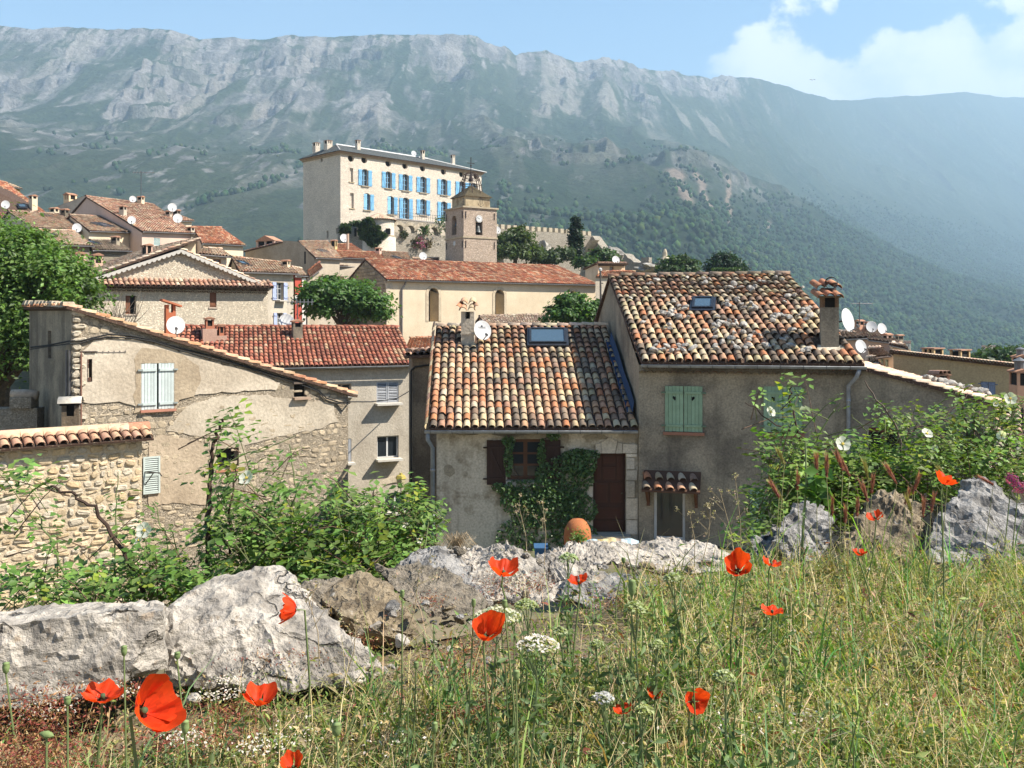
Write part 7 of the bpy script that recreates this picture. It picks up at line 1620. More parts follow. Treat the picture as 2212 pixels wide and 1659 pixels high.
def tree(name, label, base, blobs, n, size, color, trunk=None, var=.45, up=.7, cat='tree', group=None, clump=.30, nclump=None, shape=0, height=None):
    """blobs: list of (centre Vector, radii) that the crown fills"""
    root = thing(name, label, cat, base, group)
    vol = np.array([b[1][0]*b[1][1]*b[1][2] for b in blobs])**.75; vol /= vol.sum()
    P_, C_, Nn = [], [], []
    for (c, r), v in zip(blobs, vol):
        c = np.array(c); r = np.array(r, float); k = max(6, int((nclump or n/26)*v)); m = int(n*v)
        d = RS.normal(0, 1, (k, 3)); d /= np.linalg.norm(d, axis=1, keepdims=True); d[:, 2] = np.where(d[:, 2] < -.35, -d[:, 2], d[:, 2])
        cc = c+d*r*RS.uniform(.62, 1.02, (k, 1)); cs = RS.uniform(.55, 1.45, k)
        i = RS.randint(k, size=m); off = RS.normal(0, 1, (m, 3)); rad = clump*(r.prod()**(1/3))
        p = cc[i]+off*rad*np.array([1, 1, .62])*RS.uniform(.5, 1.1, (m, 1))
        P_.append(p); tone = cs[i]*RS.uniform(.7, 1.25, m); C_.append(np.array(color)*tone[:, None]*(1+RS.uniform(-.1, .1, (m, 3)))); q = (p-c)/r; q /= np.linalg.norm(q, axis=1, keepdims=True)+1e-6; nn = RS.normal(0, .55, (m, 3))+q*.6+np.array([0, 0, up]); Nn.append(nn/np.linalg.norm(nn, axis=1, keepdims=True))
    p = np.concatenate(P_); c = np.concatenate(C_); nn = np.concatenate(Nn)
    leaf_cloud('crown', root, p, nn, RS.uniform(.65, 1.35, len(p))*size, c, shape=shape)
    mb = MB(); b = Vector(base); top = Vector(blobs[0][0]); tr = trunk or .25
    mb.tube([tuple(b), tuple(b.lerp(top, .45)+Vector((tr*.3, 0, 0))), tuple(b.lerp(top, .8))], tr, 8, tr*.55)
    for (cc, r) in blobs: cc = Vector(cc); s = b.lerp(top, .5); mb.tube([tuple(s), tuple(s.lerp(cc, .5)+Vector((0, 0, r[2]*.1))), tuple(cc+Vector((0, 0, r[2]*.3)))], tr*.5, 6, tr*.12)
    for k in range(14):
        cc, r = blobs[RS.randint(len(blobs))]; d = RS.normal(0, 1, 3); d /= np.linalg.norm(d); e = Vector(np.array(cc)+d*np.array(r)*.8); mb.tube([tuple(Vector(cc)), tuple(Vector(cc).lerp(e, .5)+Vector((0, 0, r[2]*.08))), tuple(e)], tr*.18, 5, tr*.05)
    mb.build('trunk', M_BARK, root)
    return root
def px_blob(x, y, rx, ry, Y, deep=None):
    return (tuple(P(x, y, Y)), (rx/F*Y, (deep or rx)/F*Y, ry/F*Y))

def trees():
    g1 = (.11, .19, .04)
    B = [px_blob(20, 640, 150, 130, 33), px_blob(110, 610, 85, 70, 32.5), px_blob(170, 645, 62, 48, 32), px_blob(-60, 560, 120, 110, 34), px_blob(50, 540, 70, 50, 33), px_blob(10, 780, 110, 120, 32.5), px_blob(70, 700, 120, 90, 33), px_blob(-120, 700, 160, 160, 33)]
    tree('lime_tree', 'big bright green lime tree filling the edge beside the plaster house', P(-20, 1050, 33.5), B, 52000, .155, g1, .35, clump=.24, nclump=900)
    B = [px_blob(735, 662, 70, 52, 56), px_blob(690, 650, 42, 42, 55), px_blob(800, 672, 45, 46, 55), px_blob(712, 622, 20, 26, 56), px_blob(770, 640, 40, 30, 57)]
    tree('walnut_tree', 'dense dark green tree in front of the church gable', P(745, 760, 56), B, 15000, .27, (.085, .165, .04), .3, clump=.25, nclump=260)
    B = [px_blob(1245, 678, 45, 30, 50), px_blob(1205, 685, 34, 20, 50), px_blob(1275, 672, 30, 26, 50), px_blob(1235, 655, 30, 20, 50)]
    tree('fig_tree', 'loose green tree behind the cottage ridge below the church', P(1245, 760, 50), B, 6500, .24, (.07, .135, .035), .2, clump=.32, nclump=90)
    # cypress: one slim flame
    c = [px_blob(1243, 560-9*k, 11.5*(1-(abs(k-3)/9.5)**2)+.5, 12, 118) for k in range(10)]
    tree('cypress_tree', 'tall slim dark cypress below the ramparts', P(1243, 580, 118), c, 5200, .38, (.022, .045, .018), .2, var=.3, up=1.1, clump=.42, nclump=180)
    tree('rampart_tree', 'feathery mid green tree beside the bell tower', P(1112, 575, 108), [px_blob(1112, 530, 34, 34, 108), px_blob(1095, 550, 28, 22, 107), px_blob(1140, 550, 30, 22, 108), px_blob(1120, 508, 20, 18, 108)], 6500, .55, (.075, .11, .035), .25, clump=.28, nclump=170, shape=1)
    tree('rampart_bush', 'low dark bush between the feathery tree and the cypress', P(1190, 575, 112), [px_blob(1180, 562, 34, 16, 112), px_blob(1215, 555, 26, 18, 113)], 2600, .5, (.05, .075, .025), .15, cat='bush', clump=.3)
    tree('cypress_shrub', 'round bright shrub at the foot of the cypress', P(1265, 580, 112), [px_blob(1262, 572, 24, 14, 112), px_blob(1300, 560, 26, 20, 118)], 2200, .5, (.06, .11, .03), .15, cat='bush', clump=.3)
    tree('round_tree', 'rounded green tree beyond the ridge of the stone-strewn house', P(1470, 620, 105), [px_blob(1470, 578, 38, 20, 105), px_blob(1445, 588, 26, 14, 104), px_blob(1490, 590, 26, 14, 104), px_blob(1472, 563, 16, 10, 105)], 4200, .48, (.05, .085, .025), .25, clump=.28)
    tree('cedar_tree', 'dark wide topped cedar standing alone on the skyline of the roof', P(1565, 620, 110), [px_blob(1565, 575, 36, 14, 110), px_blob(1560, 560, 26, 12, 110), px_blob(1550, 585, 24, 10, 110), px_blob(1590, 582, 24, 10, 110)], 4200, .5, (.025, .05, .025), .25, clump=.3, shape=1)
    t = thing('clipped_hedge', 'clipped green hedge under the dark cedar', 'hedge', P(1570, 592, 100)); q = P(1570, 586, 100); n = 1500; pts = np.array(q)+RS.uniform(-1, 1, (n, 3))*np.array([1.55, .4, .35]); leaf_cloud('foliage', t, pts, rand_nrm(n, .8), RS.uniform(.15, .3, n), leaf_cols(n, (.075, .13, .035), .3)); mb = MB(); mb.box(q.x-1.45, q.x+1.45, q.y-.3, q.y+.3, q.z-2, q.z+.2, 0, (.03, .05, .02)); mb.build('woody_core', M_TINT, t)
    tree('valley_tree', 'dark leafy tree beyond the ochre wall', P(2170, 840, 75), [px_blob(2165, 775, 52, 20, 75), px_blob(2125, 782, 22, 12, 74), px_blob(2205, 770, 40, 18, 75)], 4500, .42, (.05, .09, .028), .25, clump=.26)
    # bare twiggy shrub by the stone gable
    t = thing('bare_shrub', 'leafless twiggy shrub against the pale stone house', 'shrub', P(258, 700, 44)); mb = MB(); b = P(258, 705, 44)
    for k in range(38):
        d = Vector((RS.normal(0, .7), RS.normal(0, .3), RS.uniform(.5, 1.6))); p = b+Vector((RS.uniform(-.8, .8), 0, 0)); mb.tube([tuple(p), tuple(p+d*.5+Vector((RS.normal(0, .15), 0, 0))), tuple(p+d*1.1)], .022, 4, .006, 0, (.25, .2, .15))
    mb.build('twigs', M_TINT, t)
trees()

def right_side():
    H = village_house; z7 = R7; c8 = lambda x, y: (2860*.62841+.32995*x, 1060*.62841+.32995*y)
    # ochre house end with tile-edged sloping top
    t = thing('ochre_house', 'large ochre rendered house end with a saw-tooth tile edge and blue shutter', 'house', P(2080, 860, 36)); A = P(*c8(402, 0), 40.0); f = Fr(A, P(*c8(1300, 0), 35.5)); q = [f.hit(*c8(*p)) for p in ((402, 296), (1300, 398))]; zb = -14
    sh = [(f.hit(*c8(972, 575)), f.hit(*c8(1070, 483))), (f.hit(*c8(575, 500)), f.hit(*c8(640, 438)))]
    mb = MB(f); mb.wall([(q[0][0], zb), (q[1][0], zb), q[1], q[0]], [rect(a[0], b[0], a[1], b[1]) for a, b in sh], 0, .2); D = 8; mb.add([(q[0][0], 0, zb), (q[0][0], 0, q[0][1]), (q[0][0], D, q[0][1]-2.3), (q[0][0], D, zb)], [(0, 1, 2, 3)]); mb.build('wall', W_OCHRE, t)
    for a, b in sh: m = (a[0]+b[0])/2; [add_shutter(t, f, x0, x1, a[1], b[1], .04, (.24, .30, .44), 4, each=False, side=sd) for x0, x1, sd in ((a[0], m-.01, 1), (m+.01, b[0], -1))]
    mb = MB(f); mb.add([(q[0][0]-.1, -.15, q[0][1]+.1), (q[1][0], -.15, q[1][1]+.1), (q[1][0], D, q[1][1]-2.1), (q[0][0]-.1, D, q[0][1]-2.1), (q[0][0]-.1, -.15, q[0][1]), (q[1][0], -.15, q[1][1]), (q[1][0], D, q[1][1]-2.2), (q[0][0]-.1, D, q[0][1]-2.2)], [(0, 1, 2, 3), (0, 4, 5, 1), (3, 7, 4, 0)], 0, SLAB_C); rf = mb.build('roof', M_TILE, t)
    n = 42; k = np.arange(n); L = q[1][0]-q[0][0]; base = np.array([f.w(q[0][0]+L*(i+.5)/n, -.25, q[0][1]+(q[1][1]-q[0][1])*(i+.5)/n+.08) for i in k]); vt = tile_variants('pale2', PAL_PALE, 8)
    for i in range(n):
        o = bpy.data.objects.new('verge_tile', vt[i % 8]); col.objects.link(o); e1 = f.e1*.30; e2 = f.e2*.7; o.parent = rf; o.matrix_parent_inverse = world_of(rf).inverted(); b = base[i]
        o.matrix_basis = Matrix(((e1.x, e2.x, 0, b[0]), (e1.y, e2.y, 0, b[1]), (0, 0, .28, b[2]), (0, 0, 0, 1)))
    for (x0, x1, y0, y1) in ((583, 672, 252, 305), (765, 848, 262, 330)):
        s0, z0 = f.hit(*c8(x0+5, y1), 2.5); s1, z1 = f.hit(*c8(x1-5, y0), 2.5); chimney_mb(f, s0, s1, 2.5, 3.3, z0-1.5, z1-.10, (1.2, 1.1, .95), 'flat', None, .38).build('chimney', [W_OCHRE, M_DARK, M_TILE], t)
    # chimney with three little arches of tile, in front
    t = thing('terracotta_vent', 'terracotta chimney head crowned with small tile arches before the ochre wall', 'chimney', P(*c8(730, 500), 33)); f2 = Fr(P(*c8(688, 0), 33), ang=0); a = f2.hit(*c8(690, 600)); b = f2.hit(*c8(770, 432)); mb = chimney_mb(f2, a[0], b[0], 0, .7, a[1], b[1]-.05, (.50, .25, .17), 'flat', None, .5); mb.build('shaft', [M_TINT, M_DARK, M_TILE], t)
    w = (b[0]-a[0]); base = np.array([f2.w(a[0]+w*(i+.5)/3, -.12, b[1]+.02) for i in range(3)]); merged_tiles('cap_tiles', [M_TILE], t, TT_NEAR, base, np.tile([w/3*1.15, 0, 0], (3, 1)), np.tile([0, .9, 0], (3, 1)), np.tile([0, 0, .34], (3, 1)), pal_pick(PAL_ROSE, 3), None)
    # brick chimney at the frame edge
    for (x0, x1, y0, y1, Yd, lab) in ((1215, 1300, 425, 590, 30, 'brick chimney with tiled cap at the end of the ochre wall'), (1218, 1290, 325, 385, 42, 'small ochre chimney with steel cowl behind the ochre wall')):
        f2 = Fr(P(*c8(x0, 0), Yd), ang=math.radians(-10)); a = f2.hit(*c8(x0, y1)); b = f2.hit(*c8(x1, y0)); t = thing('brick_chimney', lab, 'chimney', P(*c8(x0, y1), Yd)); chimney_mb(f2, a[0], b[0], 0, .8, a[1]-3, b[1], (1, .8, .65), 'tile', None, .4).build('shaft', [W_PINK, M_DARK, M_TILE], t); mb = MB(f2); mb.lathe(((a[0]+b[0])/2, .4, b[1]+.1), [(.16, 0), (.16, .25), (.22, .28), (0, .4)], 10, 0, (.5, .5, .5)); mb.build('cowl', M_METAL, t)
    # stacked roofs beyond the big chimney
    root, fr, roof, rp = H('rose_terrace_house', 'pale rose roofed house with dishes beyond the big chimney', P(*c8(130, 190), 58), P(*c8(470, 232), 55), P(*c8(120, 100), 63), P(*c8(330, 150), 61), -12, W_PINK, PAL_PALE, [], .24, .36)
    ch_on(root, roof, fr, rp, *c8(345, 195), 14, c8(0, 168)[1], W_PINK); ch_on(root, roof, fr, rp, *c8(425, 200), 7, c8(0, 172)[1], W_GREY); ch_on(root, roof, fr, rp, *c8(165, 140), 12, c8(0, 78)[1], W_PINK, (.8, .6, .5)); ch_on(root, roof, fr, rp, *c8(232, 135), 10, c8(0, 90)[1], W_GREY, (.5, .45, .42))
    add_dish(P(*c8(258, 122), 58), (-.1, -.9, .3), .42, 'first of two dishes on the pale rose terrace roof', tuple(P(*c8(258, 140), 58.2))); add_dish(P(*c8(326, 135), 57.5), (.3, -.9, .3), .42, 'second dish further down the pale rose terrace roof', tuple(P(*c8(326, 155), 57.7)))
    add_aerial(P(*c8(180, 100), 60), 1.4, 'yagi aerial above the pale rose terrace roof', .1, 1.6)
    root, fr, roof, rp = H('pink_gable_house', 'pink house with a small dish close behind the big chimney', P(*c8(40, 200), 46), P(*c8(240, 190), 45), P(*c8(40, 150), 50), P(*c8(160, 160), 49), -12, W_PINK, PAL_PALE, [], .24, .36)
    add_dish(P(*c8(186, 250), 42), (.3, -.9, .3), .36, 'small dish with dark bracket on the pink house wall', tuple(P(*c8(190, 300), 42.3)))
    root, fr, roof, rp = H('rose_lean_house', 'low house with pale rose roof and white green-shuttered front', P(*c8(250, 322), 50), P(*c8(385, 305), 47), P(*c8(235, 262), 54), P(*c8(330, 262), 52), -13, W_CREAM, PAL_PALE, [(c8(338, 335), c8(356, 385), dict(f=(.3, .35, .3), nx=1, ny=1, sh=(.28, .36, .27), sw=.7))], .24, .36)
    H('step_roof_house', 'tiny stepped roof at the foot of the rose roofed houses', P(*c8(235, 365), 40), P(*c8(310, 345), 39), P(*c8(235, 325), 43), P(*c8(280, 322), 42), -13, W_PINK, PAL_PALE, [], .24, .36)
    H('white_house', 'narrow white house with shutters at the end of the rose roofs', P(*c8(375, 235), 52), P(*c8(500, 262), 50), P(*c8(380, 232), 55), P(*c8(470, 240), 54), -14, W_CREAM, PAL_PALE, [(c8(415, 250), c8(432, 282), dict(f=(.3, .35, .3), nx=1, ny=1)), (c8(440, 252), c8(452, 282), dict(f=(.3, .35, .3), nx=1, ny=1))], .24, .36, wc=(1.1, 1.1, 1.1))
    # roofs low at the right edge
    H('lower_roof_house', 'broad orange tiled roof below the rose bush at the edge', P(2125, 1030, 20), P(2420, 1080, 18), P(2120, 880, 24), P(2400, 868, 22), -12, W_BEIGE, PAL_PALE, [], .22, .32, tmpl=TT_MID)
    # far houses in the valley
    for (x, y, Yd, w, h, lab) in ((1960, 742, 420, 16, 12, 'tiny house with red roof half hidden in the wooded valley'), (2135, 752, 520, 30, 12, 'white villa with terrace far off in the valley woods')):
        EL, ER = P(x-w/2, y, Yd), P(x+w/2, y, Yd-1); H('valley_house', lab, EL, ER, P(x-w/2, y-h*.45, Yd+4), P(x+w/2, y-h*.45, Yd+3), EL.z-7, W_CREAM, PAL_ROSE, [((x-w*.3, y+2), (x-w*.15, y+7)), ((x+w*.1, y+2), (x+w*.25, y+7))], .5, .8, .3, False)
right_side()

def ramparts():
    c9 = lambda x, y: (1700*.62841+.44532*x, 720*.62841+.44532*y)
    t = thing('rampart_wall', 'long crenellated rampart wall beside the bell tower', 'rampart', P(1190, 560, 130)); f = Fr(P(1070, 0, 128), P(1290, 0, 140)); q = [f.hit(*c9(*p)) for p in ((-5, 92), (150, 102), (300, 112), (470, 128))]
    top = lambda s: np.interp(s, [a for a, b in q], [b for a, b in q]); L = q[3][0]; mb = MB(f); mb.wall([(-1, -8), (L, -8)]+[(a, b) for a, b in q[::-1]]+[(-1, q[0][1])], [], 0, .3); mb.add([(L, 0, -8), (L, 6, -8), (L, 6, q[3][1]), (L, 0, q[3][1])], [(0, 1, 2, 3)])
    for i in range(3): a, b = q[i], q[i+1]; mb.add([(a[0], 0, a[1]), (b[0], 0, b[1]), (b[0], 2, b[1]), (a[0], 2, a[1])], [(0, 1, 2, 3)])
    w = mb.build('masonry', W_RAMPART, t); n = 17
    for i in range(n):
        s = .2+(L-.6)*i/(n-1); g = MB(f); g.box(s-.3, s+.3, -.03, .5, top(s)-.02, top(s)+.62, 0, (.85, .82, .76)); g.build('merlon', W_STONEPIECE, w)
    # battered corner and broken slope down to the right
    t2 = thing('ruined_rampart', 'broken pale rampart sloping down beyond the cypress', 'ruin', P(1330, 590, 135)); pl = [c9(*p) for p in ((470, 128), (500, 160), (530, 200), (620, 212), (660, 240), (680, 262), (700, 300), (440, 300), (450, 220))]; f2 = Fr(P(1280, 0, 139), P(1390, 0, 130)); pp = [f2.hit(*p) for p in pl]; mb = MB(f2)
    out = []; r2 = np.random.RandomState(4)
    for i in range(len(pp)):
        a, b = pp[i], pp[(i+1) % len(pp)]; k = max(1, int(math.hypot(b[0]-a[0], b[1]-a[1])/.5))
        for m in range(k): out.append((a[0]+(b[0]-a[0])*m/k+r2.uniform(-.12, .12), a[1]+(b[1]-a[1])*m/k+r2.uniform(-.15, .15)))
    mb.prism(out[::-1], 0, 1.5); mb.build('masonry', W_RAMPART, t2)
    mb = MB(f2); a, b = f2.hit(*c9(452, 222)), f2.hit(*c9(500, 150)); mb.prism([(a[0]-.3, a[1]), (a[0]+.5, a[1]), (b[0]+.4, b[1]), (b[0]-.5, b[1])], -1.2, -.01, 0, (.8, .76, .7)); mb.build('stair_flank', W_STONEPIECE, t2)
    t3 = thing('old_boundary_wall', 'low ruined wall with small stone piers behind the round tree', 'wall', P(1450, 585, 125)); f3 = Fr(P(1375, 0, 128), P(1475, 0, 124)); a, b = f3.hit(*c9(675, 256)), f3.hit(*c9(830, 265)); mb = MB(f3); mb.wall([(a[0], -4), (b[0], -4), b, a], [], 0, .3); mb.box(a[0], b[0], .01, .8, -4, b[1]-.05); mb.build('masonry', W_RAMPART, t3)
    for (x0, x1, y0) in ((712, 750, 232),): p, r = f3.hit(*c9(x0, 262)), f3.hit(*c9(x1, y0)); g = MB(f3); g.box(p[0], r[0], -.1, .8, p[1]-.5, r[1]); g.build('pier', W_RAMPART, t3)
    p = f3.hit(*c9(822, 250)); g = MB(f3); g.lathe((p[0], .3, p[1]-.3), [(1.0, 0), (.75, .5), (.35, 1.0), (.3, 1.5), (.15, 1.9), (0, 1.95)], 8, 0, (.9, .87, .8)); g.build('stone_finial', W_STONEPIECE, t3)
    # rock outcrop
    for (x, y, rx, ry, lab, sd) in ((235, 205, 46, 50, 'jagged brown rock outcrop under the ramparts', 31), (20, 210, 40, 60, 'shadowed rock face behind the feathery tree', 32), (560, 225, 60, 40, 'pale rocky slope under the broken rampart', 33), (760, 285, 75, 26, 'grey rocks below the ruined boundary wall', 34)):
        Yd = 124 if x < 400 else 126; me = rock_mesh('rock_outcrop', (rx*.44532/F*Yd, 2.5, ry*.44532/F*Yd), sd, .5, 4, M_OUTCROP); o = link('rock_outcrop', me, None, lab, 'rock'); o.location = P(*c9(x, y), Yd)
    # small peach house
    H = village_house
    root, fr, roof, rp = H('peach_house', 'small peach coloured house with one window below the ramparts', P(*c9(500, 268), 88), P(*c9(640, 268), 90), P(*c9(498, 258), 91), P(*c9(636, 258), 93), -4, plain('peach_paint', (.66, .46, .30), None, 1, 16, .9, .004, True), PAL_ROSE, [(c9(558, 276), c9(578, 300), dict(f=(.3, .16, .1), nx=2, ny=1))], .23, .34, .15, False)
    t4 = thing('peach_shed', 'shaded lean-to wall at the side of the peach house', 'shed', P(*c9(470, 300), 90)); f4 = Fr(P(*c9(440, 0), 92), P(*c9(502, 0), 88)); a = [f4.hit(*c9(*p)) for p in ((440, 292), (502, 264))]; mb = MB(f4); mb.wall([(a[0][0], -4), (a[1][0], -4), a[1], a[0]], [], 0, .2); mb.build('wall', W_BEIGE, t4); mb = MB(f4); mb.prism([(a[0][0]-.2, a[0][1]), (a[1][0], a[1][1]), (a[1][0], a[1][1]+.12), (a[0][0]-.2, a[0][1]+.12)], -.2, 3, 0, SLAB_C); mb.build('roof', M_TILE, t4)
    H('coral_roof_house', 'low coral tiled roof in front of the peach house', P(*c9(490, 325), 78), P(*c9(700, 325), 80), P(*c9(520, 300), 81), P(*c9(680, 300), 83), -4, W_BEIGE, PAL_CHURCH, [], .23, .34, .2, False)
    add_dish(P(*c9(588, 246), 92), (.3, -.88, .3), .5, 'white dish on the roof of the peach house', tuple(P(*c9(590, 265), 92.3)))
    add_dish(P(*c9(12, 101), 101), (.3, -.88, .3), .5, 'white dish tucked between the bell tower and the feathery tree', tuple(P(*c9(14, 130), 101.3)))
    # two visitors on the rampart walk: only their upper bodies clear the parapet
    for (x, col_, lab, h) in ((125, (.05, .05, .06), 'person in dark clothes standing on the rampart walk', 1.72), (158, (.62, .66, .72), 'person in a pale shirt leaning at the rampart parapet', 1.66)):
        s = f.hit(*c9(x, 95))[0]; b = Vector(f.w(s, 1.0, top(s)-.75)); bend = .35 if col_[0] > .3 else 0
        root = thing('person', lab, 'person', b); me = bpy.data.meshes.new('body')
        v = [(0, 0, .92), (0, -bend*.3, 1.15), (0, -bend*.7, 1.38), (0, -bend*.85, 1.48), (0, -bend, 1.56), (0, -bend*1.05, 1.68), (.10, 0, .88), (.11, .02, .48), (.11, 0, .05), (-.10, 0, .88), (-.11, .02, .48), (-.11, 0, .05), (.19, -bend*.7, 1.36), (.24, -bend*.6-.05, 1.10), (.22, -bend-.2, .95), (-.19, -bend*.7, 1.36), (-.24, -bend*.6-.05, 1.10), (-.22, -bend-.2, .95)]
        e = [(0, 1), (1, 2), (2, 3), (3, 4), (4, 5), (0, 6), (6, 7), (7, 8), (0, 9), (9, 10), (10, 11), (2, 12), (12, 13), (13, 14), (2, 15), (15, 16), (16, 17)]
        me.from_pydata([(x_*h/1.72, y_*h/1.72, z_*h/1.72) for x_, y_, z_ in v], e, []); o = link('body', me, root); o.location = b; o.matrix_parent_inverse = Matrix.Translation(-b)
        sk = o.modifiers.new('skin', 'SKIN'); ra = [.15, .15, .17, .06, .075, .10, .09, .07, .05, .09, .07, .05, .07, .05, .04, .07, .05, .04]
        for vv, r in zip(me.skin_vertices[0].data, ra): vv.radius = (r, r)
        me.skin_vertices[0].data[0].use_root = True; o.modifiers.new('sub', 'SUBSURF').levels = 1
        mt = plain('cloth_%d' % x, col_, None, 3, 30, .9, .002); me.materials.append(mt)
M_OUTCROP = rock_mat('outcrop', (.42, .39, .34), (.20, .18, .15), (.3, .24, .15), .5, .2, .15, .3)
ramparts()
# ------------------------------------------------------------------ foreground: wall top, rocks, meadow, roses, poppies
GZ = -1.0
def edge_y(X): return 3.12+.40*np.clip(X, -3, 4)
def gz(X, Y):
    X = np.asarray(X, float); Y = np.asarray(Y, float)
    return GZ+(fbm(X*2.2+9, Y*2.2+3, 4, 71)-.5)*.09+.03*np.sin(X*2.1)+np.clip((X+.4), -2, 0)*-.02
def build_meadow_ground():
    xs = np.linspace(-3.2, 4.6, 150); v = np.linspace(0, 1, 90); X, V = np.meshgrid(xs, v); Y = -.8+(edge_y(X)+.8)*V; Z = gz(X, Y)
    X2 = np.concatenate([X, X[-1:], X[-1:], X[-1:]]); ye = Y[-1:]; Y2 = np.concatenate([Y, ye+.16, ye+.26, ye+.5]); Z2 = np.concatenate([Z, Z[-1:]-.10, Z[-1:]-.6, Z[-1:]*0-7.5])
    idx = np.arange(X2.size).reshape(X2.shape); f = np.stack([idx[:-1, :-1], idx[:-1, 1:], idx[1:, 1:], idx[1:, :-1]], -1).reshape(-1, 4)
    me = fast_mesh('meadow_ground', np.stack([X2, Y2, Z2], -1).reshape(-1, 3), f, None, True, [plain('meadow_soil', (.19, .15, .095), (.11, .085, .05), 6, 60, 1, .01, var=.5)])
    link('meadow_ground', me, None, 'dry stony soil of the meadow behind the old wall', None, None, 'structure')
build_meadow_ground()

M_R1 = rock_mat('white_limestone', (.50, .45, .385), (.25, .225, .195), (.42, .27, .14), 9.0, .45, .016, .50, 5.0)
M_R2 = rock_mat('brown_limestone', (.30, .24, .16), (.14, .11, .075), (.48, .45, .40), 12.0, .7, .012, .5, 8.0)
M_R3 = rock_mat('grey_limestone', (.34, .325, .305), (.13, .125, .12), (.38, .24, .10), 12.0, .22, .014, .55, 8.0)
M_R4 = rock_mat('mortar_rock', (.26, .22, .17), (.15, .13, .10), (.42, .40, .36), 26.0, .4, .010, .45, 14.0)
def hull_rock(label, pts, mat, seed, rough=.035, sub=3, group=None, ridges=0.0):
    """pts: (x, y, Y) outline points; the solid is their hull, broken up with noise"""
    import bmesh
    bm = bmesh.new(); W = [P(*p) for p in pts]
    for p in W: bm.verts.new(p)
    bmesh.ops.convex_hull(bm, input=bm.verts); bmesh.ops.delete(bm, geom=[v for v in bm.verts if not v.link_faces], context='VERTS')
    bmesh.ops.triangulate(bm, faces=bm.faces)
    c = sum(W, Vector())/len(W); ext = max((p-c).length for p in W)
    for k in range(sub+2):
        L = ext*.50/(2**k); ed = [e for e in bm.edges if e.calc_length() > L]
        if ed: bmesh.ops.subdivide_edges(bm, edges=ed, cuts=1, smooth=0.0); bmesh.ops.triangulate(bm, faces=bm.faces)
        if len(bm.verts) > 9000: break
    bmesh.ops.smooth_vert(bm, verts=bm.verts, factor=.35, use_axis_x=True, use_axis_y=True, use_axis_z=True)
    bm.normal_update(); co = np.array([v.co for v in bm.verts]); nr = np.array([v.normal for v in bm.verts])
    s = 1/ext
    n1 = fbm((co[:, 0]+co[:, 2]*.7)*s*2.6+seed, (co[:, 1]-co[:, 2]*.8)*s*2.6, 6, seed); n2 = fbm((co[:, 0]-co[:, 2]*1.1)*s*6+seed, (co[:, 1]+co[:, 2])*s*6, 4, seed+9, True)
    n3 = fbm((co[:, 0]*1.3+co[:, 2])*s*1.6+seed*3, (co[:, 1]-co[:, 2]*1.2)*s*1.6, 3, seed+40); q3 = n3*9; d = (n1-.5)*ext*rough*5+(n2-.45)*ext*rough*2.2+((q3-np.floor(q3))**3-.25)*ext*rough*.8
    if ridges: q = (co[:, 2]+.25*co[:, 0])*s*9+n1*3; d += (np.abs(q-np.floor(q)-.5)-.25)*ext*ridges
    co = co+nr*d[:, None]
    for v, p in zip(bm.verts, co): v.co = Vector(p)-c
    me = bpy.data.meshes.new('wall_rock'); bm.to_mesh(me); bm.free(); me.materials.append(mat)
    o = link('wall_rock', me, None, label, 'rock', group); o.location = c; return o
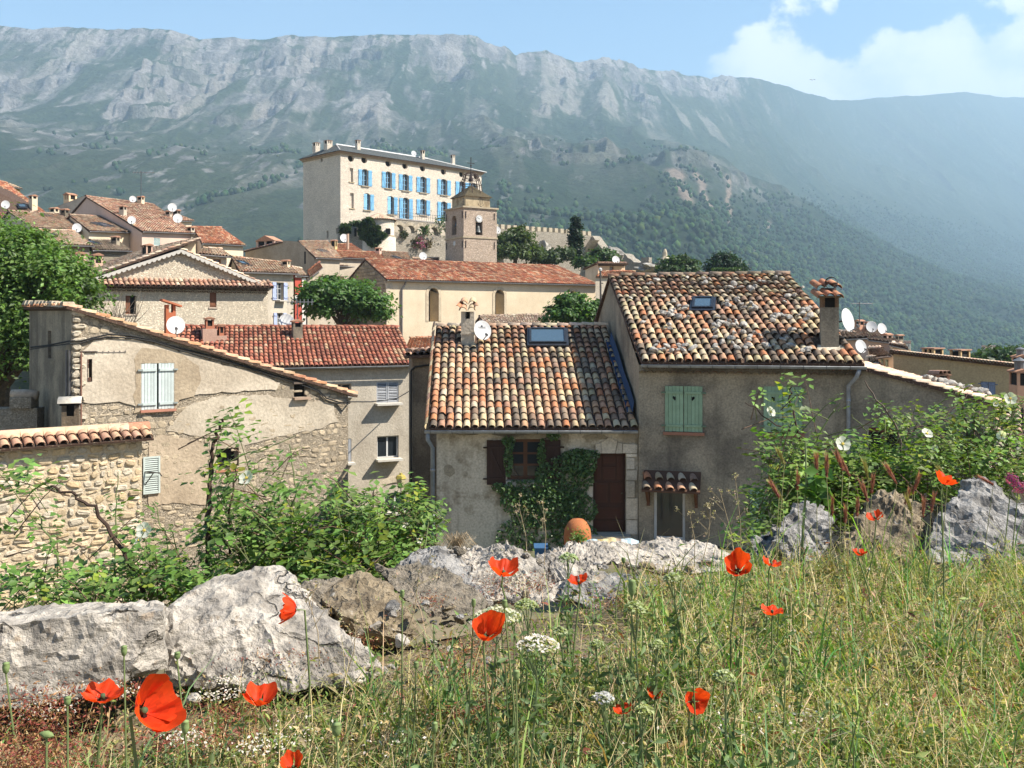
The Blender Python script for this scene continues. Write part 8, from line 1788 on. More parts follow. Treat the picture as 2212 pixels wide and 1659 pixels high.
def rocks():
    hull_rock('long flat-topped limestone block with dark broken end beside the big white boulder', [(-140, 1352, 2.20), (-140, 1330, 2.55), (20, 1345, 2.22), (200, 1325, 2.27), (352, 1318, 2.33), (345, 1308, 2.55), (100, 1318, 2.55), (355, 1440, 2.35), (250, 1490, 2.25), (60, 1530, 2.2), (-140, 1545, 2.15), (300, 1420, 2.7), (-140, 1420, 2.7)], M_R1, 3, .016)
    hull_rock('big pale triangular boulder with warm stains on the wall', [(358, 1335, 2.55), (420, 1272, 2.66), (560, 1226, 2.80), (605, 1232, 2.80), (640, 1262, 2.72), (705, 1325, 2.62), (790, 1405, 2.52), (835, 1452, 2.50), (760, 1490, 2.45), (560, 1490, 2.42), (380, 1470, 2.45), (362, 1400, 2.48), (420, 1360, 3.0), (640, 1350, 3.0), (760, 1410, 2.85), (520, 1330, 2.53)], M_R1, 8, .022)
    hull_rock('brown and white boulder with dark hollow underneath', [(690, 1290, 2.9), (752, 1240, 3.02), (800, 1230, 3.05), (850, 1262, 3.0), (900, 1330, 2.92), (912, 1372, 2.88), (880, 1395, 2.85), (770, 1362, 2.82), (740, 1330, 2.80), (720, 1350, 3.0), (860, 1330, 3.25), (760, 1300, 3.3), (790, 1400, 2.95)], M_R2, 14, .03)
    hull_rock('low rough mortared stone between the pale boulder and the brown one', [(650, 1265, 2.95), (720, 1252, 3.1), (760, 1262, 3.05), (740, 1320, 2.85), (690, 1330, 2.8), (650, 1300, 2.85), (700, 1300, 3.2)], M_R4, 15, .03)
    hull_rock('grey cracked slab leaning beside the brown boulder', [(828, 1240, 3.2), (900, 1215, 3.3), (985, 1245, 3.2), (1050, 1300, 3.1), (1040, 1330, 3.0), (930, 1330, 2.95), (870, 1290, 3.0), (900, 1290, 3.4), (1000, 1310, 3.3)], M_R4, 17, .03)
    hull_rock('dark grey tilted slab behind the cracked slab', [(860, 1218, 3.4), (905, 1190, 3.5), (960, 1188, 3.5), (1010, 1215, 3.45), (1060, 1290, 3.25), (1040, 1315, 3.2), (960, 1250, 3.25), (900, 1235, 3.3), (950, 1280, 3.6)], M_R3, 19, .035)
    hull_rock('whitish pitted rock under the poppy on the wall top', [(955, 1190, 3.55), (1000, 1178, 3.6), (1080, 1178, 3.62), (1130, 1195, 3.55), (1165, 1240, 3.42), (1150, 1290, 3.3), (1060, 1300, 3.25), (1000, 1235, 3.4), (1060, 1250, 3.8)], M_R1, 22, .045)
    hull_rock('pale lichened rock in the middle of the wall', [(1130, 1208, 3.55), (1200, 1190, 3.65), (1245, 1196, 3.65), (1290, 1235, 3.5), (1310, 1290, 3.3), (1220, 1310, 3.25), (1140, 1285, 3.3), (1210, 1260, 3.8)], M_R1, 25, .04)
    hull_rock('small white knob of rock before the cottage door', [(1215, 1185, 3.75), (1245, 1172, 3.85), (1310, 1172, 3.85), (1335, 1200, 3.75), (1300, 1228, 3.6), (1225, 1222, 3.6), (1270, 1215, 3.95)], M_R1, 28, .045)
    hull_rock('long white ledge with orange lichen', [(1300, 1178, 3.85), (1400, 1163, 3.95), (1500, 1172, 3.95), (1595, 1200, 3.85), (1600, 1232, 3.7), (1450, 1240, 3.65), (1330, 1215, 3.7), (1400, 1215, 4.1), (1560, 1225, 4.0)], M_R1, 31, .03)
    hull_rock('low grey stone half sunk in the meadow', [(1220, 1250, 3.4), (1330, 1235, 3.5), (1420, 1262, 3.4), (1430, 1300, 3.25), (1300, 1320, 3.15), (1215, 1290, 3.25), (1320, 1290, 3.6)], M_R3, 33, .03)
    hull_rock('rounded grey rock at the start of the rose bush', [(1690, 1110, 4.1), (1725, 1080, 4.2), (1765, 1080, 4.2), (1795, 1115, 4.15), (1800, 1170, 4.0), (1770, 1215, 3.9), (1690, 1205, 3.9), (1672, 1160, 4.0), (1740, 1160, 4.5)], M_R3, 36, .04)
    hull_rock('dark jagged rock in shade left of the rounded rock', [(1625, 1170, 4.15), (1650, 1140, 4.25), (1685, 1130, 4.3), (1695, 1190, 4.05), (1660, 1215, 3.95), (1620, 1205, 4.0), (1660, 1180, 4.5)], M_R3, 38, .05)
    hull_rock('ochre pointed rock with ragged top among the grasses', [(1825, 1180, 4.05), (1850, 1110, 4.2), (1905, 1064, 4.3), (1925, 1072, 4.3), (1950, 1092, 4.25), (1980, 1090, 4.25), (1992, 1150, 4.15), (1985, 1215, 3.95), (1900, 1235, 3.85), (1825, 1218, 3.9), (1910, 1150, 4.6)], M_R2, 41, .045)
    hull_rock('large layered grey boulder at the end of the wall', [(2005, 1150, 4.0), (2050, 1090, 4.15), (2085, 1040, 4.3), (2125, 1038, 4.3), (2180, 1075, 4.25), (2260, 1130, 4.15), (2330, 1190, 4.0), (2260, 1230, 3.85), (2080, 1230, 3.8), (2010, 1210, 3.85), (2140, 1140, 4.7)], M_R3, 44, .03, ridges=.05)
    rs = np.random.RandomState(2); labels = ['small white stone in the red stonecrop', 'pale pebble at the foot of the brown boulder', 'grey chip of stone beside the dry straw', 'little flat stone below the cracked slab', 'round pebble among the stonecrop by the boulder', 'broken stone at the foot of the big pale boulder', 'loose stone under the long flat block', 'small warm stone by the grey slab']
    for i, (x, y, r, Y) in enumerate(((868, 1385, 17, 2.62), (780, 1365, 9, 2.75), (960, 1445, 7, 2.42), (1010, 1440, 9, 2.45), (700, 1400, 10, 2.55), (800, 1465, 14, 2.42), (420, 1510, 16, 2.3), (1060, 1350, 10, 2.85))):
        k = r/F*Y; me = rock_mesh('small_stone', (k*1.25, k, k*.9), 60+i, .3, 3, M_R1 if i % 2 == 0 else M_R4); o = link('small_stone', me, None, labels[i], 'stone'); o.location = P(x, y, Y); o.rotation_euler = (0, 0, rs.uniform(0, 6))
rocks()
def wall_rubble():
    rs = np.random.RandomState(77); ms = [rock_mesh('broken_stone', (1, .8, .7), 300+i, .32, 3, (M_R1, M_R3, M_R4, M_R2)[i % 4]) for i in range(12)]
    spots = []
    for (x, y, rx, ry, Y, k, r0, r1) in ((900, 1330, 70, 22, 2.9, 9, 8, 20), (1000, 1330, 60, 25, 2.95, 8, 8, 18), (930, 1400, 70, 25, 2.6, 6, 5, 12), (1060, 1300, 60, 15, 3.15, 6, 8, 18), (1180, 1295, 70, 16, 3.2, 7, 9, 22), (1120, 1215, 40, 12, 3.45, 4, 8, 16), (700, 1262, 40, 8, 3.05, 4, 8, 14), (820, 1440, 60, 16, 2.45, 5, 4, 10), (1290, 1222, 60, 12, 3.6, 5, 8, 18), (1420, 1232, 90, 12, 3.65, 6, 8, 18), (1560, 1212, 50, 12, 3.8, 4, 8, 16), (330, 1480, 60, 16, 2.3, 5, 6, 16), (620, 1490, 90, 10, 2.38, 6, 5, 12), (1010, 1200, 40, 12, 3.55, 4, 8, 16), (860, 1235, 40, 12, 3.3, 4, 8, 16), (1640, 1215, 40, 8, 4.0, 3, 8, 14), (1820, 1222, 40, 8, 3.9, 3, 8, 14)):
        for i in range(k): spots.append((x+rs.normal(0, .6)*rx, y+rs.normal(0, .6)*ry, Y*rs.uniform(.98, 1.02), rs.uniform(r0, r1)))
    for i, (x, y, Y, r) in enumerate(spots):
        o = link('broken_stone', ms[rs.randint(12)], None, 'broken limestone piece wedged along the old wall top', 'stone', 'broken stones of the wall top'); k = r/F*Y; o.location = P(x, y, Y); o.scale = (k*rs.uniform(.8, 1.4), k*rs.uniform(.8, 1.2), k*rs.uniform(.6, 1.0)); o.rotation_euler = (rs.uniform(-.4, .4), rs.uniform(-.4, .4), rs.uniform(0, 6.28))
wall_rubble()

def blades(name, label, base, h, w, lean, az, cols, curve=1.0, seg=3):
    n = len(base); t = np.linspace(0, 1, seg+1); d = np.stack([np.cos(az), np.sin(az), np.zeros(n)], -1); side = np.stack([-np.sin(az+.6), np.cos(az+.6), np.zeros(n)], -1)
    rows = []
    for k in t:
        c = base+np.array([0, 0, 1])*(h*np.cos(lean*k*curve)*k)[:, None]+d*(h*np.sin(lean*(k**1.4)*curve)*k)[:, None]
        ww = (w*(1-k)**.7)[:, None]*.5+.0003
        rows += [c-side*ww, c+side*ww]
    V = np.stack(rows, 1); m = 2*(seg+1); f = np.array([(2*i, 2*i+1, 2*i+3, 2*i+2) for i in range(seg)]); FF = (f[None]+(np.arange(n)*m)[:, None, None]).reshape(-1, 4)
    me = fast_mesh(name, V.reshape(-1, 3), FF, np.repeat(cols, seg, 0), True, [M_GRASS]); return link(name, me, None, label, None, None, 'stuff')
M_GRASS = leaf_mat('grass_blade', .35, .55, .25)
def sample_meadow(n, ymin=1.15, dens=None):
    out = []
    while len(out) < n:
        Y = RS.uniform(ymin, 4.9, 4*n); X = RS.uniform(-1, 1, 4*n)*.62*Y; ok = Y < edge_y(X)-.02
        p = 1/(Y**.6)
        if dens is not None: p = p*dens(X, Y)
        ok &= RS.uniform(0, 1, 4*n) < p/p.max()
        out += list(zip(X[ok], Y[ok]))
    a = np.array(out[:n]); return np.stack([a[:, 0], a[:, 1], gz(a[:, 0], a[:, 1])], -1)
def img(p): return CX+p[:, 0]/p[:, 1]*F, HY-p[:, 2]/p[:, 1]*F
def meadow():
    def rocky(X, Y):   # bare strip along the wall on the left and centre
        d = edge_y(X)-Y; return np.where((X < .35) & (d < .62+.1*np.sin(X*5)), .10, 1.0)*np.where(X < -.35, .45, 1.0)
    # green blades
    tuft = sample_meadow(620, 1.12, rocky); tb = np.repeat(tuft, 15, 0); b = tb+np.concatenate([RS.normal(0, .022, (len(tb), 2)), np.zeros((len(tb), 1))], 1); b[:, 2] = gz(b[:, 0], b[:, 1]); n = len(b); patch = np.repeat(RS.uniform(.1, 1.1, len(tuft)), 15); tone = np.repeat(RS.uniform(.7, 1.35, (len(tuft), 3))*RS.uniform(.8, 1.2, (len(tuft), 1)), 15, 0)
    h = RS.gamma(5, .021, n)*(.45+1.0*patch); blades('meadow_grass', 'green meadow grass on the wall top', b, np.clip(h, .03, .36), RS.uniform(.0028, .0085, n), RS.uniform(.15, 1.05, n), RS.uniform(0, 6.28, n), tone*leaf_cols(n, (.19, .25, .075), .25)*np.where(RS.uniform(0, 1, (n, 1)) < .3, np.array([[.75, .95, 1.1]]), 1))
    b = sample_meadow(15000, 1.12, rocky); n = len(b); blades('dry_grass', 'straw coloured dry grass tangled in the meadow', b+np.array([0, 0, .005]), np.clip(RS.gamma(3, .034, n), .03, .30), RS.uniform(.001, .0028, n), RS.uniform(.3, 1.45, n), RS.uniform(0, 6.28, n), leaf_cols(n, (.60, .49, .28), .3))
    # low herbs in many tones
    b = sample_meadow(110000, 1.12, lambda X, Y: np.where((X < .35) & (edge_y(X)-Y < .55), .3, 1.0)); n = len(b); x, y = img(b); patch = fbm(b[:, 0]*2.5, b[:, 1]*2.5, 4, 99); p2 = fbm(b[:, 0]*6, b[:, 1]*6, 3, 101)
    redz = sstep(900, 300, x)*0+np.clip((520-x)/500, 0, 1)*.75+sstep(.52, .68, p2)*.6
    c = leaf_cols(n, (.27, .29, .095), .4); tan = leaf_cols(n, (.46, .34, .18), .35); red = leaf_cols(n, (.25, .09, .06), .4); grn = leaf_cols(n, (.15, .22, .065), .4)
    u = RS.uniform(0, 1, n); c = np.where((u < .30+.35*(patch-.5))[:, None], tan, c); c = np.where(((u > .48) & (u < .78))[:, None], grn, c); c = np.where((RS.uniform(0, 1, n) < redz*.62)[:, None], red, c)
    z = RS.gamma(2.2, .022, n)*(.5+patch); leaf_cloud('ground_herbs', None, b+np.stack([0*z, 0*z, np.clip(z, 0, .17)], -1), rand_nrm(n, .6), RS.uniform(.006, .015, n)*np.where(RS.uniform(0, 1, n) < .12, 2.3, 1.0), c, M_GRASS, 'stuff', shape=1)['label'] = 'low dry herbs and weeds covering the meadow'
    # red stonecrop cushions with white stars
    pts = []; cl = []
    for (x, y, rx, ry, Y, k) in ((600, 1420, 120, 18, 2.5, 260), (760, 1390, 50, 22, 2.75, 260), (930, 1300, 40, 20, 3.0, 160), (1010, 1410, 70, 30, 2.65, 300), (1000, 1450, 80, 22, 2.45, 260), (90, 1560, 130, 70, 1.75, 900), (60, 1640, 120, 50, 1.55, 600), (250, 1490, 120, 20, 2.2, 350), (480, 1530, 110, 20, 2.2, 260), (400, 1590, 120, 40, 1.9, 350), (1080, 1275, 60, 40, 3.25, 320), (1160, 1262, 40, 20, 3.3, 120), (1330, 1300, 80, 25, 3.1, 220), (1400, 1255, 100, 20, 3.5, 160), (1000, 1540, 60, 20, 2.15, 160)):
        for _ in range(k*2): q = P(x+RS.normal(0, .55)*rx, y+RS.normal(0, .55)*ry, Y*RS.uniform(.97, 1.03)); pts.append(tuple(q)); cl.append((.22, .06, .045) if RS.uniform() < .55 else (.32, .18, .09))
    pts = np.array(pts); n = len(pts); leaf_cloud('stonecrop', None, pts, rand_nrm(n, .5), RS.uniform(.005, .011, n), np.array(cl)*RS.uniform(.6, 1.7, (n, 1)), M_GRASS, 'stuff', shape=1)['label'] = 'red stonecrop cushions between the rocks'
    pts = []
    for (x, y, rx, ry, Y, k) in ((1100, 1238, 50, 16, 3.35, 300), (1130, 1262, 40, 14, 3.3, 160), (495, 1470, 60, 14, 2.35, 190), (540, 1490, 40, 10, 2.3, 110), (240, 1490, 60, 20, 2.15, 200), (470, 1500, 50, 14, 2.1, 110), (90, 1530, 90, 40, 1.8, 160), (400, 1590, 60, 22, 1.8, 130), (560, 1610, 60, 20, 1.7, 90), (1400, 1420, 300, 120, 2.4, 160), (1800, 1400, 300, 120, 2.6, 260), (640, 1590, 80, 40, 1.9, 90), (2000, 1300, 150, 40, 3.3, 160), (860, 1600, 120, 40, 1.8, 70), (1650, 1560, 250, 60, 1.9, 120), (1080, 1190, 40, 8, 3.5, 60)):
        for _ in range(k): pts.append(tuple(P(x+RS.normal(0, .5)*rx, y+RS.normal(0, .5)*ry, Y*RS.uniform(.97, 1.03))))
    pts = np.array(pts); n = len(pts); leaf_cloud('tiny_white_flowers', None, pts, rand_nrm(n, 1.2), RS.uniform(.004, .009, n), leaf_cols(n, (.58, .52, .46), .25, .05), M_GRASS, 'stuff')['label'] = 'tiny white stonecrop flowers scattered over the wall top'
    # darker upright weeds in the middle foreground
    k = 105; P0 = []; NN = []; CC = []; SS = []; mbv = MB()
    for i in range(k):
        X_ = RS.uniform(-.25, .75) if i < 90 else RS.uniform(.3, 1.8); Y_ = RS.uniform(1.35, 2.4) if i < 90 else RS.uniform(1.5, 3.3)
        hgt = RS.uniform(.14, .34); az = RS.uniform(0, 6.28); l = RS.uniform(.0, .25); b0 = Vector((X_, Y_, float(gz(X_, Y_)))); tp = b0+Vector((math.cos(az)*l*hgt, math.sin(az)*l*hgt, hgt)); mbv.tube([tuple(b0), tuple(b0.lerp(tp, .5)+Vector((0, 0, .01))), tuple(tp)], .0022, 4, .001, 0, (.10, .14, .045), False)
        for j in range(int(hgt*75)):
            f = RS.uniform(.1, 1.0); P0.append(b0.lerp(tp, f)+Vector((RS.normal(0, .012), RS.normal(0, .012), .005))); a2 = RS.uniform(0, 6.28); NN.append((math.cos(a2)*.9, math.sin(a2)*.9, .55)); CC.append(np.array((.12, .18, .07))*RS.uniform(.6, 1.4)); SS.append(RS.uniform(.018, .042)*(1.2-f*.6))
    P0 = np.array(P0); NN = np.array(NN); NN /= np.linalg.norm(NN, axis=1, keepdims=True)
    st = mbv.build('weed_stems', M_TINT, None, label='thin upright weed stems in the meadow', kind='stuff'); leaf_cloud('weed_leaves', None, P0, NN, np.array(SS), np.array(CC), M_GRASS, 'stuff', shape=1)['label'] = 'narrow leaves of upright weeds in the meadow'
meadow()

M_PETAL = leaf_mat('petal', .45, .55, .2)
def petal_grid(n=7, m=6, width=1.0, cup=.5, ruffle=.06, seed=0):
    r = np.random.RandomState(seed); V = []; ph = r.uniform(0, 6)
    for j in range(m):
        v = j/(m-1)
        for i in range(n):
            u = i/(n-1)*2-1; a = u*width*.85*(.30+.70*v**.6); R = v*(1-.16*u*u+.04*math.sin(ph+u*5))
            z = cup*(v**1.7)*(1-.12*u*u)+ruffle*math.sin(u*7+ph)*v*v+ruffle*.7*math.sin(v*6+u*3+ph)*v+ruffle*.35*math.sin(u*17+ph*2)*v+r.normal(0, .012)*v
            V.append((R*math.sin(a), R*math.cos(a), z))
    F_ = [(j*n+i, j*n+i+1, (j+1)*n+i+1, (j+1)*n+i) for j in range(m-1) for i in range(n-1)]
    return V, F_
def poppy(x, y, Y, d, label, axis=(0, -.35, 1), cup=.9, width=1.05, seed=0, npet=4, yaw=0.0):
    """d: flower width in photo columns"""
    c = P(x, y, Y); r = d/2/F*Y*1.0; root = thing('poppy', label, 'poppy', (c.x, c.y, float(gz(c.x, c.y))), 'red poppies'); ax = Vector(axis).normalized(); xx = ax.orthogonal().normalized(); yy = ax.cross(xx)
    rs = np.random.RandomState(seed); base = c-ax*r*cup*.42
    for k in range(npet):
        an = yaw+2*math.pi*k/npet+rs.uniform(-.2, .2); V, F_ = petal_grid(13, 9, width*(1.1 if k % 2 else .95), cup*rs.uniform(.75, 1.2), rs.uniform(.07, .13), seed*7+k); mb = MB(); dx = xx*math.cos(an)+yy*math.sin(an); dy = ax.cross(dx); kk = 1.0 if k % 2 == 0 else .93; off = ax*r*.03*(k % 2)
        t = rs.uniform(.8, 1.1); mb.add([tuple(base+off+(dy*v[0]+dx*v[1]+ax*v[2])*r*kk) for v in V], F_, 0)
        mb.C = [((.05, .008, .006) if q < 24 and rs.uniform() < .85 else tuple(np.array((.72, .04+.03*(q//12)/8, .014))*t*rs.uniform(.86, 1.1))) for q in range(len(F_))]; mb.build('petal', M_PETAL, root, True)
    mb = MB(); mb.lathe(base+ax*r*.05, [(0, 0), (r*.10, r*.05), (r*.13, r*.22), (r*.10, r*.30), (0, r*.31)], 8, 0, (.06, .09, .04), ax); mb.build('seed_head', M_TINT, root, True)
    g = Vector((c.x+rs.uniform(-.05, .05), c.y+rs.uniform(.0, .06), float(gz(c.x, c.y+.03)))); mb = MB(); mid = base.lerp(g, .5)+Vector((rs.uniform(-.02, .02), 0, 0)); mb.tube([tuple(base), tuple(base-ax*r*.5), tuple(mid), tuple(g)], .0021, 5, .0027, 0, (.13, .17, .06)); mb.build('stem', M_TINT, root)
def poppies():
    poppy(322, 1530, 1.25, 128, 'largest poppy, cupped and tilted, beside the flat-topped block', (.80, -.42, .48), 1.25, 1.3, 1, yaw=.9)
    poppy(222, 1504, 1.7, 88, 'flat open poppy just behind the largest one', (.1, -.1, 1), .55, 1.1, 2)
    poppy(563, 1511, 2.0, 78, 'small bowl-shaped poppy below the big pale boulder', (.05, -.12, 1), .8, 1.1, 3)
    poppy(628, 1316, 2.15, 66, 'drooping poppy in front of the big pale boulder', (-.75, -.15, .1), .95, 1.0, 4)
    poppy(1050, 1366, 1.8, 76, 'closed heart-shaped poppy above the stonecrop', (.15, -.5, .75), 1.35, 1.15, 5)
    poppy(1088, 1233, 2.25, 76, 'two-winged open poppy over the whitish pitted rock', (.15, -.2, 1), .8, 1.0, 6)
    poppy(1250, 1257, 2.4, 46, 'half hidden poppy by the pale lichened rock', (-.2, -.1, 1), .6, 1.0, 7)
    poppy(1594, 1227, 2.3, 62, 'round upright poppy below the hooded glass door', (-.1, -.55, .6), 1.2, 1.15, 8)
    poppy(1666, 1218, 2.7, 46, 'ragged poppy beside the round upright one', (.3, -.1, 1), .5, .8, 9)
    poppy(1668, 1322, 2.3, 54, 'flat wide poppy in the open meadow', (0, -.08, 1), .45, 1.05, 10)
    poppy(1857, 1195, 3.0, 34, 'small poppy at the foot of the ochre pointed rock', (.1, -.2, 1), .7, .95, 11)
    poppy(1890, 1118, 3.2, 40, 'ragged poppy against the ochre pointed rock', (-.2, -.2, .8), .6, .8, 12)
    poppy(2042, 1039, 2.9, 56, 'high two-lobed poppy above the layered boulder', (.35, -.1, .9), .75, 1.0, 13)
    poppy(1500, 1515, 1.9, 58, 'poppy with one broad petal standing up in the grass', (.2, -.75, .35), 1.0, 1.05, 14)
    poppy(1415, 1503, 2.0, 40, 'torn poppy behind the yarrow stems', (0, -.2, 1), .9, .7, 15)
    poppy(1346, 1535, 1.9, 46, 'low poppy half covered by weed stems', (-.2, -.1, 1), .6, .8, 16)
    poppy(632, 1652, 1.5, 52, 'poppy cut off at the bottom edge below the boulder', (-.1, -.4, .9), 1.1, 1.0, 17)
    poppy(1660, 1622, 1.75, 55, 'low orange-red poppy sunk deep in the grass', (0, -.1, 1), .4, 1.0, 18) if False else None
poppies()

def small_plants():
    rs = np.random.RandomState(21)
    def ground(x, y, Y): c = P(x, y, Y); return Vector((c.x+rs.uniform(-.03, .03), c.y+.02, float(gz(c.x, c.y+.02))))
    caps = [(1365, 1271, 1.9, 9, 20, 'long green poppy bud standing above the yarrow'), (1347, 1211, 2.8, 5, 7, 'small seed capsule by the lichened ledge'), (1697, 1430, 1.9, 7, 13, 'fat green seed capsule in the open meadow'), (869, 1284, 2.0, 5, 10, 'seed capsule on a tall stem before the brown boulder'), (1023, 1304, 1.8, 5, 11, 'seed capsule left of the heart-shaped poppy'), (1090, 1306, 1.8, 6, 11, 'seed capsule right behind the heart-shaped poppy'), (899, 1438, 2.0, 6, 9, 'green capsule below the brown boulder'), (1115, 1460, 1.7, 8, 13, 'pale green capsule under the white yarrow'), (727, 1577, 1.5, 11, 16, 'thick green capsule low in the grass'), (939, 1573, 1.6, 7, 14, 'narrow green bud deep in the weeds'),
            (268, 1407, 1.7, 7, 13, 'pale bud in front of the flat-topped block'), (383, 1417, 1.7, 7, 9, 'round bud leaning before the big pale boulder'), (146, 1515, 1.5, 8, 11, 'bud beside the flat open poppy'), (101, 1587, 1.3, 17, 9, 'long drooping bud among the red stonecrop'), (400, 1572, 1.35, 9, 17, 'hanging bud right of the largest poppy'), (13, 1444, 1.6, 8, 14, 'bud against the dark end of the flat block')]
    for (x, y, Y, rx, ry, lab) in caps:
        c = P(x, y, Y); root = thing('poppy_bud', lab, 'bud', ground(x, y, Y), 'poppy buds and seed capsules'); a, b = rx/F*Y, ry/F*Y; mb = MB()
        if rx > ry: mb.lathe(c, [(0, -a), (b*.6, -a*.6), (b, 0), (b*.6, a*.6), (0, a)], 8, 0, (.17, .23, .085), (1, 0, -.2))
        else: mb.lathe(c, [(0, -b), (a*.75, -b*.5), (a, b*.25), (a*.85, b*.75), (a*.95, b*.85), (0, b)], 8, 0, (.18, .24, .09))
        mb.build('capsule', M_TINT, root, True); g = ground(x, y, Y); mb = MB(); mb.tube([tuple(c-Vector((0, 0, b*.9))), tuple(c.lerp(g, .5)+Vector((rs.uniform(-.015, .015), 0, 0))), tuple(g)], .0016, 5, .0022, 0, (.15, .19, .07)); mb.build('stem', M_TINT, root)
    yar = [(1163, 1386, 1.75, 46, 15, (.66, .60, .58), 'white flat-topped yarrow beside the heart-shaped poppy'), (1075, 1322, 2.0, 52, 11, (.58, .56, .44), 'wide white yarrow behind the heart-shaped poppy'), (1137, 1303, 2.1, 26, 9, (.42, .46, .26), 'small greenish yarrow behind the wide white one'), (1228, 1203, 2.6, 22, 9, (.40, .46, .28), 'pale green yarrow standing before the lichened rock'), (1373, 1311, 1.85, 27, 13, (.38, .42, .22), 'tall green yarrow under the long bud'), (1455, 1246, 2.3, 21, 9, (.38, .42, .24), 'thin yarrow near the white ledge'), (1419, 1392, 2.0, 16, 9, (.38, .42, .22), 'half open yarrow in the middle of the meadow'), (1564, 1460, 1.7, 24, 12, (.40, .44, .24), 'leaning yarrow beside the broad-petal poppy'), (1392, 1532, 1.7, 20, 9, (.42, .45, .22), 'low yarrow over the torn poppy'), (1303, 1505, 1.75, 24, 8, (.50, .48, .50), 'greyish white yarrow near the low poppy'), (1288, 1390, 2.1, 15, 7, (.36, .40, .22), 'little green yarrow by the sunk grey stone'), (1210, 1362, 2.2, 16, 8, (.40, .44, .26), 'budding yarrow right of the white one')]
    for (x, y, Y, rx, ry, cc, lab) in yar:
        c = P(x, y, Y); root = thing('yarrow', lab, 'yarrow', ground(x, y, Y), 'yarrow plants'); n = int(60+rx*5); an = rs.uniform(0, 6.28, n); k = rs.uniform(0, 1, n)**.5; R = rx/F*Y
        q = np.stack([np.cos(an)*k*R, np.sin(an)*k*R*.9, (ry/F*Y)*(1-k**2)*.9+rs.normal(0, .0012, n)-.2*k*R], -1)+np.array(c)
        leaf_cloud('flower_head', root, q, rand_nrm(n, 1.4), rs.uniform(.006, .0105, n), leaf_cols(n, cc, .22, .05), M_GRASS); leaf_cloud('floret_buds', root, q-np.array([0, 0, .003]), rand_nrm(n, .3), rs.uniform(.005, .008, n), leaf_cols(n, (.25, .29, .14), .22), M_GRASS)
        g = ground(x, y, Y); mb = MB(); fork = c.lerp(g, .18); mb.tube([tuple(g), tuple(g.lerp(fork, .5)+Vector((rs.uniform(-.015, .015), 0, 0))), tuple(fork)], .003, 5, .002, 0, (.14, .18, .075))
        for i in range(7): e = Vector(q[rs.randint(n)]); mb.tube([tuple(fork), tuple(e-Vector((0, 0, .004)))], .0013, 4, .0008, 0, (.17, .21, .09))
        mb.build('stem', M_TINT, root); m = 70; f = rs.uniform(.0, .9, m); lp = np.array([tuple(g.lerp(fork, a)) for a in f])+rs.normal(0, .011, (m, 3)); leaf_cloud('leaves', root, lp, rand_nrm(m, .3), rs.uniform(.014, .036, m), leaf_cols(m, (.11, .16, .065), .3), M_GRASS, shape=1)
    # wall barley: reddish heads with long awns
    r5 = lambda x, y: (1583.6+.303*x, 817+.303*y)
    heads = [(345, 570, -.45), (595, 630, -.05), (667, 640, .02), (760, 600, -.4), (800, 640, -.5), (950, 670, -.2), (1135, 700, -.5), (992, 765, .05), (940, 820, -.3), (1300, 770, .35), (330, 835, -.55), (300, 800, -.5), (800, 985, .0), (1810, 735, -1.1), (1355, 930, .1), (1260, 920, -.3), (460, 740, .05), (885, 930, .0), (1240, 850, .25), (1420, 900, .2), (1500, 690, -.6), (705, 930, .0), (495, 1330, .1)]
    for i, (x, y, tilt) in enumerate(heads):
        Y = rs.uniform(3.3, 3.9); x, y = r5(x, y); c = P(x, y, Y); d = Vector((math.sin(tilt), rs.uniform(-.1, .1), math.cos(tilt))).normalized(); L = 34/F*Y*rs.uniform(.85, 1.15); n = 90
        root = thing('wall_barley', 'reddish bearded barley head nodding before the rose bush', 'grass head', ground(x, y, Y), 'barley heads'); f = rs.uniform(-.5, .4, n); b = np.array(c)+np.outer(f*L, np.array(d)); az = rs.uniform(0, 6.28, n); side = Vector((d.z, 0, -d.x)).normalized(); fw = d.cross(side)
        out = np.outer(np.cos(az), np.array(side))+np.outer(np.sin(az), np.array(fw)); dirs = np.array(d)+out*.28; dirs /= np.linalg.norm(dirs, axis=1, keepdims=True); ln = L*rs.uniform(.5, .85, n)[:, None]; w = out*.0014
        perp = np.cross(dirs, out); V = np.stack([b-perp*.0016, b+perp*.0016, b+dirs*ln], 1).reshape(-1, 3); FF = np.arange(3*n).reshape(n, 3); cc = leaf_cols(n, (.36, .15, .12) if i % 5 else (.30, .26, .10), .3); me = fast_mesh('awns', V, FF, cc, False, [M_GRASS]); link('awns', me, root)
        lp = b+out*.003; leaf_cloud('grains', root, lp, rand_nrm(n, .2, tuple(d)), rs.uniform(.008, .014, n), leaf_cols(n, (.28, .10, .085) if i % 5 else (.26, .24, .09), .3), M_GRASS, shape=1)
        g = ground(x-tilt*8, y, Y); mb = MB(); st = c-d*L*.5; mb.tube([tuple(st), tuple(st.lerp(g, .4)), tuple(g)], .0011, 4, .0016, 0, (.26, .25, .11)); mb.build('stem', M_TINT, root)
    # leafy weed with lobed leaves, in front of the rounded rock
    root = thing('leafy_weed', 'tall weed with big lobed green leaves before the rounded grey rock', 'weed', ground(1742, 1200, 3.6)); mb = MB(); mb.tube([tuple(P(1730, 1250, 3.6)), tuple(P(1735, 1140, 3.6)), tuple(P(1742, 1040, 3.6)), tuple(P(1740, 955, 3.6))], .006, 6, .003, 0, (.17, .22, .09)); mb.build('stem', M_TINT, root)
    n = 26; pts = np.array([tuple(P(1765+rs.normal(0, 16), 1060+rs.normal(0, 26), 3.58)) for _ in range(n)]); leaf_cloud('leaves', root, pts, rand_nrm(n, .9, (.3, -.7, .6)), rs.uniform(.05, .085, n), leaf_cols(n, (.10, .19, .045), .25), M_GRASS)
